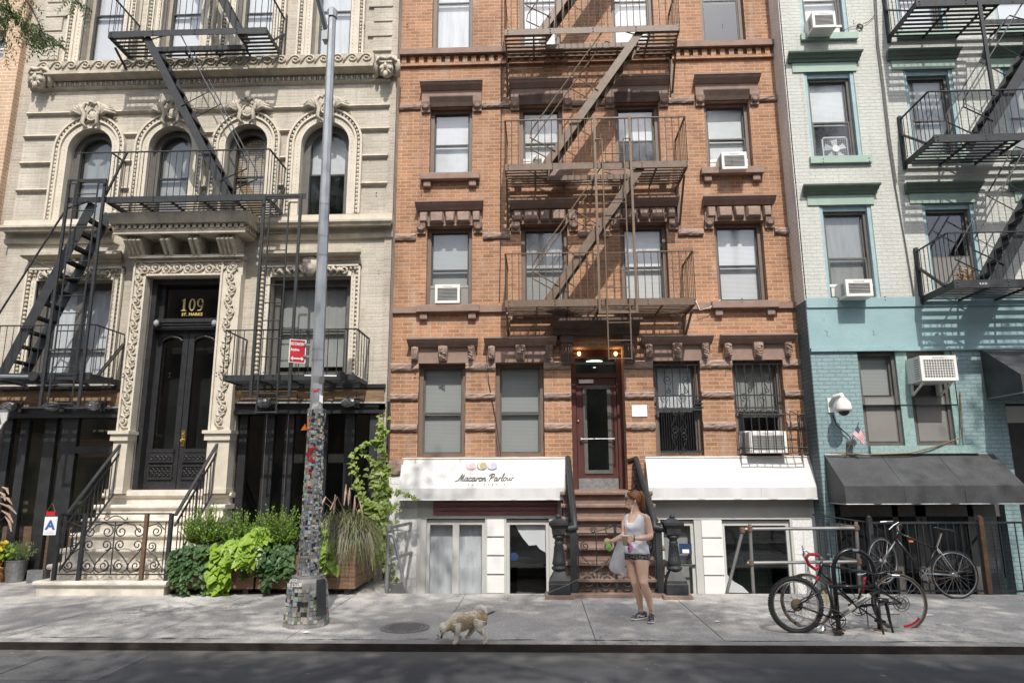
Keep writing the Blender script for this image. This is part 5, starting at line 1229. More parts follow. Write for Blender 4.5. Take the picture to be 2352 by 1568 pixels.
# black awnings
za = at(2090,1043,YR).z; Yf = 11.8
aw3 = awning('awning', 5.06, 7.98, YR-.01, Yf, za, at(2140,1115,Yf).z, at(2140,1157,Yf).z, M['awning_black'], 'long black awning with faded lettering over the fenced basement shop', M['galv'])
Yf2 = 11.55
aw4 = awning('awning', 8.0, 11, YR-.01, Yf2, at(2251,801,YR).z, at(2343,859,Yf2).z, at(2350,901,Yf2).z, M['awning_black'], 'black awning over a doorway, cut off by the right edge', M['galv'])
# dark entry under the second awning
MB().box(ent[0],YR+.6,0,ent[2],YR+.65,ent[3]).build('entry_door', M['black_paint'], rb)
c_ = at(2340,1000,YR-.02); ns = MB().box(ent[0]+.02,YR+.3,c_.z+.25,ent[0]+.6,YR+.32,c_.z+.55).build('notice_board', M['shop_grey'], rb); text('lettering', 'NYC', (ent[0]+.12,YR+.295,c_.z+.46), .09, M['letter_dark'], ns)
# basement shop below the long awning
b = MB().box(5.15,YR+.1,1.62,8.05,YR+.3,1.95); sr = b.build('shutter_housing', M['grey_frame'], rb); b = MB()
for i in range(5): b.box(5.4,YR+.02,1.30+.07*i,7.6,YR+.1,1.355+.07*i)
b.build('shutter_slat', M['dark_frame'], sr)
f = MB()
for px in (2065, 2119, 2130, 2240): x = at(px,1280,YR+.15).x; f.box(x-.05,YR+.12,-.9,x+.05,YR+.2,1.3)
f.box(5.3,YR+.12,1.1,8.05,YR+.2,1.3); f = f.build('shopfront_frame', M['grey_frame'], rb)
b = MB(); pane(b, 5.2, -.8, 8.0, 1.2, YR+.16); b.build('pane', M['glass_dark'], f); MB().box(5.1,YR+1.2,-.9,8.1,YR+1.25,2).build('back_wall', M['void'], f)
MB().box(5.02,YR+.02,-.9,5.16,YR+.3,1.95).build('jamb', M['teal_brick'], f)
# iron fence
YF = 11.40
fc = thing('iron_fence', (7,YF,0), 'black iron picket fence in front of the basement shop', 'fence')
zt, zb = at(2150,1199,YF).z, at(2150,1356,YF).z; fx0 = at(2004,1280,YF).x; b = MB(); x = fx0
b.box(fx0,YF-.012,zt-.02,10.5,YF+.012,zt+.012); b.box(fx0,YF-.012,zb-.012,10.5,YF+.012,zb+.012); b.build('rail', M['black_iron'], fc)
b = MB()
while x < 10.4: b.tube([(x,YF,zb-.02),(x,YF,zt)], .0095, 5); x += .118
b.build('picket_grating', M['black_iron'], fc)
for px, m_ in ((2005,'black_iron'),(2262,'rust')): x = at(px,1280,YF).x; MB().box(x-.035,YF-.035,-.05,x+.035,YF+.035,zt+.06).ball((x,YF,zt+.07), .04, 8).build('fence_post', M[m_], fc)
b = MB(); zt2 = zt+.02; b.tube([(fx0,YF,zt),(fx0-.45,YR,zt2+.05)], .014, 6); b.tube([(fx0,YF,zb),(fx0-.45,YR,zb)], .012, 6)
for i in range(1, 10): t_ = i/10; b.tube([(fx0-.45*t_,YF+(YR-YF)*t_,zb),(fx0-.45*t_,YF+(YR-YF)*t_,zt)], .0095, 5)
b.tube([(at(2225,1300,YF).x,YF+.9,.0),(at(2262,1230,YF).x,YF,zt-.1)], .02, 6)
b.build('return_grating', M['black_iron'], fc)
# scaffold-pipe rails around the areaway
YP = 11.47
pr = thing('pipe_railing', (at(1850,1360,YP).x,YP,0), 'grey scaffold pipe railing with rusty joints in front of the white shop', 'railing')
P = lambda px, py, y=YP: at(px, py, y)
b = MB().tube([P(1722,1203),P(1727,1300),P(1731,1366)], .028, 8).build('post', M['rust_pipe'], pr); MB().tube([P(1966,1197),P(1972,1290),P(1976,1366)], .028, 8).build('post', M['rust_pipe'], pr)
MB().tube([P(1704,1216),P(1716,1214),P(1966,1212)], .026, 8).build('top_rail', M['rust_pipe'], pr); MB().tube([P(1716,1292),P(1974,1289)], .026, 8).build('middle_rail', M['rust_pipe'], pr)
MB().tube([P(1706,1217),P(1668,1366)], .026, 8).build('brace', M['rust_pipe'], pr)
for y_, a in ((1211,1200),(1288,1264)): q = P(1968,y_); MB().tube([q, (q.x-.02,12.5,q.z-.0)], .026, 8).build('return_rail', M['rust_pipe'], pr)
for q in (P(1722,1214),P(1725,1292),P(1967,1211),P(1973,1289),P(1705,1217)): MB().lathe((q.x,q.y,q.z-.045), ((.030,0),(.046,.01),(.046,.08),(.030,.09)), 10).build('pipe_joint', M['rust'], pr)
pr = thing('pipe_railing', (at(893,1360,YP).x,YP,0), 'grey steel pipe handrail beside the planters, hung with vine', 'railing')
q0 = P(892,1212); MB().tube([(q0.x,YP,q0.z),(q0.x,YP,0)], .030, 8).build('post', M['galv'], pr)
for y_ in (1211, 1287): q = P(893,y_); MB().tube([q, (q.x+.10,12.94,q.z-.02)], .028, 8).build('return_rail', M['galv'], pr); MB().lathe((q.x,q.y,q.z-.06), ((.032,0),(.045,.01),(.045,.10),(.032,.11)), 10).build('pipe_joint', M['galv'], pr)
MB().tube([P(893,1226),P(900,1226),P(906,1238),P(934,1364)], .026, 8).build('handrail', M['galv'], pr)
# ================================================================== fire escapes
def platform(fe, x0, x1, yf, yb, z, mat, gap=None, bh=.12, end=True, nm='landing_frame'):
    b = MB(); b.box(x0,yf,z-bh/2,x1,yf+.012,z+bh/2); b.box(x0,yf+.012,z+bh/2-.012,x1,yf+.05,z+bh/2)
    for x in (x0, x1): b.box(x-.006,yf+.012,z-bh/2,x+.006,yb,z+bh/2-.02)
    for i in range(int((x1-x0)/.42)+1):
        for d in (.03,): b.ball((x0+.06+i*.84,yf-.004,z+d), .014, 5); b.ball((x0+.06+i*.84,yf-.004,z-d), .014, 5)
    p = b.build(nm, mat, fe); b = MB(); ym = yb-.42; zz = z-.02
    y = yf+.09
    while y < yb-.03:
        if gap and y < ym-.02:
            if gap[0]-x0 > .1: b.box(x0,y,zz,gap[0],y+.062,zz+.010)
            if x1-gap[1] > .1: b.box(gap[1],y,zz,x1,y+.062,zz+.010)
        else: b.box(x0,y,zz,x1,y+.062,zz+.010)
        y += .118
    b.build('slat_grating', mat, p); b = MB()
    if gap:
        b.box(gap[0],ym-.03,zz-.06,gap[1],ym-.018,zz+.04)
        for g in gap: b.box(g-.01,yf+.012,zz-.05,g+.01,ym,zz-.002)
    k = max(2, round((x1-x0)/.62)); 
    for i in range(1, k):
        x = x0+(x1-x0)*i/k; y0 = ym if gap and gap[0] < x < gap[1] else yf+.012
        b.box(x-.016,y0,zz-.035,x+.016,yb,zz-.002)
    b.build('bearer_frame', mat, p); return p
def brackets(fe, xs, yf, yb, z, mat, drop=.95):
    for x in xs: MB().box(x-.03,yb-.06,z-drop,x+.03,yb+.01,z+.0).bar((x,yf+.25,z-.06),(x,yb-.04,z-drop+.12),.035,.035,(1,0,0)).build('wall_bracket', mat, fe)
def railing(fe, segs, z0, h_, mat, sp=.125, lean=None, r=.008):
    for a, c in segs:
        a, c = V(a), V(c); d = c-a; L = d.length; n = max(1, round(L/sp)); b = MB()
        o = MB().bar((a.x,a.y,z0+h_),(c.x,c.y,z0+h_),.035,.018).build('railing', mat, fe)
        for i in range(n+1): p = a+d*(i/n); b.tube([(p.x,p.y,z0),(p.x,p.y,z0+h_)], r, 4)
        b.build('baluster_grating', mat, o)
def stair(fe, x0, z0, x1, z1, ya, yb, mat, sh=.15, n=10, open_=True):
    b = MB()
    for y in (ya, yb): b.bar((x0,y,z0),(x1,y,z1),.012,sh)
    s = b.build('stair_frame', mat, fe)
    for i in range(1, n):
        t = i/n; x = x0+(x1-x0)*t; z = z0+(z1-z0)*t
        b = MB().box(x-.075,ya+.006,z-.008,x+.075,yb-.006,z+.008); b.box(x-.075,ya+.006,z-.035,x-.068,yb-.006,z); b.build('tread', mat, s)
    return s
def handrail(fe, pts, mat, r=.013): return MB().tube(pts, r, 6).build('handrail', mat, fe)
def rails(fe, x0, z0, x1, z1, ya, yb, mat, h_=.62):
    d = V((x1-x0,0,z1-z0)).normalized(); s = 1 if x1 > x0 else -1
    for y in (ya-.015, yb+.015):
        a, c = V((x0,y,z0)), V((x1,y,z1)); nrm = V((-s*abs(d.z),0,abs(d.x)))*h_
        p = [a+d*.35, a+d*.35+nrm*.9-d*.04, a+d*.45+nrm, c-d*.40+nrm, c-d*.25+nrm*.95, c-d*.12+nrm*.1]
        handrail(fe, p, mat); handrail(fe, [a+(c-a)*.55, a+(c-a)*.55+nrm], mat, .010)
def px3(px, py, Y): return at(px, py, Y)
# ---- middle, brown
mi = M['brown_iron']; YF_ = 12.08
fe = thing('fire_escape', (1.2,YM,4.6), 'brown iron fire escape zigzagging down the red brick house', 'fire escape')
F3, F2, F1 = at(1360,69,YF_), at(1368,380,YF_), at(1380,694,YF_)
z3, z2, z1 = F3.z, F2.z, F1.z
xa = (at(1160,68,YF_).x+at(1160,380,YF_).x+at(1160,694,YF_).x)/3; xb = (at(1561,64,YF_).x+at(1578,380,YF_).x+at(1600,694,YF_).x)/3
for z, px in ((z3,1243),(z2,1245),(z1,1250)):
    g0, g1 = at(px,(69 if z==z3 else 380),YF_).x+.1, at(1470,(69 if z==z3 else 400),YF_).x
    platform(fe, xa, xb, YF_, YM-.02, z, mi, (g0, g1) if z != z1 else None, .13)
    brackets(fe, (xa+.02, xb-.02), YF_, YM, z-.06, mi, .95 if z != z1 else .5)
H_ = at(1360,273,YF_).z-z2
for z in (z3, z2):
    railing(fe, [((xa,YM),(xa,YF_)),((xa,YF_),(xb,YF_)),((xb,YF_),(xb,YM))], z+.06, H_-.06, mi)
gl, gr_ = at(1371,640,YF_).x, at(1459,640,YF_).x
railing(fe, [((xa,YM),(xa,YF_)),((xa,YF_),(gl-.05,YF_)),((gr_+.05,YF_),(xb,YF_)),((xb,YF_),(xb,YM))], z1+.06, at(1360,580,YF_).z-z1-.06, mi)
for za, zb, p0, p1 in ((z1,z2,1258,1474),(z2,z3,1252,1472)):
    x0, x1 = at(p0,(683 if za==z1 else 366),YF_).x, at(p1,(400 if za==z1 else 84),YF_).x
    stair(fe, x0, za+.05, x1, zb-.03, YF_+.06, YF_+.50, mi, n=10); rails(fe, x0, za+.05, x1, zb-.03, YF_+.06, YF_+.50, mi)
x0, x1 = at(1243,58,YF_).x, at(1243,58,YF_).x+1.85; stair(fe, x0, z3+.05, x1, z3+2.85, YF_+.06, YF_+.50, mi); rails(fe, x0, z3+.05, x1, z3+2.85, YF_+.06, YF_+.50, mi)
# sliding drop ladder in its guides
YLd = YF_-.05; zt = at(1405,270,YLd).z; zb = at(1420,720,YLd).z
b = MB()
for a, c in ((1365,1377),(1446,1462)): x = (at(a,270,YLd).x+at(c,720,YLd).x)/2; b.box(x-.022,YLd-.03,zb,x+.022,YLd+.01,zt)
gx0, gx1 = (at(1365,270,YLd).x+at(1377,720,YLd).x)/2, (at(1446,270,YLd).x+at(1462,720,YLd).x)/2
b.box(gx0,YLd-.025,zt-.03,gx1,YLd-.0,zt); b.box(gx0,YLd-.025,zb,gx1,YLd,zb+.05); b.build('ladder_guide', mi, fe)
lx0, lx1 = gx0+.13, gx1-.13; zl0 = at(1428,827,YLd).z; zl1 = at(1400,322,YLd).z; b = MB()
for x in (lx0, lx1): b.tube([(x,YLd-.05,zl0),(x,YLd-.05,zl1)], .014, 6)
z = zl0+.02
while z < zl1: b.tube([(lx0,YLd-.05,z),(lx1,YLd-.05,z)], .010, 5); z += .325
b.tube([(lx0,YLd-.05,zl1),(gx0,YLd-.05,zl1)], .012, 5); b.tube([(lx1,YLd-.05,zl1),(gx1,YLd-.05,zl1)], .012, 5); b.build('drop_ladder', mi, fe)
# ---- left, black
bi = M['black_iron']; YF_ = 11.77
fe = thing('fire_escape', (-7,YL,6), 'black iron fire escape climbing the pale stone house', 'fire escape')
zU = (at(400,79,YF_).z+at(600,66,YF_).z)/2; zLo = at(420,456,YF_).z
xa, xb = at(248,82,YF_).x, at(612,68,YF_).x
platform(fe, xa, xb, YF_, YL-.02, zU, bi, (at(325,80,YF_).x,at(545,72,YF_).x), .13); brackets(fe, (xa,), YF_, YL, zU-.06, bi, .5)
railing(fe, [((xa,YL),(xa,YF_)),((xa,YF_),(xb,YF_)),((xb,YF_),(xb,YL))], zU+.06, .80, bi)
MB().box(xb-.03,YL-.07,zU-.05,xb+.03,YL+.0,zU+1.0).bar((xb,YF_+.35,zU+.02),(xb,YL-.04,zU+.55),.03,.05,(1,0,0)).build('wall_bracket', bi, fe)
xa2, xb2 = at(244,458,YF_).x, at(612,448,YF_).x
platform(fe, xa2, xb2, YF_, YL-.02, zLo, bi, None, .12)
MB().box(at(158,461,YF_).x,YF_-.006,zLo-.05,xa2,YF_+.006,zLo+.06).box(xb2,YF_-.006,zLo-.05,at(703,447,YF_).x,YF_+.006,zLo+.05).build('outrigger_beam', bi, fe)
hr = at(420,347,YF_).z-zLo
railing(fe, [((xa2,YF_+.45),(xa2,YF_)),((xa2,YF_),(xb2,YF_)),((xb2,YF_),(xb2,YL))], zLo+.06, hr-.06, bi)
MB().tube([(at(175,355,YF_).x,YF_,zLo+hr-.1),(at(177,352,YF_).x,YF_,zLo+hr),(xa2,YF_,zLo+hr)], .013, 6).bar((xa2-.02,YF_,zLo+.1),(xa2+.3,YF_,zLo+hr),.035,.03).build('railing_stay', bi, fe)
MB().box(xb2-.03,YL-.07,zLo-.1,xb2+.03,YL,zLo+.95).bar((xb2,YF_+.35,zLo+.02),(xb2,YL-.04,zLo+.6),.03,.05,(1,0,0)).build('wall_bracket', bi, fe)
x0, x1 = at(330,96,YF_).x, at(520,440,YF_).x
stair(fe, x1, zLo+.05, x0, zU-.03, YF_+.06, YF_+.5, bi); rails(fe, x1, zLo+.05, x0, zU-.03, YF_+.06, YF_+.5, bi)
x0 = at(478,0,YF_).x; stair(fe, at(545,62,YF_).x, zU+.05, at(545,62,YF_).x-1.5, zU+2.8, YF_+.06, YF_+.5, bi)
# lower left balcony reached by the long stair
zB = at(120,864,YF_).z; xbr = at(206,864,YF_).x; xbl = -11.6
platform(fe, xbl, xbr, YF_, YL-.02, zB, bi, None, .13)
zr = at(110,747,YF_).z
railing(fe, [((xbl,YF_),(xbr,YF_)),((xbr,YF_),(xbr,YL-.05))], zB+.06, zr-zB-.06, bi)
MB().bar((xbr,YF_+.2,zB+.02),(xbr,YL-.04,zB+.75),.03,.06,(1,0,0)).build('wall_bracket', bi, fe)
sx1, sx0 = at(208,472,YF_).x, at(2,838,YF_).x
stair(fe, sx0, zB+.05, sx1, zLo-.04, YF_+.06, YF_+.56, bi, .19, n=12)
a, c = at(152,468,YF_), at(0,700,YF_); d_ = c-a; handrail(fe, [at(205,462,YF_), at(152,480,YF_), at(77,597,YF_), at(0,717,YF_), at(-40,790,YF_)], bi, .018); handrail(fe, [at(77,597,YF_), at(118,617,YF_)], bi, .012)
def ladder(fe, guides, stiles, yg, ztop, zbot, ltop, lbot, mat, hook=True):
    b = MB()
    for x in guides: b.box(x-.024,yg-.02,zbot,x+.024,yg+.02,ztop)
    b.box(guides[0],yg-.018,zbot,guides[1],yg+.015,zbot+.03); b.box(guides[0],yg-.018,ztop-.03,guides[1],yg+.015,ztop); b.build('ladder_guide', mat, fe)
    b = MB(); y = yg-.05
    for x in stiles: b.tube([(x,y,lbot),(x,y,ltop)], .016, 6)
    z = lbot+.02
    while z < ltop-.1: b.tube([(stiles[0],y,z),(stiles[1],y,z)], .011, 5); z += .325
    if hook:
        b.tube([(stiles[0],y,ltop),(stiles[0]-.16,y,ltop)], .014, 5); b.tube([(stiles[1],y,ltop),(stiles[1]+.16,y,ltop)], .014, 5)
    b.build('drop_ladder', mat, fe)
yg = YF_-.06
mean = lambda *p: sum(at(px,py,yg).x for px, py in p)/len(p)
ladder(fe, (mean((158,425),(112,784),(92,934)), mean((245,412),(197,784),(179,934))), (mean((174,425),(136,784),(116,926)), mean((226,422),(189,784),(170,926))), yg, at(200,412,yg).z, at(135,935,yg).z, at(200,424,yg).z, at(142,930,yg).z, bi)
ladder(fe, (mean((606,470),(585,784)), mean((690,468),(673,784),(662,940))), (mean((622,470),(604,784),(590,950)), mean((669,470),(645,784),(635,950))), yg, at(648,448,yg).z, at(636,912,yg).z, at(640,468,yg).z, at(612,950,yg).z, bi)
# small balcony under the right-hand ground window
zB2 = at(660,866,YF_).z; c0, c1 = at(510,866,YF_).x, at(815,862,YF_).x
fb = thing('window_balcony', ((c0+c1)/2,YL,zB2), 'small black iron balcony directly behind the lamp post', 'balcony')
platform(fb, c0, c1, YF_+.02, YL-.02, zB2, bi, None, .10)
zr = at(700,756,YF_).z
railing(fb, [((c0,YL-.02),(c0,YF_+.02)),((c0,YF_+.02),(c1,YF_+.02)),((c1,YF_+.02),(c1,YL-.02))], zB2+.05, zr-zB2-.05, bi, .17)
for p0, p1, q in ((0,78,'left'),(700,785,'right')):                   # shop lighting tubes
    a, c = at(p0,863,YF_-.06), at(p1,864,YF_-.06)
    l = thing('tube_lamp', c, 'chrome tube light fixed along the balcony front, ' + ('beside the lamp post' if p0 else 'at the far edge of the photo'), 'lamp', 'chrome tube lights')
    MB().tube([a, c], .022, 8).build('tube', M['chrome'], l); MB().lathe((c.x,c.y,c.z), ((.02,-.03),(.085,-.03),(.085,.03),(.02,.03)), 16, 'y').build('end_cap', M['black_paint'], l)
# ---- right, black
YF_ = 11.47
fe = thing('fire_escape', (8,YR,5), 'black iron fire escape on the white house above the teal wall', 'fire escape')
z1, z2, z3 = at(2270,651,YF_).z, at(2240,316,YF_).z, at(2200,5,YF_).z
xa = (at(2198,652,YF_).x+at(2145,318,YF_).x+at(2099,6,YF_).x)/3; xe = 11.0
for z in (z1, z2, z3):
    platform(fe, xa, xe, YF_, YR-.02, z, bi, (xa+1.5, xa+3.2) if z != z1 else None, .14)
    MB().box(xa-.03,YR-.07,z-.1,xa+.03,YR,z+.98).bar((xa,YF_+.25,z+.03),(xa,YR-.04,z+.6),.03,.06,(1,0,0)).build('wall_bracket', bi, fe)
hr = at(2250,208,YF_).z-z2
for z in (z1, z2, z3): railing(fe, [((xa,YR-.03),(xa,YF_)),((xa,YF_),(xe,YF_))], z+.07, hr-.07, bi)
for za, zb, p, q in ((z1,z2,(2262,640),(2352,470)),(z2,z3,(2236,305),(2352,106))):
    a, c = at(*p,YF_+.3), at(*q,YF_+.3); k_ = (zb-za)/(c.z-a.z); x1 = a.x+(c.x-a.x)*k_
    stair(fe, a.x, za+.05, x1, zb-.03, YF_+.06, YF_+.55, bi, .18, n=11); rails(fe, a.x, za+.05, x1, zb-.03, YF_+.06, YF_+.55, bi)
MB().box(at(2268,130,YF_).x-.03,YF_-.02,z2+.8,at(2268,130,YF_).x+.03,YF_+.02,z3).build('hanger_post', bi, fe)
c = at(2222,641,YF_+.12); pt = thing('dried_plant', (c.x,YF_+.15,z1), 'withered brown pot plant standing on the lowest black fire escape landing', 'plant')
b = MB()
for i in range(90): a = random.uniform(0,6.3); r = random.uniform(0,.16); b.leaf((c.x+r*cos(a),YF_+.18+r*.6*sin(a),z1+.08+random.uniform(0,.26)), (cos(a),sin(a),random.uniform(-.3,1)), (0,0,1), .07, .05)
for i in range(6): b.tube([(c.x+.03*i-.09,YF_+.18,z1+.06),(c.x+random.uniform(-.15,.15),YF_+.18,z1+.3)], .006, 4)
b.build('foliage', M['dry_leaf'], pt); MB().lathe((c.x,YF_+.18,z1+.0), ((.07,0),(.09,.10),(.08,.10),(.0,.09)), 12).build('pot', M['terracotta'], pt)
text('sticker_lettering', 'R.A.D', (at(2258,650,YF_).x,YF_-.004,z1-.02), .05, M['sign_white'], fe)

# ================================================================== lamp post with mosaic
PY, PXx = 8.95, at(690,1440,8.95).x
lx, ly = -2.93, 9.0
lp = thing('lamp_post', (lx,ly,0), 'grey octagonal street lamp post with a tiled mosaic base', 'lamp post')
def oct_(r, z, n=8, dx=0): dx = -.011*max(0, z-1.6); return [(lx+dx+r*cos(2*pi*(k+.5)/n), ly+r*sin(2*pi*(k+.5)/n), z) for k in range(n)]
Zp = lambda py: at(705, py, ly-.1).z
zA, zB_ = Zp(1328), Zp(985); zT = at(757,28,ly).z
MB().loft([oct_(.285,0),oct_(.275,.06),oct_(.235,zA-.04),oct_(.20,zA),oct_(.20,zA+.03)]).build('base', M['conc_post'], lp)
MB().loft([oct_(.130,zA),oct_(.100,zB_),oct_(.110,zB_),oct_(.107,zB_+.27),oct_(.085,zB_+.28)]).build('mosaic_shaft', M['conc_post'], lp)
tl = lx+.10
MB().loft([oct_(.084,zB_+.2),oct_(.056,zT,8,.0)]).build('pole', M['steel'], lp)
MB().loft([oct_(.075,zT-.1),oct_(.075,zT+.02),oct_(.05,zT+.05)]).build('pole_cap', M['steel'], lp)
lx -= .07
MB().box(lx-.12,ly-.07,zT-.5,lx-.04,ly+.07,zT-.1).build('arm_bracket', M['steel'], lp)
MB().tube([(lx-.07,ly-.02,zT-.35),(lx-.17,ly-.5,zT+.25),(lx-.3,ly-1.6,zT+1.3)], .042, 8).build('lamp_arm', M['steel'], lp); lx += .07
for z in (Zp(538), Zp(465), Zp(582), Zp(800), Zp(825), Zp(893)):
    r = .084-(z-zB_)*.0046+.004; MB().loft([oct_(r,z-.012),oct_(r,z+.012)]).build('band_clamp', M['galv'], lp)
TC = [plain('tile_%s' % n, c, .25, var=.15, scale=20) for n, c in (('white',(.46,.46,.43)),('cream',(.36,.33,.27)),('grey',(.2,.2,.195)),('black',(.03,.03,.035)),('navy',(.02,.03,.11)),('blue',(.16,.26,.42)),('green',(.24,.34,.29)),('teal',(.2,.34,.36)),('olive',(.15,.16,.08)),('yellow',(.5,.36,.08)),('red',(.33,.03,.03)),('mirror',(.34,.36,.38)))]
b = MB(); rnd = random.Random(5)
def tileat(k, u, z, r, w_, h_, mi_):          # a tile on face k of the octagon
    a = 2*pi*(k+1)/8; nx, ny = cos(a), sin(a); rr = r*cos(pi/8)+.002; tx, ty = -ny, nx; b.m = mi_
    c = V((lx+nx*rr+tx*u, ly+ny*rr+ty*u, z)); t3 = V((tx,ty,0)); n3 = V((nx,ny,0)); th = rnd.uniform(.006,.014); sk_ = rnd.uniform(-.2,.2)
    q = [c+t3*(i*w_/2)+V((0,0,j*h_/2))+t3*(sk_*j*h_/2*.4) for i, j in ((-1,-1),(1,-1),(1,1),(-1,1))]
    n = len(b.v); b.v += [tuple(p) for p in q]+[tuple(p+n3*th) for p in q]
    for f in ((4,5,6,7),(0,1,5,4),(1,2,6,5),(2,3,7,6),(3,0,4,7)): b.f.append(tuple(n+i for i in f)); b.mi.append(mi_)
for k in (3, 4, 5, 6, 7):
    z = zA+.05
    while z < zB_+.26:
        t = (z-zA)/(zB_-zA); r = .130+(.100-.130)*min(t,1) if z < zB_ else .109; W_ = 2*r*sin(pi/8); u = -W_/2+.006; h_ = rnd.uniform(.025,.05)
        while u < W_/2-.014:
            w_ = min(rnd.uniform(.018,.05), W_/2-u-.002)
            if rnd.random() < .78: tileat(k, u+w_/2, z, r, w_-.005, h_-.006, rnd.choices(range(12), (4,3,6,3,1.6,1.2,1.8,1,1.6,.6,.3,4))[0])
            u += w_
        z += h_
    z = .07
    while z < zA-.08:
        r = .275+(.235-.275)*z/zA; W_ = 2*r*sin(pi/8); u = -W_/2+.008; h_ = rnd.uniform(.03,.06)
        dark = k == 5 and .14 < z < .40
        while u < W_/2-.02:
            w_ = min(rnd.uniform(.025,.06), W_/2-u-.004)
            if rnd.random() < .8: tileat(k, u+w_/2, z, r, w_-.006, h_-.008, rnd.choices(range(12), (0,0,1.5,5,0,0,.2,0,.2,0,0,.3) if dark and abs(u) < W_*.36 else (3,2.5,4,.6,.2,.5,1.3,.8,1.3,.1,.15,.8))[0])
            u += w_
        z += h_
b.build('mosaic_tile', TC, lp)
MB().loft([[(lx+.02+.09*cos(.6+4.4*i/9)*(1), ly-.112, zB_-.33+.10*sin(.6+4.4*i/9)) for i in range(10)] + [(lx+.05+.06*cos(4.6-3.6*i/9), ly-.112, zB_-.33+.075*sin(4.6-3.6*i/9)) for i in range(10)], [(lx+.02+.09*cos(.6+4.4*i/9), ly-.106, zB_-.33+.10*sin(.6+4.4*i/9)) for i in range(10)] + [(lx+.05+.06*cos(4.6-3.6*i/9), ly-.106, zB_-.33+.075*sin(4.6-3.6*i/9)) for i in range(10)]]).build('crescent_tile', TC[10], lp)
rbase = .275*cos(pi/8)
c = (lx-.08, ly-.248*1.0, .50); text('lettering', 'JAZZ', (lx-.10,ly-.252,.545), .042, M['sign_white'], lp, ext=.006); text('lettering', 'III CLUB', (lx-.085,ly-.252,.49), .052, M['sign_white'], lp, ext=.006)
b = MB().box(lx+.16,ly-.20,.16,lx+.25,ly-.195,.58); o = MB(); p = [(lx+.135,ly-.215),(lx+.255,ly-.10)]
o.loft([[(p[0][0]+.065,p[0][1]-.0,.14),(p[1][0]+.035,p[1][1]-.02,.14),(p[1][0]+.02,p[1][1]+.02,.14),(p[0][0]+.05,p[0][1]+.03,.14)],[(p[0][0]+.035,p[0][1]+.02,.56),(p[1][0]-.005,p[1][1]+.0,.56),(p[1][0]-.02,p[1][1]+.03,.56),(p[0][0]+.02,p[0][1]+.05,.56)]]); o.build('access_door', M['black_iron'], lp)
# stickers on the pole: real paper patches
ST = [(0,'sign_red',Zp(896),.20,.045),(.02,'sign_white',Zp(955),.11,.12),(-.03,'shop_grey',Zp(985),.10,.11),(.04,'letter_dark',Zp(870),.10,.09),(-.05,'grille',Zp(870),.07,.09),(.05,'sign_white',Zp(915),.05,.10),(.0,'grille_light',Zp(930),.12,.05),(.04,'step_stone',Zp(978),.07,.08)]
for i, (dx, mt_, z, w_, h_) in enumerate(ST):
    k = 5 if dx <= 0.03 else 6; a = 2*pi*(k+1)/8; b = MB(); r = (.084-(z-zB_)*.0046)*cos(pi/8)+.003; n3 = V((cos(a),sin(a),0)); t3 = V((-sin(a),cos(a),0)); w2 = min(w_,.075)
    c = V((lx,ly,z))+n3*r+t3*(dx*.2); s_ = .01*(i % 3-1); b.face(c-t3*w2/2-V((0,0,h_/2-s_)), c+t3*w2/2-V((0,0,h_/2+s_)), c+t3*w2/2+V((0,0,h_/2-s_)), c-t3*w2/2+V((0,0,h_/2+s_))); b.build('sticker', M[mt_], lp)
c = at(694,976,ly-.1); b = MB(); b.face((lx-.10,ly-.06,c.z-.06),(lx-.05,ly-.11,c.z-.05),(lx-.05,ly-.11,c.z+.08),(lx-.10,ly-.06,c.z+.09)); b.face((lx-.10,ly-.06,c.z-.06),(lx-.17,ly-.1,c.z-.07),(lx-.12,ly-.09,c.z+.02)); b.build('sticker', M['orange'], lp)
# red parking sign strapped to the pole
q = [at(664,783,ly-.12), at(703,776,ly-.02), at(701,829,ly-.02), at(662,837,ly-.12)]
sg = thing('parking_sign', (q[0]+q[2])*.5, 'red NO STANDING Anytime sign with a double arrow strapped to the lamp post', 'sign')
xv = (q[1]-q[0]); zv = V((0,0,(q[0].z-q[3].z+q[1].z-q[2].z)/2)); xw = xv.length; xh = V((xv.x,xv.y,0)).normalized(); nn = xh.cross(V((0,0,1))); hh = zv.z; org = V((q[3].x,q[3].y,(q[2].z+q[3].z)/2)); xw = V((xv.x,xv.y,0)).length
# true sign: a little wider than its foreshortened look
def plate(b, u0, v0, u1, v1, d): 
    p = [org+xh*u+V((0,0,v))+nn*d for u, v in ((u0,v0),(u1,v0),(u1,v1),(u0,v1))]; p2 = [x-nn*.006 for x in p]; b.loft([p, p2])
b = MB(); plate(b, 0,0,xw,hh,0); b.build('plate', M['sign_white'], sg); b = MB(); plate(b, .012,.012,xw-.012,hh-.012,.003); b.build('face', M['sign_red'], sg)
RS = M4((xh, V((0,0,1)), xh.cross(V((0,0,1))))).transposed().to_3x3()
L_ = lambda u, v: org+xh*u+V((0,0,v))+nn*.006
text('lettering', 'NO STANDING', L_(xw/2,hh*.74), .042, M['sign_white'], sg, rot=RS, ext=.002, offset=.0015, sx=xw/.32, sy=1.4); text('lettering', 'Anytime', L_(xw*.08,hh*.50), .045, M['sign_white'], sg, rot=RS, ext=.002, align='LEFT', sx=.75, offset=.001, sy=1.2)
b = MB()
for poly in ([(.1,.18),(.25,.27),(.25,.21),(.75,.21),(.75,.27),(.9,.18),(.75,.09),(.75,.15),(.25,.15),(.25,.09)],): b.face(*[L_(u*xw, v*hh) for u, v in poly])
b.build('arrow_print', M['sign_white'], sg)
for v in (.3, .8): c = L_(xw,hh*v); MB().bar(c-xh*.03,c+xh*.05,.03,.03).build('strap_bracket', M['galv'], sg)
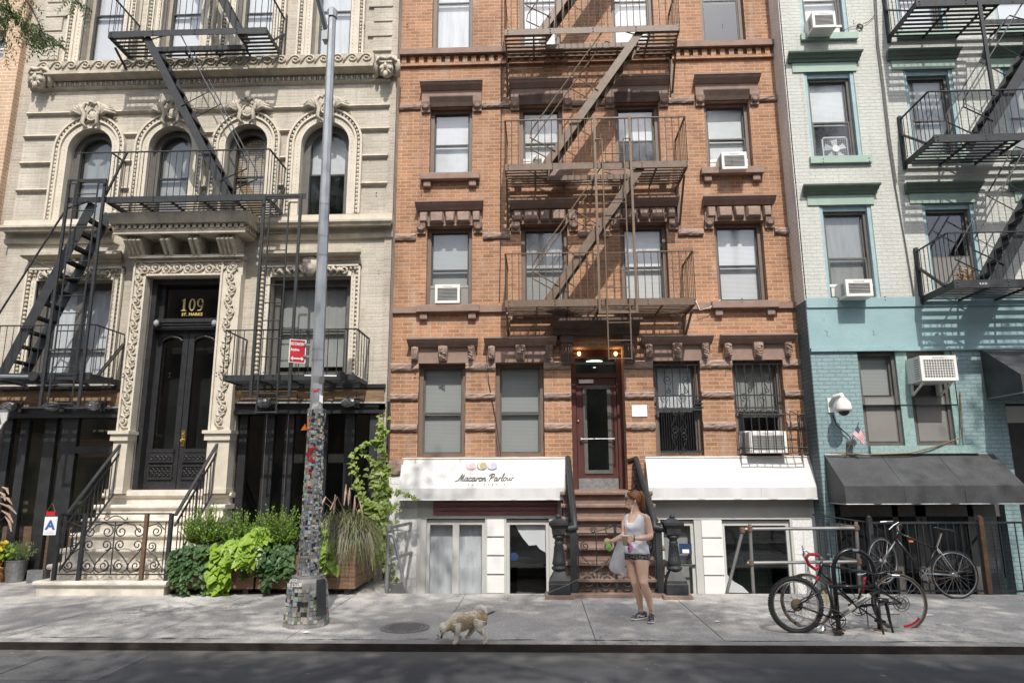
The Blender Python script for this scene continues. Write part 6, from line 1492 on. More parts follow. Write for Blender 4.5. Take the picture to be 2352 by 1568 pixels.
# ================================================================== stone stoop of the left house
sp = thing('stoop', (-6.8,11.9,0), 'cream stone steps climbing to the black double door', 'stoop')
STZ = [(11.08,.215),(11.38,.435),(11.62,.66),(11.86,.89),(12.12,1.12),(12.38,1.345),(12.60,1.545)]
for i, (y, z) in enumerate(STZ):
    x0, x1 = (-8.03,-5.60) if i else (-8.02,-5.86)
    zp_ = STZ[i-1][1] if i else -.1
    b = MB().box(x0+.05,y+.04,zp_-.02,x1-.05,y+.5 if i < 6 else 12.98,z-.075)
    b.prof([(y+.46,z),(y+.015,z),(y-.01,z-.02),(y-.012,z-.05),(y+.015,z-.07),(y+.03,z-.08),(y+.46,z-.08)], x0, x1); b.build('step', M['step_stone'], sp)
MB().box(door[0]-.02,12.58,1.50,door[2]+.02,13.0,1.60).build('door_sill', M['step_stone'], sp)
for X, sd in ((-7.70,-1),(-5.88,1)):
    r_ = thing('stair_railing', (X,11.9,.5), 'black railing with twisted bars on the cream stoop, ' + ('nearer the grade card' if sd < 0 else 'next to the planters'), 'railing', 'railings of the cream stone stoop')
    b = MB(); y0, z0, y1, z1 = 11.22, 1.22, 12.52, 2.46
    for o, w_, h_ in ((0,.05,.028),(-.17,.028,.02),(-.85,.03,.02)): b.bar((X,y0,z0+o),(X,y1,z1+o),w_,h_,(0,0,1))
    b.build('rail', M['black_iron'], r_); b = MB()
    for i in range(1, 12): t_ = i/12; y = y0+(y1-y0)*t_; z = z0+(z1-z0)*t_; b.tube([(X,y,z-.85),(X,y,z-.17)], .010 if i != 6 else .02, 5)
    b.build('baluster_grating', M['black_iron'], r_)
YGL = 11.2
gt = thing('iron_gate', (-6.85,YGL,.22), 'black wrought iron gate of paired scrolls at the foot of the cream stoop', 'gate')
PX = [-7.767,-7.361,-6.339,-5.935]
for i, x in enumerate(PX): MB().box(x-.028,YGL-.028,.215,x+.028,YGL+.028,1.25).build('gate_post', M['rust' if i == 2 else 'black_iron'], gt)
b = MB(); b.box(PX[0],YGL-.012,1.235,PX[3],YGL+.012,1.258); b.box(PX[0],YGL-.010,1.11,PX[3],YGL+.010,1.13); b.box(PX[0],YGL-.010,.30,PX[3],YGL+.010,.32); b.build('rail', M['black_iron'], gt)
b = MB(); xm = (PX[1]+PX[2])/2; w_ = (PX[2]-PX[1])/2
b.tube([(xm,YGL,.31),(xm,YGL,1.12)], .011, 5)
def cscroll(b, xc, s, wd):
    b.tube([(xc+s*.02,YGL,1.06),(xc+s*wd*.35,YGL,1.105),(xc+s*wd*.62,YGL,1.07),(xc+s*wd*.80,YGL,.96)], .011, 5)
    spiral(b, (xc+s*wd*.22,.97), wd*.2, 1.4, pi/2, s, YGL, .010); spiral(b, (xc+s*wd*.78,.97), wd*.2, 1.4, pi/2, -s, YGL, .010)
    spiral(b, (xc+s*wd*.22,.76), wd*.17, 1.4, -pi/2, -s, YGL, .010); spiral(b, (xc+s*wd*.78,.76), wd*.17, 1.4, -pi/2, s, YGL, .010)
    b.tube([(xc+s*.02,YGL,.72),(xc+s*wd*.3,YGL,.60),(xc+s*wd*.5,YGL,.48),(xc+s*wd*.55,YGL,.40),(xc+s*wd*.40,YGL,.335),(xc+s*wd*.12,YGL,.37),(xc+s*.03,YGL,.45)], .011, 5)
    b.tube([(xc+s*wd*.97,YGL,.72),(xc+s*wd*.75,YGL,.60),(xc+s*wd*.56,YGL,.48),(xc+s*wd*.50,YGL,.40),(xc+s*wd*.62,YGL,.335),(xc+s*wd*.88,YGL,.37),(xc+s*wd*.95,YGL,.45)], .011, 5)
    spiral(b, (xc+s*wd*.24,.44), wd*.17, 1.4, pi/2, s, YGL, .010); spiral(b, (xc+s*wd*.78,.44), wd*.17, 1.4, pi/2, -s, YGL, .010)
for s in (-1, 1): cscroll(b, xm, s, w_)
for xa_, s in ((PX[0],1),(PX[3],-1)):
    wd = .36; spiral(b, (xa_+s*.22,.97), .09, 1.5, pi/2, s, YGL, .010); spiral(b, (xa_+s*.28,.74), .075, 1.5, -pi/2, -s, YGL, .010); spiral(b, (xa_+s*.22,.45), .09, 1.5, pi/2, s, YGL, .010)
    b.tube([(xa_+s*.08,YGL,.33),(xa_+s*.08,YGL,1.11)], .009, 5); b.tube([(xa_+s*.38,YGL,.72),(xa_+s*.2,YGL,.58),(xa_+s*.1,YGL,.42),(xa_+s*.2,YGL,.34),(xa_+s*.36,YGL,.38)], .010, 5); b.tube([(xa_+s*.1,YGL,1.0),(xa_+s*.2,YGL,1.1),(xa_+s*.36,YGL,1.05)], .010, 5)
for s in (-1, 1): b.tube([(xm,YGL,1.215),(xm+s*.07,YGL,1.20),(xm+s*.15,YGL,1.145),(xm+s*.2,YGL,1.16),(xm+s*.18,YGL,1.19)], .010, 5)
b.build('scroll_grille', M['black_iron'], gt)
# restaurant grade card and red tag hanging at the storefront
c = at(115,1207,12.3); gc = thing('grade_card', c, 'white card with a blue letter A hanging below a red tag beside the cream stoop', 'sign')
x0,z0,x1,z1 = rc(101,1186,130,1228,12.3); MB().box(x0,12.3,z0,x1,12.306,z1).build('card', M['sign_white'], gc)
text('lettering', 'A', ((x0+x1)/2,12.296,z0+(z1-z0)*.32), .22, M['blue'], gc, offset=.006, sx=1.1)
MB().box(x0+.03,12.297,z0+.03,x1-.03,12.299,z0+.034).box(x0+.03,12.297,z0+.055,x1-.06,12.299,z0+.058).build('small_print', M['letter_grey'], gc)
x0,z0,x1,z1 = rc(106,1184,126,1174,12.3); MB().box(x0,12.3,min(z0,z1),x1,12.31,max(z0,z1)).build('red_tag', M['sign_red'], gc)
MB().tube([(x0,12.305,max(z0,z1)),((x0+x1)/2,12.32,max(z0,z1)+.14),(x1,12.305,max(z0,z1))], .005, 4).build('hanging_cord', M['raw_wood'], gc)
MB().box(at(72,1308,12.5).x,12.40,0,at(108,1308,12.5).x,12.5,.22).build('threshold_block', M['galv'], hb)

# ================================================================== planting
R_ = random.Random(11)
def rv(): return V((R_.gauss(0,1),R_.gauss(0,1),R_.gauss(0,1))).normalized()
def shrub(name, c, rad_, n, mat, label, l=.045, w_=.028, sc=(1,1,1), group=None, cat='shrub', bot=-1, mb=None):
    b = MB(); c = V(c)
    lumps = [(rv(), R_.uniform(.75,1.15)) for _ in range(14)]
    for i in range(n):
        d = rv()
        if d.z < bot: d.z = -d.z
        k_ = max(lm[1]*(max(0, d.dot(lm[0]))**6)*.35 for lm in lumps); r = rad_*(R_.uniform(.35,1)**.45)*(.78+k_)
        p = c + V((d.x*r*sc[0], d.y*r*sc[1], d.z*r*sc[2])); dd = (d+rv()*.9+V((0,0,.5))); b.leaf(p, dd, rv()+V((0,0,.6)), l*R_.uniform(.7,1.3), w_*R_.uniform(.7,1.3))
    t = thing(name, c-V((0,0,rad_*sc[2])), label, cat, group); b.build('foliage', mat, t)
    b = MB()
    for i in range(7): e = c+V((R_.uniform(-.6,.6)*rad_*sc[0],R_.uniform(-.5,.5)*rad_*sc[1],R_.uniform(.0,.7)*rad_*sc[2])); b.tube([c-V((0,0,rad_*sc[2]*.95)), (c+e)/2-V((0,0,rad_*.3)), e], [.014,.01,.004], 5)
    b.build('stem', M['bark'], t); return t
YPb = 11.2
def planter(x0, x1, y0, y1, z1, label):
    t = thing('planter_box', ((x0+x1)/2,(y0+y1)/2,0), label, 'planter', 'wooden planter boxes')
    for (a, c, d, e, nm) in ((x0,y0,x1,y0+.04,'front_board'),(x0,y1-.04,x1,y1,'rear_board'),(x0,y0+.04,x0+.04,y1-.04,'side_board'),(x1-.04,y0+.04,x1,y1-.04,'side_board')):
        b = MB(); n = max(3, int(z1/.17)); h_ = (z1-.09)/n
        for i in range(n): b.box(a+R_.uniform(-.003,.003), c+R_.uniform(-.003,.003), .09+h_*i+.004, d, e, .09+h_*(i+1)-.004)
        b.build(nm+'_planking', M['wood'], t)
    MB().box(x0+.04,y0+.04,z1-.12,x1-.04,y1-.04,z1-.07).build('soil', M['bark'], t)
    for x in (x0+.10, x1-.18):
        for y in (y0+.05, y1-.15): MB().box(x,y,0,x+.08,y+.1,.1).build('foot', M['black_paint'], t)
xA = at(386,1362,YPb).x; xB = at(814,1364,YPb).x
planter(xA, -4.52, YPb, 11.75, .64, 'weathered wooden planter box under the ivy, touching the cream stoop'); planter(-4.48, -3.62, YPb, 11.75, .60, 'weathered wooden planter box partly behind the lamp post'); planter(-3.58, xB, YPb, 12.5, .82, 'deep weathered wooden planter box holding the purple grass')
for px, py, r in ((470,1222,.34),(558,1228,.31),(640,1225,.34)):
    nm = {470:'closest to the black railing',558:'in the middle of the three',640:'right behind the lamp post'}[px]
    c = at(px,py+9,11.46); b = MB(); st = MB()
    for i in range(210):
        d = V((R_.gauss(0,.55),R_.gauss(0,.42),R_.uniform(.15,1.15))).normalized(); L = r*R_.uniform(.65,1.4)*(1.3 if d.z > .75 else 1); o = c+V((R_.uniform(-.1,.1),R_.uniform(-.08,.08),-.12)); e = o+d*L+V((0,0,.10*L))
        st.tube([o,(o+e)/2+V((d.x*.05,d.y*.05,-.02)),e], [.006,.004,.002], 4)
        for k_ in range(30): t_ = .10+.90*k_/29; p = o.lerp(e,t_)+V((d.x*.05,d.y*.05,-.02))*(1-abs(2*t_-1)); b.leaf(p, d*.5+rv()*.9+V((0,0,.3)), rv()+V((0,-.3,.6)), .038*R_.uniform(.7,1.2), .024)
    t = thing('boxwood_shrub', c-V((0,0,.3)), 'bushy green boxwood in the wooden planters, '+nm, 'shrub', 'boxwoods in the wooden planters'); b.build('foliage', M['leaf_box'], t); st.build('stem', M['bark'], t)
shrub('boxwood_shrub', at(790,1225,12.0), .36, 1500, M['leaf_dark'], 'dark leafy bush behind the purple grass', .06, .04, (1.2,.8,1.1))
def trailing(name, spots, n, mat, label, l, cat='plant', shape='heart', droop=.9):
    b = MB(); st = MB(); root = None
    for (px, py, dx, dz, ntr) in spots:
        p0 = at(px,py,YPb+.12)
        if root is None: root = V((p0.x,YPb,p0.z))
        for k_ in range(ntr):
            x = p0.x+R_.uniform(-1,1)*dx; ln = dz*R_.uniform(.35,1); y = YPb+R_.uniform(0,.2); pts = []; vx = R_.uniform(-.12,.12)
            for i in range(9):
                t = i/8; pts.append(V((x+vx*t, y-.10*sin(min(1,t*2.2)*pi/2)-.12*t*R_.uniform(.6,1), max(.02, p0.z+.10*sin(min(1,t*3)*pi)-ln*t*t**.2))))
            st.tube(pts, .004, 4)
            for i in range(int(n/ntr)):
                t = R_.random(); j = min(7, int(t*8)); p = pts[j].lerp(pts[j+1], t*8-j) + V((R_.uniform(-.05,.05),R_.uniform(-.07,.0),R_.uniform(-.04,.05)))
                d_ = V((R_.uniform(-.8,.8),R_.uniform(-.9,-.1),R_.uniform(-1.0,-.2)*droop)); nn = V((R_.uniform(-.4,.4),-1,R_.uniform(.3,1.4)))
                ll = l*R_.uniform(.55,1.25)
                (b.heart if shape == 'heart' else b.leaf)(p, d_, nn, ll, ll*.8)
    t = thing(name, root, label, cat); b.build('foliage', mat, t); st.build('stem', M['leaf_box'], t); return t
trailing('ivy_plant', [(455,1262,.26,.62,16),(420,1275,.10,.3,6)], 460, M['leaf_dark'], 'dark green ivy spilling over the planter beside the cream stoop', .085, 'ivy')
trailing('sweet_potato_vine', [(518,1258,.17,.80,11),(560,1250,.12,.28,3),(600,1250,.05,.55,2),(590,1228,.10,.16,2)], 150, M['leaf_lime'], 'chartreuse trailing vine pouring to the pavement between two dark ivies', .15, 'vine')
trailing('sweet_potato_vine', [(757,1235,.17,.85,11),(745,1222,.14,.4,5)], 150, M['leaf_lime'], 'chartreuse trailing vine between the lamp post and the purple grass', .15, 'vine')
trailing('ivy_plant', [(625,1262,.30,.45,14),(660,1268,.15,.6,6)], 420, M['leaf_dark'], 'dark green ivy over the planter, between the chartreuse vine and the mosaic shaft', .09, 'ivy')
t = thing('flowering_plant', at(578,1290,YPb), 'small white flowers tucked between the chartreuse vine and dark ivy', 'flowers'); b = MB(); f = MB()
for i in range(130): p = at(R_.uniform(555,600),R_.uniform(1255,1305),YPb-R_.uniform(0,.16)); b.leaf(p, rv(), rv(), .05, .025)
for i in range(34): p = at(R_.uniform(555,602),R_.uniform(1253,1305),YPb-.17); f.ball(p, .016, 5, (1,.5,1)); f.ball(p+V((.018,0,.01)), .014, 5, (1,.5,1))
b.build('foliage', M['leaf_box'], t); f.build('flower', M['flower_white'], t)
# fountain grass
t = thing('fountain_grass', (-3.2,11.75,.75), 'purple fountain grass with drooping plumes in the deep planter', 'grass'); b = MB(); g = MB(); pl = MB()
base_ = V((at(808,1225,11.75).x,11.75,.85))
for i in range(2300):
    a = R_.uniform(0,2*pi) if i % 3 else R_.uniform(pi,2*pi); o = base_+(V((R_.gauss(0,.16),R_.gauss(-.05,.14),R_.uniform(-.1,.1))) if i % 2 else V((R_.uniform(-.36,.30),R_.uniform(-.5,-.2),R_.uniform(-.1,.1)))); L = R_.uniform(.6,1.35); sp_ = R_.uniform(.25,.95); pts = []
    for k_ in range(6): t_ = k_/5; pts.append(o+V((cos(a)*sp_*L*.75*t_, sin(a)*sp_*L*.55*t_-.05*t_, L*(.95*t_-(.45+1.15*sp_)*t_*t_))))
    q = b if R_.random() < .45 else g
    for k_ in range(5): w0, w1 = .015*(1-k_/5.2), .015*(1-(k_+1)/5.2); sd = V((cos(a+1.57),.3,0)); q.face(pts[k_]-sd*w0/2,pts[k_]+sd*w0/2,pts[k_+1]+sd*w1/2,pts[k_+1]-sd*w1/2)
b.build('blade_foliage', M['grass_purple'], t); g.build('blade_foliage', M['grass_green'], t)
for px, py, qx, qy in ((795,1112,790,1160),(770,1135,765,1190),(775,1140,758,1170),(742,1150,735,1185),(748,1140,738,1160),(815,1140,812,1185),(826,1150,835,1200),(803,1120,800,1160),(840,1200,852,1260),(782,1175,776,1230),(790,1190,800,1250),(765,1230,760,1290),(815,1220,822,1280),(850,1250,856,1310)):
    a, c = at(px,py,11.6), at(qx,qy,11.45); pl.tube([base_, (base_+a)/2+V((0,-.05,.1)), a], .003, 4); pl.tube([a, (a+c)/2+V((.01,-.02,.01)), c], [.008,.020,.006], 6)
pl.build('plume_bristle', M['plume'], t)
# climbing vine on the corner pier
t = thing('climbing_vine', at(880,1330,12.2), 'climbing vine on a wire at the corner between the dark storefront and the white wall', 'vine'); b = MB(); st = MB()
def along(pts, n, sp_, l, mat_b, y_):
    P_ = [at(px,py,y_) for px, py in pts]; st.tube(P_, .006, 5)
    for i in range(n):
        t_ = R_.random()*(len(P_)-1); j = int(t_); p = P_[j].lerp(P_[j+1], t_-j)+V((R_.gauss(0,sp_),R_.uniform(-.10,.02),R_.gauss(0,.02))); ll = l*R_.uniform(.6,1.3)
        mat_b.heart(p, V((R_.uniform(-1,1),-.5,R_.uniform(-1,.1))), V((R_.uniform(-.5,.5),-1,R_.uniform(.2,1.2))), ll, ll*.85)
along([(880,955),(878,1000),(881,1060),(878,1120),(880,1180)], 150, .05, .085, b, 12.42); along([(881,1060),(878,1120),(880,1180),(874,1250)], 170, .10, .10, b, 12.42)
along([(879,1020),(862,1010),(840,1020),(822,1030),(812,1050),(815,1080),(825,1110),(832,1140),(838,1150)], 150, .04, .075, b, 12.4); along([(832,1035),(850,1052),(868,1068)], 25, .02, .06, b, 12.4)
along([(870,1150),(856,1180),(846,1210),(852,1250),(870,1290)], 190, .13, .12, b, 12.2); along([(890,1200),(893,1260),(897,1310),(905,1330)], 45, .04, .07, b, 12.0); along([(890,1130),(920,1128),(945,1137),(962,1150)], 34, .02, .065, b, 12.4); along([(888,1150),(905,1165),(918,1172)], 14, .02, .05, b, 12.4)
b.build('foliage', M['leaf_vine'], t); st.tube([at(881,940,12.45),at(880,1100,12.45)], .004, 4); st.build('stem', M['bark'], t)
# pots by the left storefront
c = at(48,1333,12.72); t = thing('bucket', (c.x,12.7,0), 'galvanised bucket of grey green lavender beside the storefront door', 'bucket')
x = c.x; y = 12.55; MB().lathe((x,y,0), ((.13,0),(.135,.015),(.185,.36),(.195,.37),(.195,.385),(.17,.38),(.16,.30),(.0,.29)), 20).build('pail', M['galv'], t, smooth=False)
b = MB()
for i in range(260):
    a = R_.uniform(0,6.3); sp_ = R_.uniform(0,.22); o = V((x+R_.gauss(0,.06),y+R_.gauss(0,.05),.33)); e = o+V((cos(a)*sp_,sin(a)*sp_,R_.uniform(.12,.34)))
    for k_ in range(4): q = o.lerp(e,(k_+1)/4); b.leaf(q, (e-o)+rv()*.15, rv(), .055, .012)
b.build('foliage', M['herb'], t)
c = at(12,1334,12.72); t = thing('flower_pot', (c.x,12.6,0), 'terracotta pot of yellow flowers cut by the left edge', 'flower pot'); x = c.x; y = 12.5
MB().lathe((x,y,0), ((.12,0),(.155,.22),(.17,.22),(.17,.27),(.15,.27),(.14,.22),(.0,.21)), 18).build('pot', M['terracotta'], t); b = MB(); f = MB(); f2 = MB()
for i in range(170): p = V((x+R_.gauss(.02,.14),y+R_.gauss(-.03,.10),R_.uniform(.22,.66))); b.heart(p, rv()+V((0,-.3,-.3)), (R_.uniform(-.5,.5),-1,.8), .09, .07)
for i in range(34): p = V((x+R_.gauss(.08,.10),y-.14+R_.gauss(0,.04),R_.uniform(.56,.72))); f.ball(p, .034, 6, (1,.5,.9))
for i in range(10): p = V((x+R_.gauss(.13,.06),y-.16,R_.uniform(.30,.42))); f2.ball(p, .016, 5)
b.build('foliage', M['leaf_lime'], t); f.build('flower', M['flower_yellow'], t); f2.build('berry', M['flower_red'], t)
c = at(4,1200,12.2); t = thing('fountain_grass', (c.x-.3,12.2,.0), 'pale grass plumes leaning in at the far left edge', 'grass'); b = MB(); pl = MB(); o0 = V((c.x-.25,12.2,.7))
for i in range(160):
    a = R_.uniform(0,2*pi); L = R_.uniform(.5,.9); sp_ = R_.uniform(.2,.8); pts = [o0+V((cos(a)*sp_*L*.7*t_,sin(a)*sp_*L*.5*t_,L*(1.1*t_-(.3+.9*sp_)*t_*t_))) for t_ in (0,.25,.5,.75,1)]
    for k_ in range(4): sd = V((0,.3,0))+V((cos(a+1.57),sin(a+1.57),0)); w0, w1 = .009*(1-k_/4.2), .009*(1-(k_+1)/4.2); b.face(pts[k_]-sd*w0/2,pts[k_]+sd*w0/2,pts[k_+1]+sd*w1/2,pts[k_+1]-sd*w1/2)
for px, py, qx, qy in ((5,1118,20,1135),(2,1140,28,1158),(0,1155,38,1180),(4,1172,30,1200),(0,1130,12,1150),(12,1185,26,1220)):
    a, c = at(px,py,12.0), at(qx,qy,11.9); pl.tube([o0,(o0+a)/2+V((0,0,.1)),a], .003, 4); pl.tube([a,(a+c)/2+V((.02,0,.03)),c], [.01,.026,.008], 6)
b.build('blade_foliage', M['grass_green'], t); pl.build('plume_bristle', M['plume'], t)
MB().box(o0.x-.4,11.9,0,o0.x+.12,12.5,.72).build('planter', M['wood'], t)
# ================================================================== street trees on the near side (branch in view, crowns shading the pavement)
t = thing('honey_locust', (-6.4,4.8,-.07), 'honey locust whose feathery branch tips hang into the top left corner', 'tree')
MB().tube([(-6.4,4.8,-.1),(-6.35,4.8,2),(-6.2,4.9,4.2),(-5.6,5.1,5.6),(-5.0,5.3,6.3)], [.17,.14,.12,.06,.03], 10).build('trunk', M['bark'], t)
br = MB(); lf = MB()
def frond(p, d, L):
    d = V(d).normalized(); n = int(L/.022); sd = d.cross(V((0,1,.3))).normalized(); pts = []; p = V(p)
    for i in range(n+1):
        t_ = i/n; q = p+d*(L*t_)+V((0,0,-.35*L*t_*t_)); pts.append(q)
        for s in (-1, 1):
            if i: lf.leaf(q, sd*s+d*.55+V((0,R_.uniform(-.4,.4),-.15)), V((R_.uniform(-.3,.3),-1,R_.uniform(.2,1))), .040*R_.uniform(.8,1.1), .015)
    br.tube(pts, .0022, 3)
YT = 5.4
for pts, n in (([(-60,-30),(-10,10),(30,30),(60,55)], 26), ([(0,-30),(20,15),(30,40)], 18), ([(40,-30),(70,15),(90,55),(100,85)], 24), ([(-40,60),(-5,60),(8,85),(5,100)], 14), ([(75,55),(95,75),(120,85),(135,100)], 16), ([(120,-40),(165,-10),(185,10)], 16), ([(90,70),(105,95),(108,108)], 10), ([(-20,20),(0,45),(5,60)],14)):
    P_ = [at(px,py,YT+R_.uniform(-.3,.3)) for px, py in pts]; br.tube(P_, [.012,.009,.006,.004][:len(P_)], 5)
    for i in range(n):
        t_ = R_.random()**.8*(len(P_)-1); j = min(len(P_)-2, int(t_)); p = P_[j].lerp(P_[j+1], t_-j)
        frond(p, (R_.uniform(-1,1), R_.uniform(-.6,.6), R_.uniform(-1.1,.15)), R_.uniform(.10,.19))
br.build('branch', M['bark'], t); lf.build('crown_foliage', M['leaf_locust'], t)
def shade_tree(x, y, zb, rx, ry, rz, n, label, clumps=26):
    t = thing('street_tree', (x,y,-.07), label, 'tree', 'street trees shading the pavement'); b = MB(); tr = MB()
    tr.tube([(x,y,-.1),(x+.1,y,3),(x,y+.1,zb-rz*.3)], [.2,.16,.10], 8); cc = []
    for i in range(clumps):
        d = rv(); r = R_.random()**.4; c = V((x+d.x*rx*r, y+d.y*ry*r, zb+d.z*rz*r)); cc.append(c); tr.tube([(x,y+.1,zb-rz*.4), (V((x,y,zb-rz*.2))+c)/2, c], [.06,.03,.01], 5)
    for i in range(n):
        c = R_.choice(cc); p = c+V((R_.gauss(0,.62),R_.gauss(0,.62),R_.gauss(0,.42))); b.leaf(p, rv()+V((0,0,-.4)), rv()+V((0,0,1)), R_.uniform(.13,.22), R_.uniform(.07,.12))
    tr.build('trunk', M['bark'], t); b.build('crown', M['leaf_street'], t); return t
shade_tree(-8.5, -3.6, 15.6, 5.6, 5.0, 2.6, 14500, 'leafy street tree across the road, mirrored in the arched windows')
shade_tree(0.2, -3.2, 15.4, 5.2, 5.6, 2.6, 15500, 'leafy street tree across the road, mirrored in the red brick house')
shade_tree(8.8, -3.0, 15.6, 5.4, 5.4, 2.6, 14000, 'leafy street tree across the road, mirrored in the white house')
# the house fronts across the road, present in the reflections
t = thing('opposite_houses', (0,-13,0), 'brick house row across the road, present only in the window reflections', 'house')
hs = [(x-.5, z, x+.5, z+1.8) for x in range(-29, 30, 2) for z in (.9, 4.2, 7.4, 10.6)]
b = MB().box(-31,-20,-.07,31,-13,13.2); b.build('wall', M['tan_brick'], t); b = MB()
for h_ in hs: b.box(h_[0],-13.0,h_[1],h_[2],-12.96,h_[3])
b.build('window_pane', M['grey_frame'], t); MB().box(-31,-13.3,13.2,31,-12.6,13.7).build('cornice', M['cream'], t)
# ================================================================== the woman
skin = plain('skin', (.74,.48,.345), .5, var=.06, scale=9); M['skin'] = skin
skin.node_tree.nodes['Principled BSDF'].inputs['Subsurface Weight'].default_value = .05
M['hair'] = plain('hair', (.20,.075,.022), .45, var=.45, scale=60, sc=(1,1,.15), bmp=.5, bsc=90)
M['tank'] = plain('tank', (.84,.84,.87), .85, var=.04, scale=8, bmp=.3, bsc=14)
def shorts_mat():
    mt, t, b, L = base('shorts'); n = noise(t, 38, (1,1,2.2), 5, .75)
    L(ramp(t, n, ((.50,(.012,.012,.014)),(.60,(.36,.37,.40)))), b.inputs['Base Color']); b.inputs['Roughness'].default_value = .6; return mt
M['shorts'] = shorts_mat()
M['bag_white'] = leafm('bag_white', (.82,.82,.85), (.88,.88,.9), tr=.45, tint=(1,1,1)); M['lime_bag'] = leafm('lime_bag', (.34,.68,.12), (.5,.82,.25), tr=.4)
M['coffee'] = plain('coffee', (.42,.29,.19), .3, var=.2, scale=20); M['pink'] = plain('pink', (.55,.20,.42), .4, var=.06)
WY = 9.27
def W(px, py, dy=0): return at(px, py, WY+dy)
FA = rad(225)                                     # facing: towards the camera's left
fv = V((cos(FA), sin(FA), 0)); lv = V((-fv.y, fv.x, 0))       # lv: her left
def ering(c, a, b, n=20, tilt=0): return [c + lv*(a*cos(2*pi*k/n)) + fv*(b*sin(2*pi*k/n)) + V((0,0,tilt*sin(2*pi*k/n))) for k in range(n)]
TOR = [(1288,1461,.085,.075),(1280,1460.5,.165,.115),(1271,1460,.178,.122),(1260,1460,.168,.116),(1248,1459.5,.148,.106),(1236,1459,.136,.100),(1222,1459.5,.140,.106),(1208,1461,.152,.124),(1198,1461.5,.158,.120),(1190,1461.5,.165,.102),(1184,1461,.160,.085),(1179,1460.5,.105,.068),(1174,1459.5,.060,.058),(1168,1457.5,.052,.056),(1160,1456,.050,.054)]
def prof_at(py):
    for (p0,x0,a0,b0),(p1,x1,a1,b1) in zip(TOR, TOR[1:]):
        if p0 >= py >= p1: t = (p0-py)/(p0-p1); return x0+(x1-x0)*t, a0+(a1-a0)*t, b0+(b1-b0)*t
    return TOR[-1][1:]
bd = MB()
bd.loft([ering(W(x,py), a, b) for py,x,a,b in TOR])
def limb(pts): bd.tube([p for p,_ in pts], [r for _,r in pts], 14)
# her right leg (seen on the left) and left leg
limb([(W(1446,1272,.05),.088),(W(1447,1290,.04),.086),(W(1452,1315,.03),.068),(W(1459,1338,.0),.052),(W(1461,1347,.02),.046),(W(1466,1362,.06),.054),(W(1469,1378,.09),.043),(W(1471.5,1396,.12),.032),(W(1473,1408,.12),.034)])
limb([(W(1474,1272,-.05),.092),(W(1474,1290,-.08),.090),(W(1476,1315,-.11),.072),(W(1479,1338,-.14),.056),(W(1481,1347,-.12),.050),(W(1487,1362,-.06),.056),(W(1491,1378,-.02),.044),(W(1495,1398,-.0),.032),(W(1496,1410,-.0),.034)])
# arms
limb([(W(1441,1184,.12),.040),(W(1436,1189,.12),.044),(W(1433.5,1205,.10),.038),(W(1434,1224,.07),.034),(W(1428,1231,.02),.034),(W(1416,1237.5,-.05),.031),(W(1405,1242,-.10),.024),(W(1401,1242.5,-.12),.022)])
limb([(W(1478,1184,-.08),.044),(W(1484.5,1190,-.10),.052),(W(1490,1208,-.12),.046),(W(1494,1226,-.14),.041),(W(1493,1232,-.17),.041),(W(1482,1234.5,-.22),.036),(W(1470,1236,-.25),.028),(W(1462,1236,-.27),.022),(W(1458,1236,-.27),.022)])
# hands: palm, four fingers, thumb
bd.loft([[W(1401,1242,-.12)+V((0,.012*cos(2*pi*k/10),.026*sin(2*pi*k/10))) for k in range(10)], [W(1394.5,1240.5,-.14)+V((0,.016*cos(2*pi*k/10),.036*sin(2*pi*k/10))) for k in range(10)], [W(1391,1240.5,-.15)+V((0,.014*cos(2*pi*k/10),.034*sin(2*pi*k/10))) for k in range(10)]])
for i, (x1,y1,x2,y2) in enumerate(((1390,1238,1390.5,1244.5),(1389.6,1240,1391,1247),(1390.2,1242,1392,1248.5),(1391.5,1244,1393.5,1249))): bd.tube([W(1393,1238+i*1.6,-.14-.008*i), W(x1-.8,y1,-.155-.006*i), W(x1-1.2,(y1+y2)/2,-.17), W(x2,y2,-.165)], [.010,.009,.0085,.007], 7)
bd.tube([W(1397,1239.5,-.15), W(1396,1243.5,-.17), W(1394,1247,-.172)], [.012,.010,.008], 7)
bd.loft([[W(1459,1236,-.27)+V((0,.014*cos(2*pi*k/10),.026*sin(2*pi*k/10))) for k in range(10)], [W(1453,1237,-.285)+V((.004*sin(2*pi*k/10),.018*cos(2*pi*k/10),.04*sin(2*pi*k/10))) for k in range(10)], [W(1448.5,1238.5,-.29)+V((.008*sin(2*pi*k/10),.014*cos(2*pi*k/10),.036*sin(2*pi*k/10))) for k in range(10)]])
for i, (mx,my,ex,ey) in enumerate(((1444.5,1233.5,1441.5,1240),(1444,1238,1440,1243),(1445.5,1241.5,1441,1245.5),(1447.5,1244,1444.5,1248))): bd.tube([W(1449,1234.5+i*2.2,-.29), W(mx,my,-.325), W((mx+ex)/2-.5,(my+ey)/2,-.33), W(ex,ey,-.315)], [.011,.0095,.009,.007], 7)
bd.tube([W(1454,1233,-.29), W(1449.5,1229.8,-.30), W(1446,1229.5,-.295), W(1443.5,1232,-.29)], [.012,.0105,.010,.008], 7)
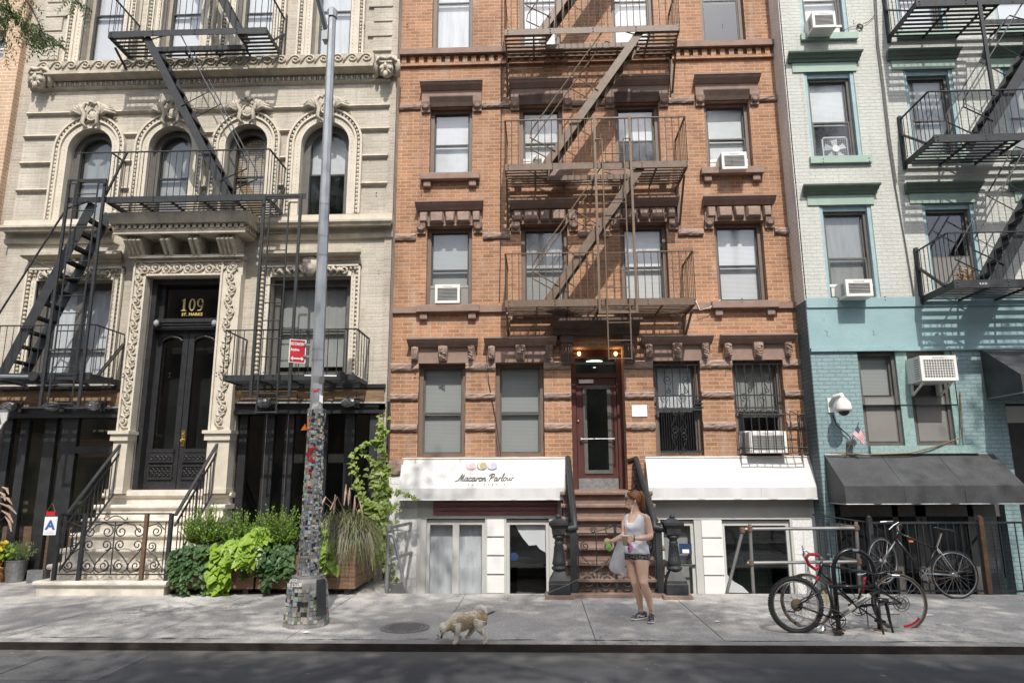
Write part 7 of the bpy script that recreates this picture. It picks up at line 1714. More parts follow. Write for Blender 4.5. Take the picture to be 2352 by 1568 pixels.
# head in near profile
hd_ = lambda px, py, dy=0: W(px, py, dy)
bd.ball(hd_(1456,1143.5), .098, 16, (.98,.80,1.02)); bd.ball(hd_(1447.5,1149), .078, 14, (.80,.82,1.22))
bd.tube([hd_(1455,1157,.0), hd_(1447,1162.5,-.01), hd_(1441.5,1163,-.012)], [(.05,.05),(.042,.044),(.022,.026)], 10)
bd.ball(hd_(1440,1162.5,-.012), .020, 8); bd.ball(hd_(1438.2,1157.8,-.012), .017, 8, (.9,1.3,.8)); bd.ball(hd_(1438.2,1160,-.012), .015, 8, (.9,1.2,.7))
bd.tube([hd_(1438.2,1145.5,-.012), hd_(1435.6,1150.5,-.013), hd_(1434.4,1153,-.013), hd_(1437.5,1154.8,-.012)], [.010,.013,.014,.012], 8)
bd.ball(hd_(1443,1139,-.0), .062, 12, (.75,.95,.85)); bd.ball(hd_(1438.8,1144,-.02), .018, 8, (.7,2.2,.6))
for s in (-1,): bd.tube([hd_(1461.2,1153.5,-.075), hd_(1460,1149.5,-.084), hd_(1461.6,1146.6,-.086), hd_(1463.4,1148.5,-.084), hd_(1462,1152,-.080)], [.007,.008,.009,.009,.007], 7)
wm = thing('person', (W(1478,1426).x, WY, 0), 'woman in white tank top and patterned shorts, ponytail and sunglasses, standing before the brownstone steps', 'person')
ob = bd.build('body', skin, wm)
def voxel(o, vs, it=4, f=.5):
    r = o.modifiers.new('remesh', 'REMESH'); r.mode = 'VOXEL'; r.voxel_size = vs; r.use_smooth_shade = True
    s = o.modifiers.new('smooth', 'SMOOTH'); s.iterations = it; s.factor = f
voxel(ob, .0065, 5)
# tank top: a shell over the trunk with scooped neck and arm holes
b = MB(); N, K = 72, 18; hem = 1269
def sst(x): x = max(0, min(1, x)); return x*x*(3-2*x)
def topy(t):                                      # t: angle, 90 deg = front
    f = sin(t); s = abs(cos(t))
    if f > 0: return 1199 - 21*sst((s-.26)/.34) + 22*sst((s-.80)/.19)
    return 1184 - 6*sst((s-.22)/.36) + 22*sst((s-.80)/.19)
rows = []
for j in range(K+1):
    r = []
    for k in range(N):
        t = 2*pi*k/N; py = hem+(topy(t)-hem)*j/K; x, a, bb = prof_at(py); ca = 1.0
        w_ = .010+.006*sin(t*7+py*.35)*(1 if py > 1225 else .25)+(.010 if py > 1250 else 0)
        r.append(W(x,py) + lv*((a+w_)*cos(t)) + fv*((bb+w_+(.012 if 1203 < py < 1216 and sin(t) > .2 else 0))*sin(t)))
    rows.append(r)
b.loft(rows, cap=False); tk = b.build('tank_top', M['tank'], wm, smooth=True); so_ = tk.modifiers.new('solid', 'SOLIDIFY'); so_.thickness = .006
b = MB(); b.loft([ering(W(x,py), a+.009, bb+.009) for py,x,a,bb in [(1284,1461,.10,.09)]+[q for q in TOR if 1258 < q[0] < 1285]])
b.tube([W(1446,1270,.05),W(1446.5,1277,.045),W(1447,1284,.04)], [.094,.097,.096], 16); b.tube([W(1474,1270,-.05),W(1474,1278,-.065),W(1474,1286,-.075)], [.098,.101,.100], 16)
o = b.build('shorts', M['shorts'], wm); voxel(o, .007, 3)
# hair
b = MB(); b.ball(hd_(1458.5,1141.3,.0), .098, 18, (1.02,.88,.98)); b.ball(hd_(1448.5,1134.5,.0), .058, 12, (1.15,1.0,.62)); b.ball(hd_(1466,1150,.0), .058, 12, (.75,1.1,1.15))
b.tube([hd_(1441,1133,-.03), hd_(1448,1137,-.075), hd_(1457,1143,-.085), hd_(1465,1150,-.06)], [.018,.026,.028,.03], 8)
o = b.build('hair', M['hair'], wm); voxel(o, .006, 3)
b = MB()
for i in range(26):
    dx, dy = random.uniform(-2.6,2.6), random.uniform(-.045,.045)
    b.tube([hd_(1466,1129.5,dy*.3), hd_(1472+dx*.5,1129+dx*.3,dy), hd_(1476.5+dx,1139,dy), hd_(1476+dx*1.2,1152,dy), hd_(1477+dx*1.3,1163,dy), hd_(1479.5+dx*.9,1172+random.uniform(-5,3),dy*.6)], [.010,.017,.017,.015,.012,.002], 6)
b.build('ponytail_hair', M['hair'], wm, smooth=True); MB().torus(hd_(1467.5,1129.5), .016, .006, 12, 6, 'z').build('hair_tie', M['black_paint'], wm)
sg_ = MB()
for px, dy in ((1437.8,-.055),(1434.4,.02)): c = hd_(px,1145.2,dy); sg_.loft([[c+V((.004*s+.006*cos(a),-.024*cos(a)*.9,.024*sin(a))) for a in [2*pi*k/14 for k in range(14)]] for s in (-1, 1)])
sg_.bar(hd_(1439,1143.5,-.078), hd_(1460,1145.5,-.088), .006, .006).bar(hd_(1437,1143.6,-.03), hd_(1435,1143.6,.0), .006, .006); sg_.build('sunglasses', M['black_paint'], wm)
MB().tube([hd_(1458.8,1150,-.10), hd_(1457.5,1157,-.095), hd_(1452,1166,-.09), hd_(1451,1174,-.10), hd_(1449,1180,-.12)], .0035, 5).ball(hd_(1459,1149.5,-.098), .010, 8).build('earphone_wire', M['sign_white'], wm)
MB().tube([W(1456.5,1229.5,-.262),W(1456.5,1236,-.30),W(1456.5,1242,-.27),W(1457.5,1236,-.245)], .009, 6, close=True).build('wristwatch', M['black_paint'], wm)
# trainers
def shoe(toe, heel, ankle, w_=.043):
    toe, heel = V((toe[0],toe[1],0)), V((heel[0],heel[1],0)); d = (toe-heel); L = d.length; d.normalize(); s = V((-d.y,d.x,0)); sl_ = MB(); upr = MB(); rr, ru = [], []
    for t, w0, h0, h1 in ((0,.6,.03,.085),(.08,.85,.032,.098),(.25,.9,.03,.105),(.42,.92,.027,.095),(.6,1.05,.024,.07),(.8,1.05,.024,.05),(.93,.8,.028,.04),(1,.4,.03,.034)):
        c = heel+d*(L*t); w2 = w_*w0
        rr.append([c+s*(x*w2)+V((0,0,z)) for x, z in ((-.85,.002+(.012 if t > .9 else 0)),(.85,.002+(.012 if t > .9 else 0)),(1,h0*.6),(.96,h0),(-.96,h0),(-1,h0*.6))])
        ru.append([c+s*(x*w2)+V((0,0,z)) for x, z in ((-.9,h0-.003),(.9,h0-.003),(.86,h0+(h1-h0)*.6),(.45,h1),(-.45,h1),(-.86,h0+(h1-h0)*.6))])
    sl_.loft(rr); upr.loft(ru)
    sh_ = upr.build('shoe', M['shorts'], wm, smooth=True); sl_.build('sole', M['sign_white'], sh_, smooth=True)
    for e_ in (-1, 1):
        k_ = MB(); pp = [heel+d*(L*t)+s*(e_*w_*1.0)+V((0,0,z)) for t, z in ((.18,.062),(.30,.038),(.45,.045),(.70,.066))]; qq = [heel+d*(L*t)+s*(e_*w_*1.02)+V((0,0,z)) for t, z in ((.18,.066),(.28,.054),(.42,.058),(.70,.068))]
        for i in range(3): k_.face(pp[i],pp[i+1],qq[i+1],qq[i])
        k_.build('emblem_print', M['sign_white'], sh_)
    k_ = MB()
    for i in range(4): t = .42+.07*i; c = heel+d*(L*t); z = .098-.013*i; k_.tube([c-s*.022+V((0,0,z-.004)), c+V((0,0,z+.004)), c+s*.022+V((0,0,z-.004))], .003, 4)
    k_.torus(heel+d*(L*.40)+V((0,0,.125)), .018, .003, 12, 4, 'y'); k_.build('shoe_lace', M['letter_dark'], sh_)
g1 = W(1473,1408,.12); g2 = W(1496,1410,.0)
shoe((g1.x-.145,g1.y-.075), (g1.x+.065,g1.y+.02), None); shoe((g2.x-.045,g2.y-.185), (g2.x+.015,g2.y+.06), None)
c = W(1484.5,1274,-.115); MB().face(c, c+V((.025,0,-.008)), c+V((.05,0,.016)), c+V((.026,0,.002))).build('emblem_print', M['sign_white'], wm)
# what she carries
c0 = W(1436.5,1252.5,-.30); z0, z1 = c0.z, W(1436.5,1230.5,-.30).z
cp = thing('drink_cup', c0, 'clear plastic cup of iced coffee with an orange straw, held by the woman', 'cup')
MB().lathe((c0.x,c0.y,z0), ((.0,0),(.031,0),(.043,z1-z0-.01),(.047,z1-z0-.008),(.047,z1-z0),(.0,z1-z0+.002)), 18).build('cup', M['coffee'], cp, smooth=False)
MB().lathe((c0.x,c0.y,z1), ((.047,0),(.049,.004),(.046,.010),(.0,.011)), 18).build('lid', M['shade_white'], cp); MB().tube([(c0.x,c0.y,z1), W(1433.5,1206,-.30)], .006, 8).build('straw', M['orange'], cp)
hp = W(1446.5,1257,-.33); ls = thing('dog_leash', hp, 'retractable leash with a pink handle running from the woman to the dog', 'leash')
rr = []
for t in range(9): a = t/8; c = W(1445.5+2.2*sin(a*3),1245.5+23*a,-.33); r = .018+.016*sin(a*pi); rr.append([c+V((r*.95*cos(q),.014*sin(q),r*.15*sin(q))) for q in [2*pi*k/10 for k in range(10)]])
MB().loft(rr).build('handle', M['pink'], ls, smooth=True); MB().ball(W(1443.3,1250,-.345), .011, 8).ball(W(1443.8,1259,-.345), .012, 8).build('button', M['black_paint'], ls)
a, e, m_ = W(1444,1264,-.33), at(1137,1403,8.08), at(1119,1410,8.04)
MB().tube([a, (a*.75+e*.25)-V((0,0,.05)), (a*.5+e*.5)-V((0,0,.07)), (a*.25+e*.75)-V((0,0,.05)), e], .0019, 4).build('cord', M['grille_light'], ls); MB().tube([e, e.lerp(m_,.5), m_], [.006,.012,.008], 6).build('lead_end', M['black_paint'], ls)
lb = thing('poop_bag', W(1398,1250,-.16), 'crumpled lime green bag pinched in the fingers of the woman', 'bag'); rr = []
for t, r in ((0,.004),(.12,.018),(.3,.026),(.55,.036),(.8,.036),(1,.014)):
    c = W(1393.5+6.5*min(1,t*1.5),1243+22*t,-.172); rr.append([c+V((r*cos(q)*random.uniform(.75,1.2),.6*r*sin(q)*random.uniform(.75,1.2),random.uniform(-.006,.006))) for q in [2*pi*k/12 for k in range(12)]])
MB().loft(rr).build('bag_film', M['lime_bag'], lb); MB().torus(W(1400,1258,-.20), .016, .006, 12, 5).build('knot', M['lime_bag'], lb)
wb = thing('shopping_bag', W(1420,1290,-.02), 'translucent white shopping bag hanging from the wrist of the woman', 'bag'); rr = []
for t, xl, xr, y in ((0,1427,1432,1226),(.05,1423,1432,1232),(.15,1418.5,1436,1244),(.3,1413,1438,1258),(.5,1407,1440,1275),(.7,1401,1441,1292),(.82,1398.5,1441,1302),(.92,1404,1441,1311),(.97,1414,1440,1316),(1,1424,1438,1317)):
    c = W((xl+xr)/2,y,.03); hw = (W(xr,y,.03)-W(xl,y,.03)).x/2
    rr.append([c+V((hw*cos(q)*(1+.05*random.uniform(-1,1)), (.035+.05*min(1,t*1.2))*sin(q)*(1+.25*sin(q*5+t*4)), random.uniform(-.004,.004))) for q in [2*pi*k/22 for k in range(22)]])
MB().loft(rr).build('bag_film', M['bag_white'], wb, smooth=True); MB().box(W(1427,1310).x,WY-.02,W(1430,1312).z,W(1439,1310).x,WY+.06,W(1430,1298).z).build('contents_box', M['grille_light'], wb)

# ================================================================== the dog
M['fur'] = plain('fur', (.60,.42,.22), .9, var=.2, scale=18, c2=(.72,.56,.35)); M['fur_pale'] = plain('fur_pale', (.78,.70,.57), .9, var=.15, scale=18); M['yellow'] = plain('yellow', (.62,.52,.06), .6, var=.15, scale=30)
DY = 8.06
def D(u, v, dy=0): return at(987.6+u*.08057, 1366.6+v*.08057, DY+dy)
dg = MB()
BODY = [(560,770,.060,.062),(660,740,.088,.075),(780,735,.098,.082),(900,725,.094,.080),(1040,690,.082,.072),(1180,640,.074,.066),(1300,610,.074,.068),(1420,600,.076,.070),(1510,640,.056,.052),(1560,670,.03,.03)]
rr = []
for u, v, h_, w_ in BODY: c = D(u,v); rr.append([c+V((0,w_*cos(q),h_*sin(q))) for q in [2*pi*k/16 for k in range(16)]])
dg.loft(rr)
dg.tube([D(640,790),D(560,840),D(480,900),D(420,930)], [.062,.055,.050,.045], 12)
dg.ball(D(400,905,-.01), .056, 12, (1.1,.95,1)); dg.tube([D(380,960,-.01),D(330,1060,-.02),D(290,1150,-.025)], [.045,.032,.022], 10); dg.ball(D(300,1160,-.025), .02, 8)
for dy in (-.055,.04): dg.tube([D(420,860,dy),D(400,940,dy*1.3),D(370,1030,dy*1.35),D(360,1070,dy*1.3)], [.02,.03,.026,.010], 8)
def leg(p, r): dg.tube(p, r, 10)
leg([D(780,800,-.06),D(800,950,-.065),D(790,1060,-.065),D(765,1200,-.065),D(755,1290,-.065),D(720,1340,-.065),D(660,1372,-.065)], [.055,.04,.03,.024,.024,.026,.020])
leg([D(800,850,.06),D(760,1010,.06),D(750,1110,.06),D(800,1180,.06),D(870,1200,.06),D(905,1215,.06)], [.045,.032,.026,.022,.022,.02])
leg([D(1420,700,-.05),D(1390,860,-.06),D(1410,960,-.065),D(1500,1060,-.065),D(1580,1130,-.065),D(1580,1240,-.065),D(1565,1330,-.065),D(1520,1372,-.065)], [.075,.058,.042,.030,.024,.023,.026,.020])
leg([D(1330,700,.05),D(1240,850,.06),D(1210,970,.06),D(1140,1090,.06),D(1090,1160,.06),D(1010,1205,.06)], [.062,.045,.036,.026,.024,.018])
dt = thing('dog', at(1080,1478,DY), 'small shaggy cream dog with a yellow collar sniffing the pavement', 'dog')
o = dg.build('body', M['fur_pale'], dt); voxel(o, .006, 5)
# coat: tufts lying along the trunk
def tuft(b, p, d, n, l, w_): b.leaf(p, d, n, l, w_)
cb, pb = MB(), MB()
for i in range(3600):
    j = random.uniform(0, len(BODY)-1.01); k_ = int(j); t = j-k_; u, v, h_, w_ = [BODY[k_][q]+(BODY[k_+1][q]-BODY[k_][q])*t for q in range(4)]
    a = random.uniform(0, 2*pi); c = D(u,v); p = c+V((0,w_*.97*cos(a),h_*.97*sin(a))); out = V((0,cos(a),sin(a)))
    (cb if sin(a) > -.45 and random.random() < .9 else pb).leaf(p, V((.9,0,-.25-.3*abs(cos(a))))+out*random.uniform(.15,.5)+rv()*.25, out, random.uniform(.025,.055), .008)
for i in range(1500):
    t = random.random(); c = D(430-110*t,860+230*t,-.012); r = .062-.028*t; a = random.uniform(0,2*pi); o_ = V((.45*cos(a), sin(a), .9*cos(a))).normalized()
    (pb if t > .3 or random.random() < .6 else cb).leaf(c+o_*r*.9, V((-.5,0,-1))+o_*.5+rv()*.35, o_, random.uniform(.022,.045), .007)
for i in range(260): pb.leaf(D(random.uniform(370,440),random.uniform(870,960),-.07), V((.1,random.uniform(-.3,.0),-1)), V((random.uniform(-.6,.6),-1,.3)), .06, .009)
for i in range(900):
    p = random.choice((D(random.uniform(1360,1480),random.uniform(720,950),-.12), D(random.uniform(740,830),random.uniform(820,1020),-.115), D(random.uniform(1500,1600),random.uniform(1000,1200),-.085)))
    pb.leaf(p, V((.3,random.uniform(-.5,.1),-1)), V((0,-1,.2)), random.uniform(.02,.045), .007)
cb.build('coat_fur', M['fur'], dt); pb.build('pale_fur', M['fur_pale'], dt)
tb_ = MB(); T_ = [D(1290,450),D(1360,370),D(1450,345),D(1550,400),D(1590,510),D(1560,620)]
for i in range(1500):
    j = random.uniform(0,4.99); k_ = int(j); p = T_[k_].lerp(T_[k_+1],j-k_)+rv()*.018; d = (T_[k_+1]-T_[k_]).normalized()
    tb_.leaf(p, d*.7+V((random.uniform(-.2,.3),random.uniform(-.4,.4),-.6))+rv()*.3, rv(), random.uniform(.03,.075), .008)
tb_.tube(T_, [.028,.036,.038,.034,.026,.012], 10); tb_.build('tail_fur', plain('fur_white', (.76,.70,.62), .9, var=.1, scale=20), dt)
MB().ball(D(325,1180,-.03), .015, 8).ball(D(225,1140,-.035), .009, 6).build('nose', M['black_paint'], dt); MB().ball(D(300,1020,-.058), .008, 6).build('eye', M['black_paint'], dt)
c = D(580,830); rr = []
MB().tube([c+V((-.018*sin(a)+.014*1, .064*cos(a), .072*sin(a))) for a in [2*pi*k/20 for k in range(20)]], (.012), 6, close=True).build('collar', M['yellow'], dt)

# ================================================================== bicycles and rack
def wheel(parent, c, R, tr, tmat, rmat, spokes=28, yaw=0, nm='wheel', knob=False):
    c = V(c); o = bpy.data.objects.new(nm, None); COL.objects.link(o); o.parent = parent; WL[o.name] = WL[parent.name]
    ca, sa = cos(yaw), sin(yaw)
    def tf(mb): mb.v = [(c.x+(x-c.x)*ca-(y-c.y)*sa, c.y+(x-c.x)*sa+(y-c.y)*ca, z) for x,y,z in mb.v]; return mb
    b = MB().torus(c, R-tr, tr, 48, 8)
    if knob:
        for i in range(64):
            for s in (-1, 1):
                a = 2*pi*(i+.5*(s > 0))/64; p = c+V(((R-.002)*cos(a), s*tr*.45, (R-.002)*sin(a))); d = V((-sin(a),0,cos(a))); b.bar(p-d*.010, p+d*.010, tr*.7, .012, V((cos(a),0,sin(a))))
    tf(b).build('tyre', tmat, o, smooth=not knob); b = MB().torus(c, R-2*tr-.006, (.009,.011), 48, 6); tf(b).build('rim', rmat, o, smooth=True)
    b = MB()
    for i in range(spokes):
        a = 2*pi*i/spokes; s = 1 if i % 2 else -1; a2 = a+s*.9*(1 if i % 4 < 2 else -1); b.tube([c+V((.022*cos(a2), s*.03, .022*sin(a2))), c+V(((R-2*tr)*cos(a), 0, (R-2*tr)*sin(a)))], .0016, 3)
    tf(b).build('spoke_mesh', M['chrome'], o); b = MB().lathe(c, ((.014,-.05),(.014,-.035),(.026,-.03),(.014,-.02),(.014,.02),(.026,.03),(.014,.035),(.014,.05)), 10, 'y'); tf(b).build('hub', M['chrome'], o)
    return o
def frame(parent, tubes, mat, nm='frame'):
    b = MB()
    for p, q, r in tubes: b.tube([p, q], r, 10)
    return b.build(nm, mat, parent, smooth=True)
def crank(parent, c, R, mat, arm, pedal, back=None, teeth=True):
    c = V(c); o = MB().torus(c+V((0,-.045,0)), R, .005, 28, 5).torus(c+V((0,-.045,0)), R*.72, .004, 24, 4)
    for k in range(5): a = 2*pi*k/5; o.bar(c+V((0,-.05,0)), c+V((R*cos(a),-.045,R*sin(a))), .006, .014)
    o = o.build('chainring', mat, parent); MB().tube([c+V((0,-.05,0)), V(arm)+V((0,-.07,0))], .011, 6).build('crank_arm', mat, parent)
    p = V(arm)+V((0,-.12,0)); MB().box(p.x-.05,p.y-.04,p.z-.011,p.x+.05,p.y+.04,p.z+.011).build('pedal', M['rubber'], parent)
    if back: q = V(back); MB().tube([c+V((0,.05,0)), q+V((0,.07,0))], .011, 6).build('crank_arm', mat, parent); MB().box(q.x-.05,q.y+.08,q.z-.011,q.x+.05,q.y+.16,q.z+.011).build('pedal', M['rubber'], parent)
T3 = lambda u, v, Y: at(1764+u/4, 1176+v/4, Y)
# single-speed bicycle leaning on the fence
BY = 11.02; T = lambda u, v, dy=0: T3(u, v, BY+dy)
bk = thing('bicycle', T(1430,790), 'black single speed bicycle propped nose up against the iron fence', 'bicycle', 'parked bicycles')
R = (T(1715,350)-T(1715,795)).length/2
wheel(bk, T(1715,572), R, .013, M['rubber'], M['galv'], 24); wheel(bk, T(1055,444,-.0), R*.985, .013, M['rubber'], M['galv'], 24, rad(28))
bb, hub, st, ht, hb2 = T(1430,560), T(1722,575), T(1548,322), T(1195,165), T(1166,262)
frame(bk, [(bb,st,.016),(ht.lerp(hb2,.2),st.lerp(bb,.06),.016),(hb2.lerp(ht,.25),bb,.019),(ht,hb2,.021)], M['bike_black'])
for s in (-1, 1): frame(bk, [(bb+V((0,s*.03,0)),hub+V((0,s*.055,0)),.009),(st+V((0,s*.02,0)),hub+V((0,s*.055,0)),.008)], M['galv'], 'stay')
fy = V((.05,.10,0)); fh = T(1055,444)
b = MB()
for s in (-1, 1): b.tube([hb2+V((s*.02,s*.04,-.01)), fh+V((s*.026,s*.05,0))], .010, 8)
b.build('fork', M['galv'], bk, smooth=True)
MB().tube([st, T(1592,192)], .0135, 8).build('seatpost', M['chrome'], bk)
rr = []
for t, u, v, w_ in ((0,1512,143,.018),(.2,1540,142,.022),(.5,1590,155,.035),(.8,1650,160,.065),(1,1690,165,.06)): c = T(u,v); rr.append([c+V((0,w_*cos(q),.018*sin(q)-(.012 if sin(q) < 0 and t > .3 else 0))) for q in [2*pi*k/12 for k in range(12)]])
MB().loft(rr).build('saddle', M['bike_black'], bk, smooth=True)
b = MB().tube([ht, T(1185,130), T(1200,105)], .016, 8); b.build('stem', M['chrome'], bk)
MB().tube([T(1225,160,-.18), T(1235,120,-.22), T(1200,95,-.18), T(1195,100,0), T(1150,90,.15), T(1040,90,.2), T(990,110,.2), T(1010,150,.2), T(1060,190,.2)], .013, 8).build('handlebar', M['bike_black'], bk, smooth=True)
b = MB()
b.tube([T(1200,90,-.18), T(1150,120,-.2), T(1112,158,-.2)], .009, 6).tube([T(1150,82,.1), T(1090,84,.15), T(1030,88,.18)], .009, 6); b.build('brake_lever', M['chrome'], bk)
crank(bk, bb, .085, M['galv'], T(1370,505), None, T(1500,650)); MB().tube([T(1390,610,-.045), T(1720,598,-.045)], .004, 4).tube([T(1420,520,-.045), T(1720,552,-.045)], .004, 4).build('chain', M['rust'], bk)
c = T(1312,266,-.03); MB().box(c.x-.03,c.y-.01,c.z-.012,c.x+.03,c.y+.02,c.z+.014).build('reflector', M['orange'], bk); MB().tube([T(1215,190,-.02),T(1250,215,-.03),T(1300,210,-.04),T(1280,260,-.03)], .005, 5).build('lock_cable', M['bike_black'], bk)
# bike rack: inverted U
RY = 8.78; T = lambda u, v, dy=0: T3(u, v, RY+dy)
rk = thing('bike_rack', T(820,1070), 'black hoop bike rack between the tangled bicycles', 'bike rack'); x0, x1 = T(635,900).x, T(1012,900).x; zt = T(820,345).z; R = (x1-x0)/2
pts = [(x0,RY,0)] + [(x0+R-R*cos(a), RY, zt-R+R*sin(a)) for a in [pi*k/16 for k in range(17)]] + [(x1,RY,0)]
MB().tube(pts, .028, 10).build('hoop', M['bike_black'], rk, smooth=True)
for x in (x0, x1): MB().lathe((x,RY,0), ((.075,0),(.075,.012),(.0,.013)), 16).build('base_plate', M['rust'], rk)
c = T(805,345,-.03); MB().box(c.x-.035,RY-.032,c.z-.012,c.x+.035,RY-.027,c.z+.012).build('sticker', M['grille_light'], rk)
# red-taped road bicycle
BY = 8.92; T = lambda u, v, dy=0: T3(u, v, BY+dy)
bk = thing('bicycle', T(800,1080), 'black and red road bicycle with red handlebar tape behind the hoop rack', 'bicycle', 'parked bicycles')
R = (T(1206,560)-T(1206,1092)).length/2
wheel(bk, T(1206,827), R, .015, M['tyre_tan'], M['galv'], 28); wheel(bk, T(358,812), R*.96, .015, M['tyre_tan'], M['galv'], 28)
bb, hub, st, ht, hb2 = T(815,860), T(1206,827), T(898,580), T(492,455), T(472,565)
frame(bk, [(bb,st,.015),(T(488,482),T(880,545),.014),(T(480,535),bb,.017),(ht,hb2,.019)], M['bike_black'])
frame(bk, [(T(575,620,-.006),T(620,660,-.006),.018),(T(890,590,-.004),T(868,740,-.004),.0165)], M['bike_red'], 'red_band')
for s in (-1, 1): frame(bk, [(bb+V((0,s*.03,0)),hub+V((0,s*.055,0)),.008),(T(885,620,s*.02),hub+V((0,s*.055,0)),.007)], M['bike_black'], 'stay')
b = MB()
for s in (-1, 1): b.tube([hb2+V((0,s*.03,0)), T(440,640,s*.05), T(385,760,s*.052), T(358,812,s*.052)], .011, 8)
b.build('fork', M['bike_black'], bk, smooth=True); MB().tube([T(462,585,-.048),T(444,625,-.052)], .013, 8).build('red_band', M['bike_red'], bk)
MB().tube([ht, T(500,425), T(470,400)], .014, 8).build('stem', M['chrome'], bk)
for dy in (-.19, .19): MB().tube([T(470,402,dy*.4), T(430,385,dy*.9), T(375,385,dy), T(350,420,dy), T(375,480,dy), T(435,522,dy), T(462,500,dy)], .019, 8).build('drop_bar', M['bike_red'], bk, smooth=True)
b = MB()
for dy in (-.19, .19): b.tube([T(375,372,dy), T(345,350,dy), T(325,352,dy), T(322,400,dy), T(345,435,dy)], .009, 6)
b.build('brake_lever', M['chrome'], bk)
crank(bk, bb, .10, M['bike_black'], T(985,980), None, T(690,760)); cr_ = MB().torus(hub+V((0,-.045,0)), .095, .006, 28, 5).torus(hub+V((0,-.045,0)), .06, .012, 24, 5)
for k in range(6): a = 2*pi*k/6; cr_.bar(hub+V((0,-.045,0)), hub+V((.095*cos(a),-.045,.095*sin(a))), .006, .012)
cr_.build('cassette_ring', M['grille'], bk)
MB().tube([T(830,765,-.04), T(1200,800,-.04)], .004, 4).tube([T(830,930,-.04), T(1210,935,-.04)], .004, 4).build('chain', M['rust'], bk)
b = MB(); Rr = R*.80
for i in range(9): a0 = rad(-88+6*i*.9), rad(-88+6*(i+1)*.9); b.face(*[T(1206,827)+V((rr_*cos(a), -.02, rr_*sin(a))) for a, rr_ in ((a0[0],Rr-.012),(a0[1],Rr-.012),(a0[1],Rr+.014),(a0[0],Rr+.014))])
b.build('reflector_strip', M['bike_red'], bk); b = MB()
for i in range(7): a0 = rad(-12+7*i), rad(-12+7*(i+1)); b.face(*[T(358,812)+V((rr_*cos(a), -.02, rr_*sin(a))) for a, rr_ in ((a0[0],Rr*.80),(a0[1],Rr*.80),(a0[1],Rr*.80+.024),(a0[0],Rr*.80+.024))])
b.build('reflector_strip', M['gold'], bk)
MB().tube([T(905,900,-.02), T(918,1000,-.03), T(925,1095,-.06)], .009, 6).build('kickstand', M['galv'], bk)
# mountain bicycle without front wheel or saddle
BY = 8.62; T = lambda u, v, dy=0: T3(u, v, BY+dy)
bk = thing('bicycle', T(620,1110), 'black mountain bicycle missing its front wheel and saddle, standing on its fork tips', 'bicycle', 'parked bicycles')
R = (T(255,590)-T(255,1108)).length/2
c = T(256,850); c.z = R; wheel(bk, c, R, .024, M['rubber'], M['galv'], 32, 0, 'wheel', True)
hub, bb, st, h0, h1 = c, T(622,982), T(545,655), T(983,630), T(1012,770)
frame(bk, [(bb,st,.020),(T(548,681),T(985,681),.020),(h0,h1,.024)], M['bike_black']); dn = frame(bk, [(T(640,965),T(1000,722),.029)], M['bike_black'], 'down_tube')
frame(bk, [(T(665,948,-.004),T(790,862,-.004),.0295),(T(805,850,-.004),T(935,762,-.004),.0295)], M['grille_light'], 'silver_panel')
dv = (T(935,762)-T(805,850)).normalized(); nv = V((0,-1,0)); RT = M4((dv, nv.cross(dv)*-1 if (nv.cross(dv)*-1).z > 0 else nv.cross(dv), nv)).transposed().to_3x3()
text('lettering', 'Mongoose', T(868,806,-.037)-V((0,0,.010)), .034, M['letter_dark'], bk, rot=RT, ext=.001, offset=.001)
text('lettering', 'MGX', T(726,905,-.037)-V((0,0,.010)), .036, M['letter_dark'], bk, rot=RT, ext=.001, offset=.001)
for s in (-1, 1): frame(bk, [(bb+V((0,s*.03,0)),hub+V((0,s*.06,0)),.010),(T(545,685,s*.025),hub+V((0,s*.06,0)),.009)], M['bike_black'], 'stay')
b = MB().tube([T(1012,770),T(1020,800)], .024, 8).bar(T(985,805,-.0),T(1100,815,.0),.05,.05)
b.tube([T(995,810,-.03), T(1010,900,-.04), T(1030,1000,-.05), T(1066,1130,-.06)], [.024,.022,.017,.012], 8).tube([T(1085,820,.03), T(1100,900,.04), T(1120,1000,.04), T(1156,1130,.03)], [.024,.022,.017,.012], 8); b.build('fork', M['bike_black'], bk, smooth=True)
MB().tube([h0, T(1000,590), T(1010,565,-.05)], .016, 8).build('stem', M['bike_black'], bk)
MB().tube([T(765,537,-.10), T(870,537,-.08), T(900,548,-.06), T(960,572,-.05), T(1030,562,-.05), T(1090,545,-.06), T(1130,545,-.08), T(1228,548,-.10)], .013, 8).build('handlebar', M['bike_black'], bk, smooth=True)
b = MB()
for a, e in (((765,537),(866,537)),((1128,545),(1228,548))): b.tube([T(*a,-.10),T(*e,-.085)], .018, 8)
b.build('grip_grating', M['rubber'], bk); MB().tube([T(895,560,-.09),T(870,568,-.13),T(820,570,-.15)], .008, 6).tube([T(1100,560,-.09),T(1140,575,-.13),T(1208,578,-.15)], .008, 6).build('brake_lever', M['chrome'], bk)
MB().tube([T(1000,560,-.06),T(970,620,-.08),T(1000,680,-.06),T(960,760,-.03)], .004, 5).tube([T(640,640,-.03),T(700,640,-.04),T(760,690,-.04),T(800,780,-.03)], .004, 5).tube([T(1080,560,-.08),T(1090,640,-.08),T(1030,700,-.06)], .004, 5).build('brake_wire', M['bike_black'], bk)
crank(bk, bb, .095, M['bike_black'], T(606,1085), None, T(830,870)); MB().lathe(hub+V((0,-.05,0)), ((.0,0),(.055,.004),(.055,.014),(.07,.016),(.07,.026),(.0,.03)), 22, 'y').build('cassette_ring', M['tyre_tan'], bk)
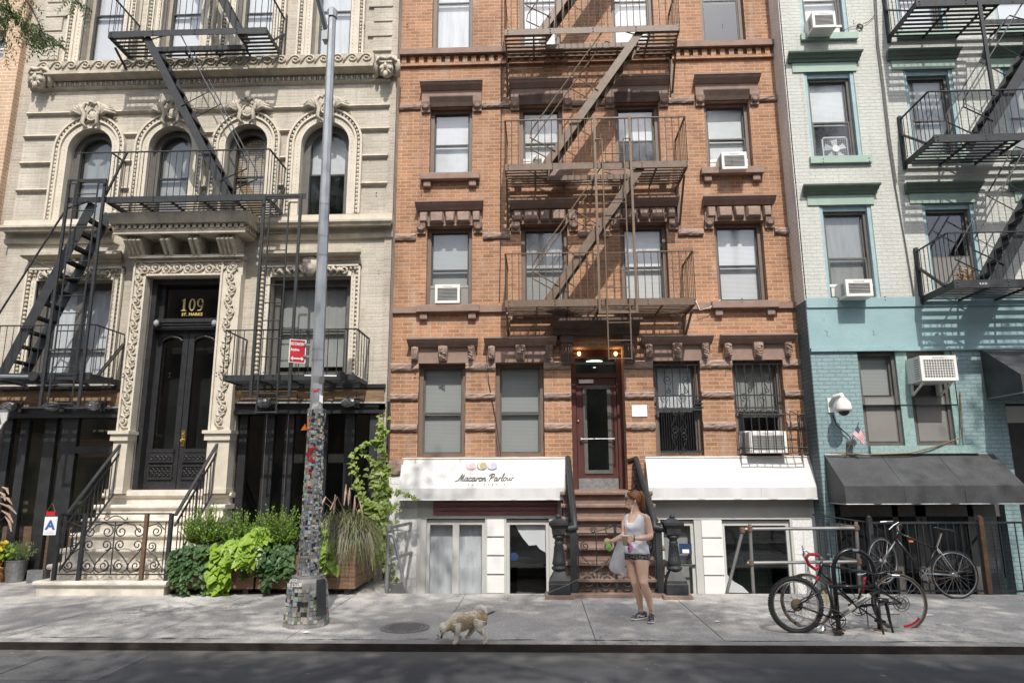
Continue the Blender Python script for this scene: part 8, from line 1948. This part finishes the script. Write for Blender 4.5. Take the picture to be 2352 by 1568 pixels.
MB().tube([T(640,905,-.05),T(280,800,-.05)], .004, 4).tube([T(600,1060,-.05),T(240,930,-.05)], .004, 4).build('chain', M['rust'], bk); MB().tube([hub+V((0,-.06,0)), T(235,880,-.06), T(245,915,-.06), T(180,905,-.06)], .012, 6).build('derailleur', M['bike_black'], bk)
c = T(484,1075); t = thing('foil_wrapper', c, 'crumpled silver foil on the pavement under the mountain bicycle', 'litter'); b = MB(); rr = []
for j in range(6): ph = pi*j/5; rr.append([V((c.x,8.62,.05))+V((.062*sin(ph)*cos(q)*random.uniform(.7,1.2), .05*sin(ph)*sin(q)*random.uniform(.7,1.2), -.05*cos(ph)*random.uniform(.85,1.1))) for q in [2*pi*k/12 for k in range(12)]])
b.loft(rr).build('foil', M['chrome'], t)
for i, (px, py, s_, nm) in enumerate(((1648,1428,.05,'beside the mountain bicycle'),(2136,1413,.06,'by the pavement joint at the right'),(703,1453,.05,'in front of the mosaic base'),(1071,1325,.07,'lying on the areaway ledge by the pipe handrail'))):
    d = ray(px, py); t_ = -EYE/d.z; p = V((d.x*t_, d.y*t_, .006)); b = MB(); b.face(p+V((-s_,-s_*.4,0)), p+V((s_*.2,-s_*.6,.004)), p+V((s_,.2*s_,.006)), p+V((-.2*s_,s_*.6,.012))); o = b.build('paper_scrap', M['sign_white']); tag(o, 'small white paper scrap on the pavement, '+nm, 'litter')
# ================================================================== light
w = bpy.data.worlds.new('World'); S.world = w; w.use_nodes = True; t = w.node_tree
SE, SA = 52, 8           # sun height, and a few degrees to the right behind the camera
sk = t.nodes.new('ShaderNodeTexSky'); sk.sky_type = 'NISHITA'; sk.sun_disc = False; sk.sun_elevation = rad(SE); sk.sun_rotation = rad(180-SA)
sk.air_density = 1; sk.dust_density = 2.2; sk.ozone_density = 1
bg = t.nodes['Background']; bw_ = t.nodes.new('ShaderNodeRGBToBW'); t.links.new(sk.outputs[0], bw_.inputs[0]); t.links.new(mixc(t, .5, sk.outputs[0], bw_.outputs[0]), bg.inputs[0])
bg.inputs[1].default_value = .15
sun = bpy.data.lights.new('sun', 'SUN'); sun.energy = 2.65; sun.angle = rad(.5); sun.color = (1,.95,.87)
so = bpy.data.objects.new('sun', sun); COL.objects.link(so)
d = V((sin(rad(SA))*cos(rad(SE)), -cos(rad(SA))*cos(rad(SE)), sin(rad(SE))))
so.rotation_euler = d.to_track_quat('Z', 'Y').to_euler()
S.view_settings.view_transform = 'Standard'; S.view_settings.look = 'None'; S.view_settings.gamma = 1
S.view_settings.exposure = .78
S.cycles.max_bounces = 6; S.cycles.diffuse_bounces = 3; S.cycles.glossy_bounces = 3; S.cycles.transparent_max_bounces = 12; S.cycles.transmission_bounces = 4
S.cycles.caustics_reflective = False; S.cycles.caustics_refractive = False
try: S.cycles.use_denoising = True
except Exception: pass
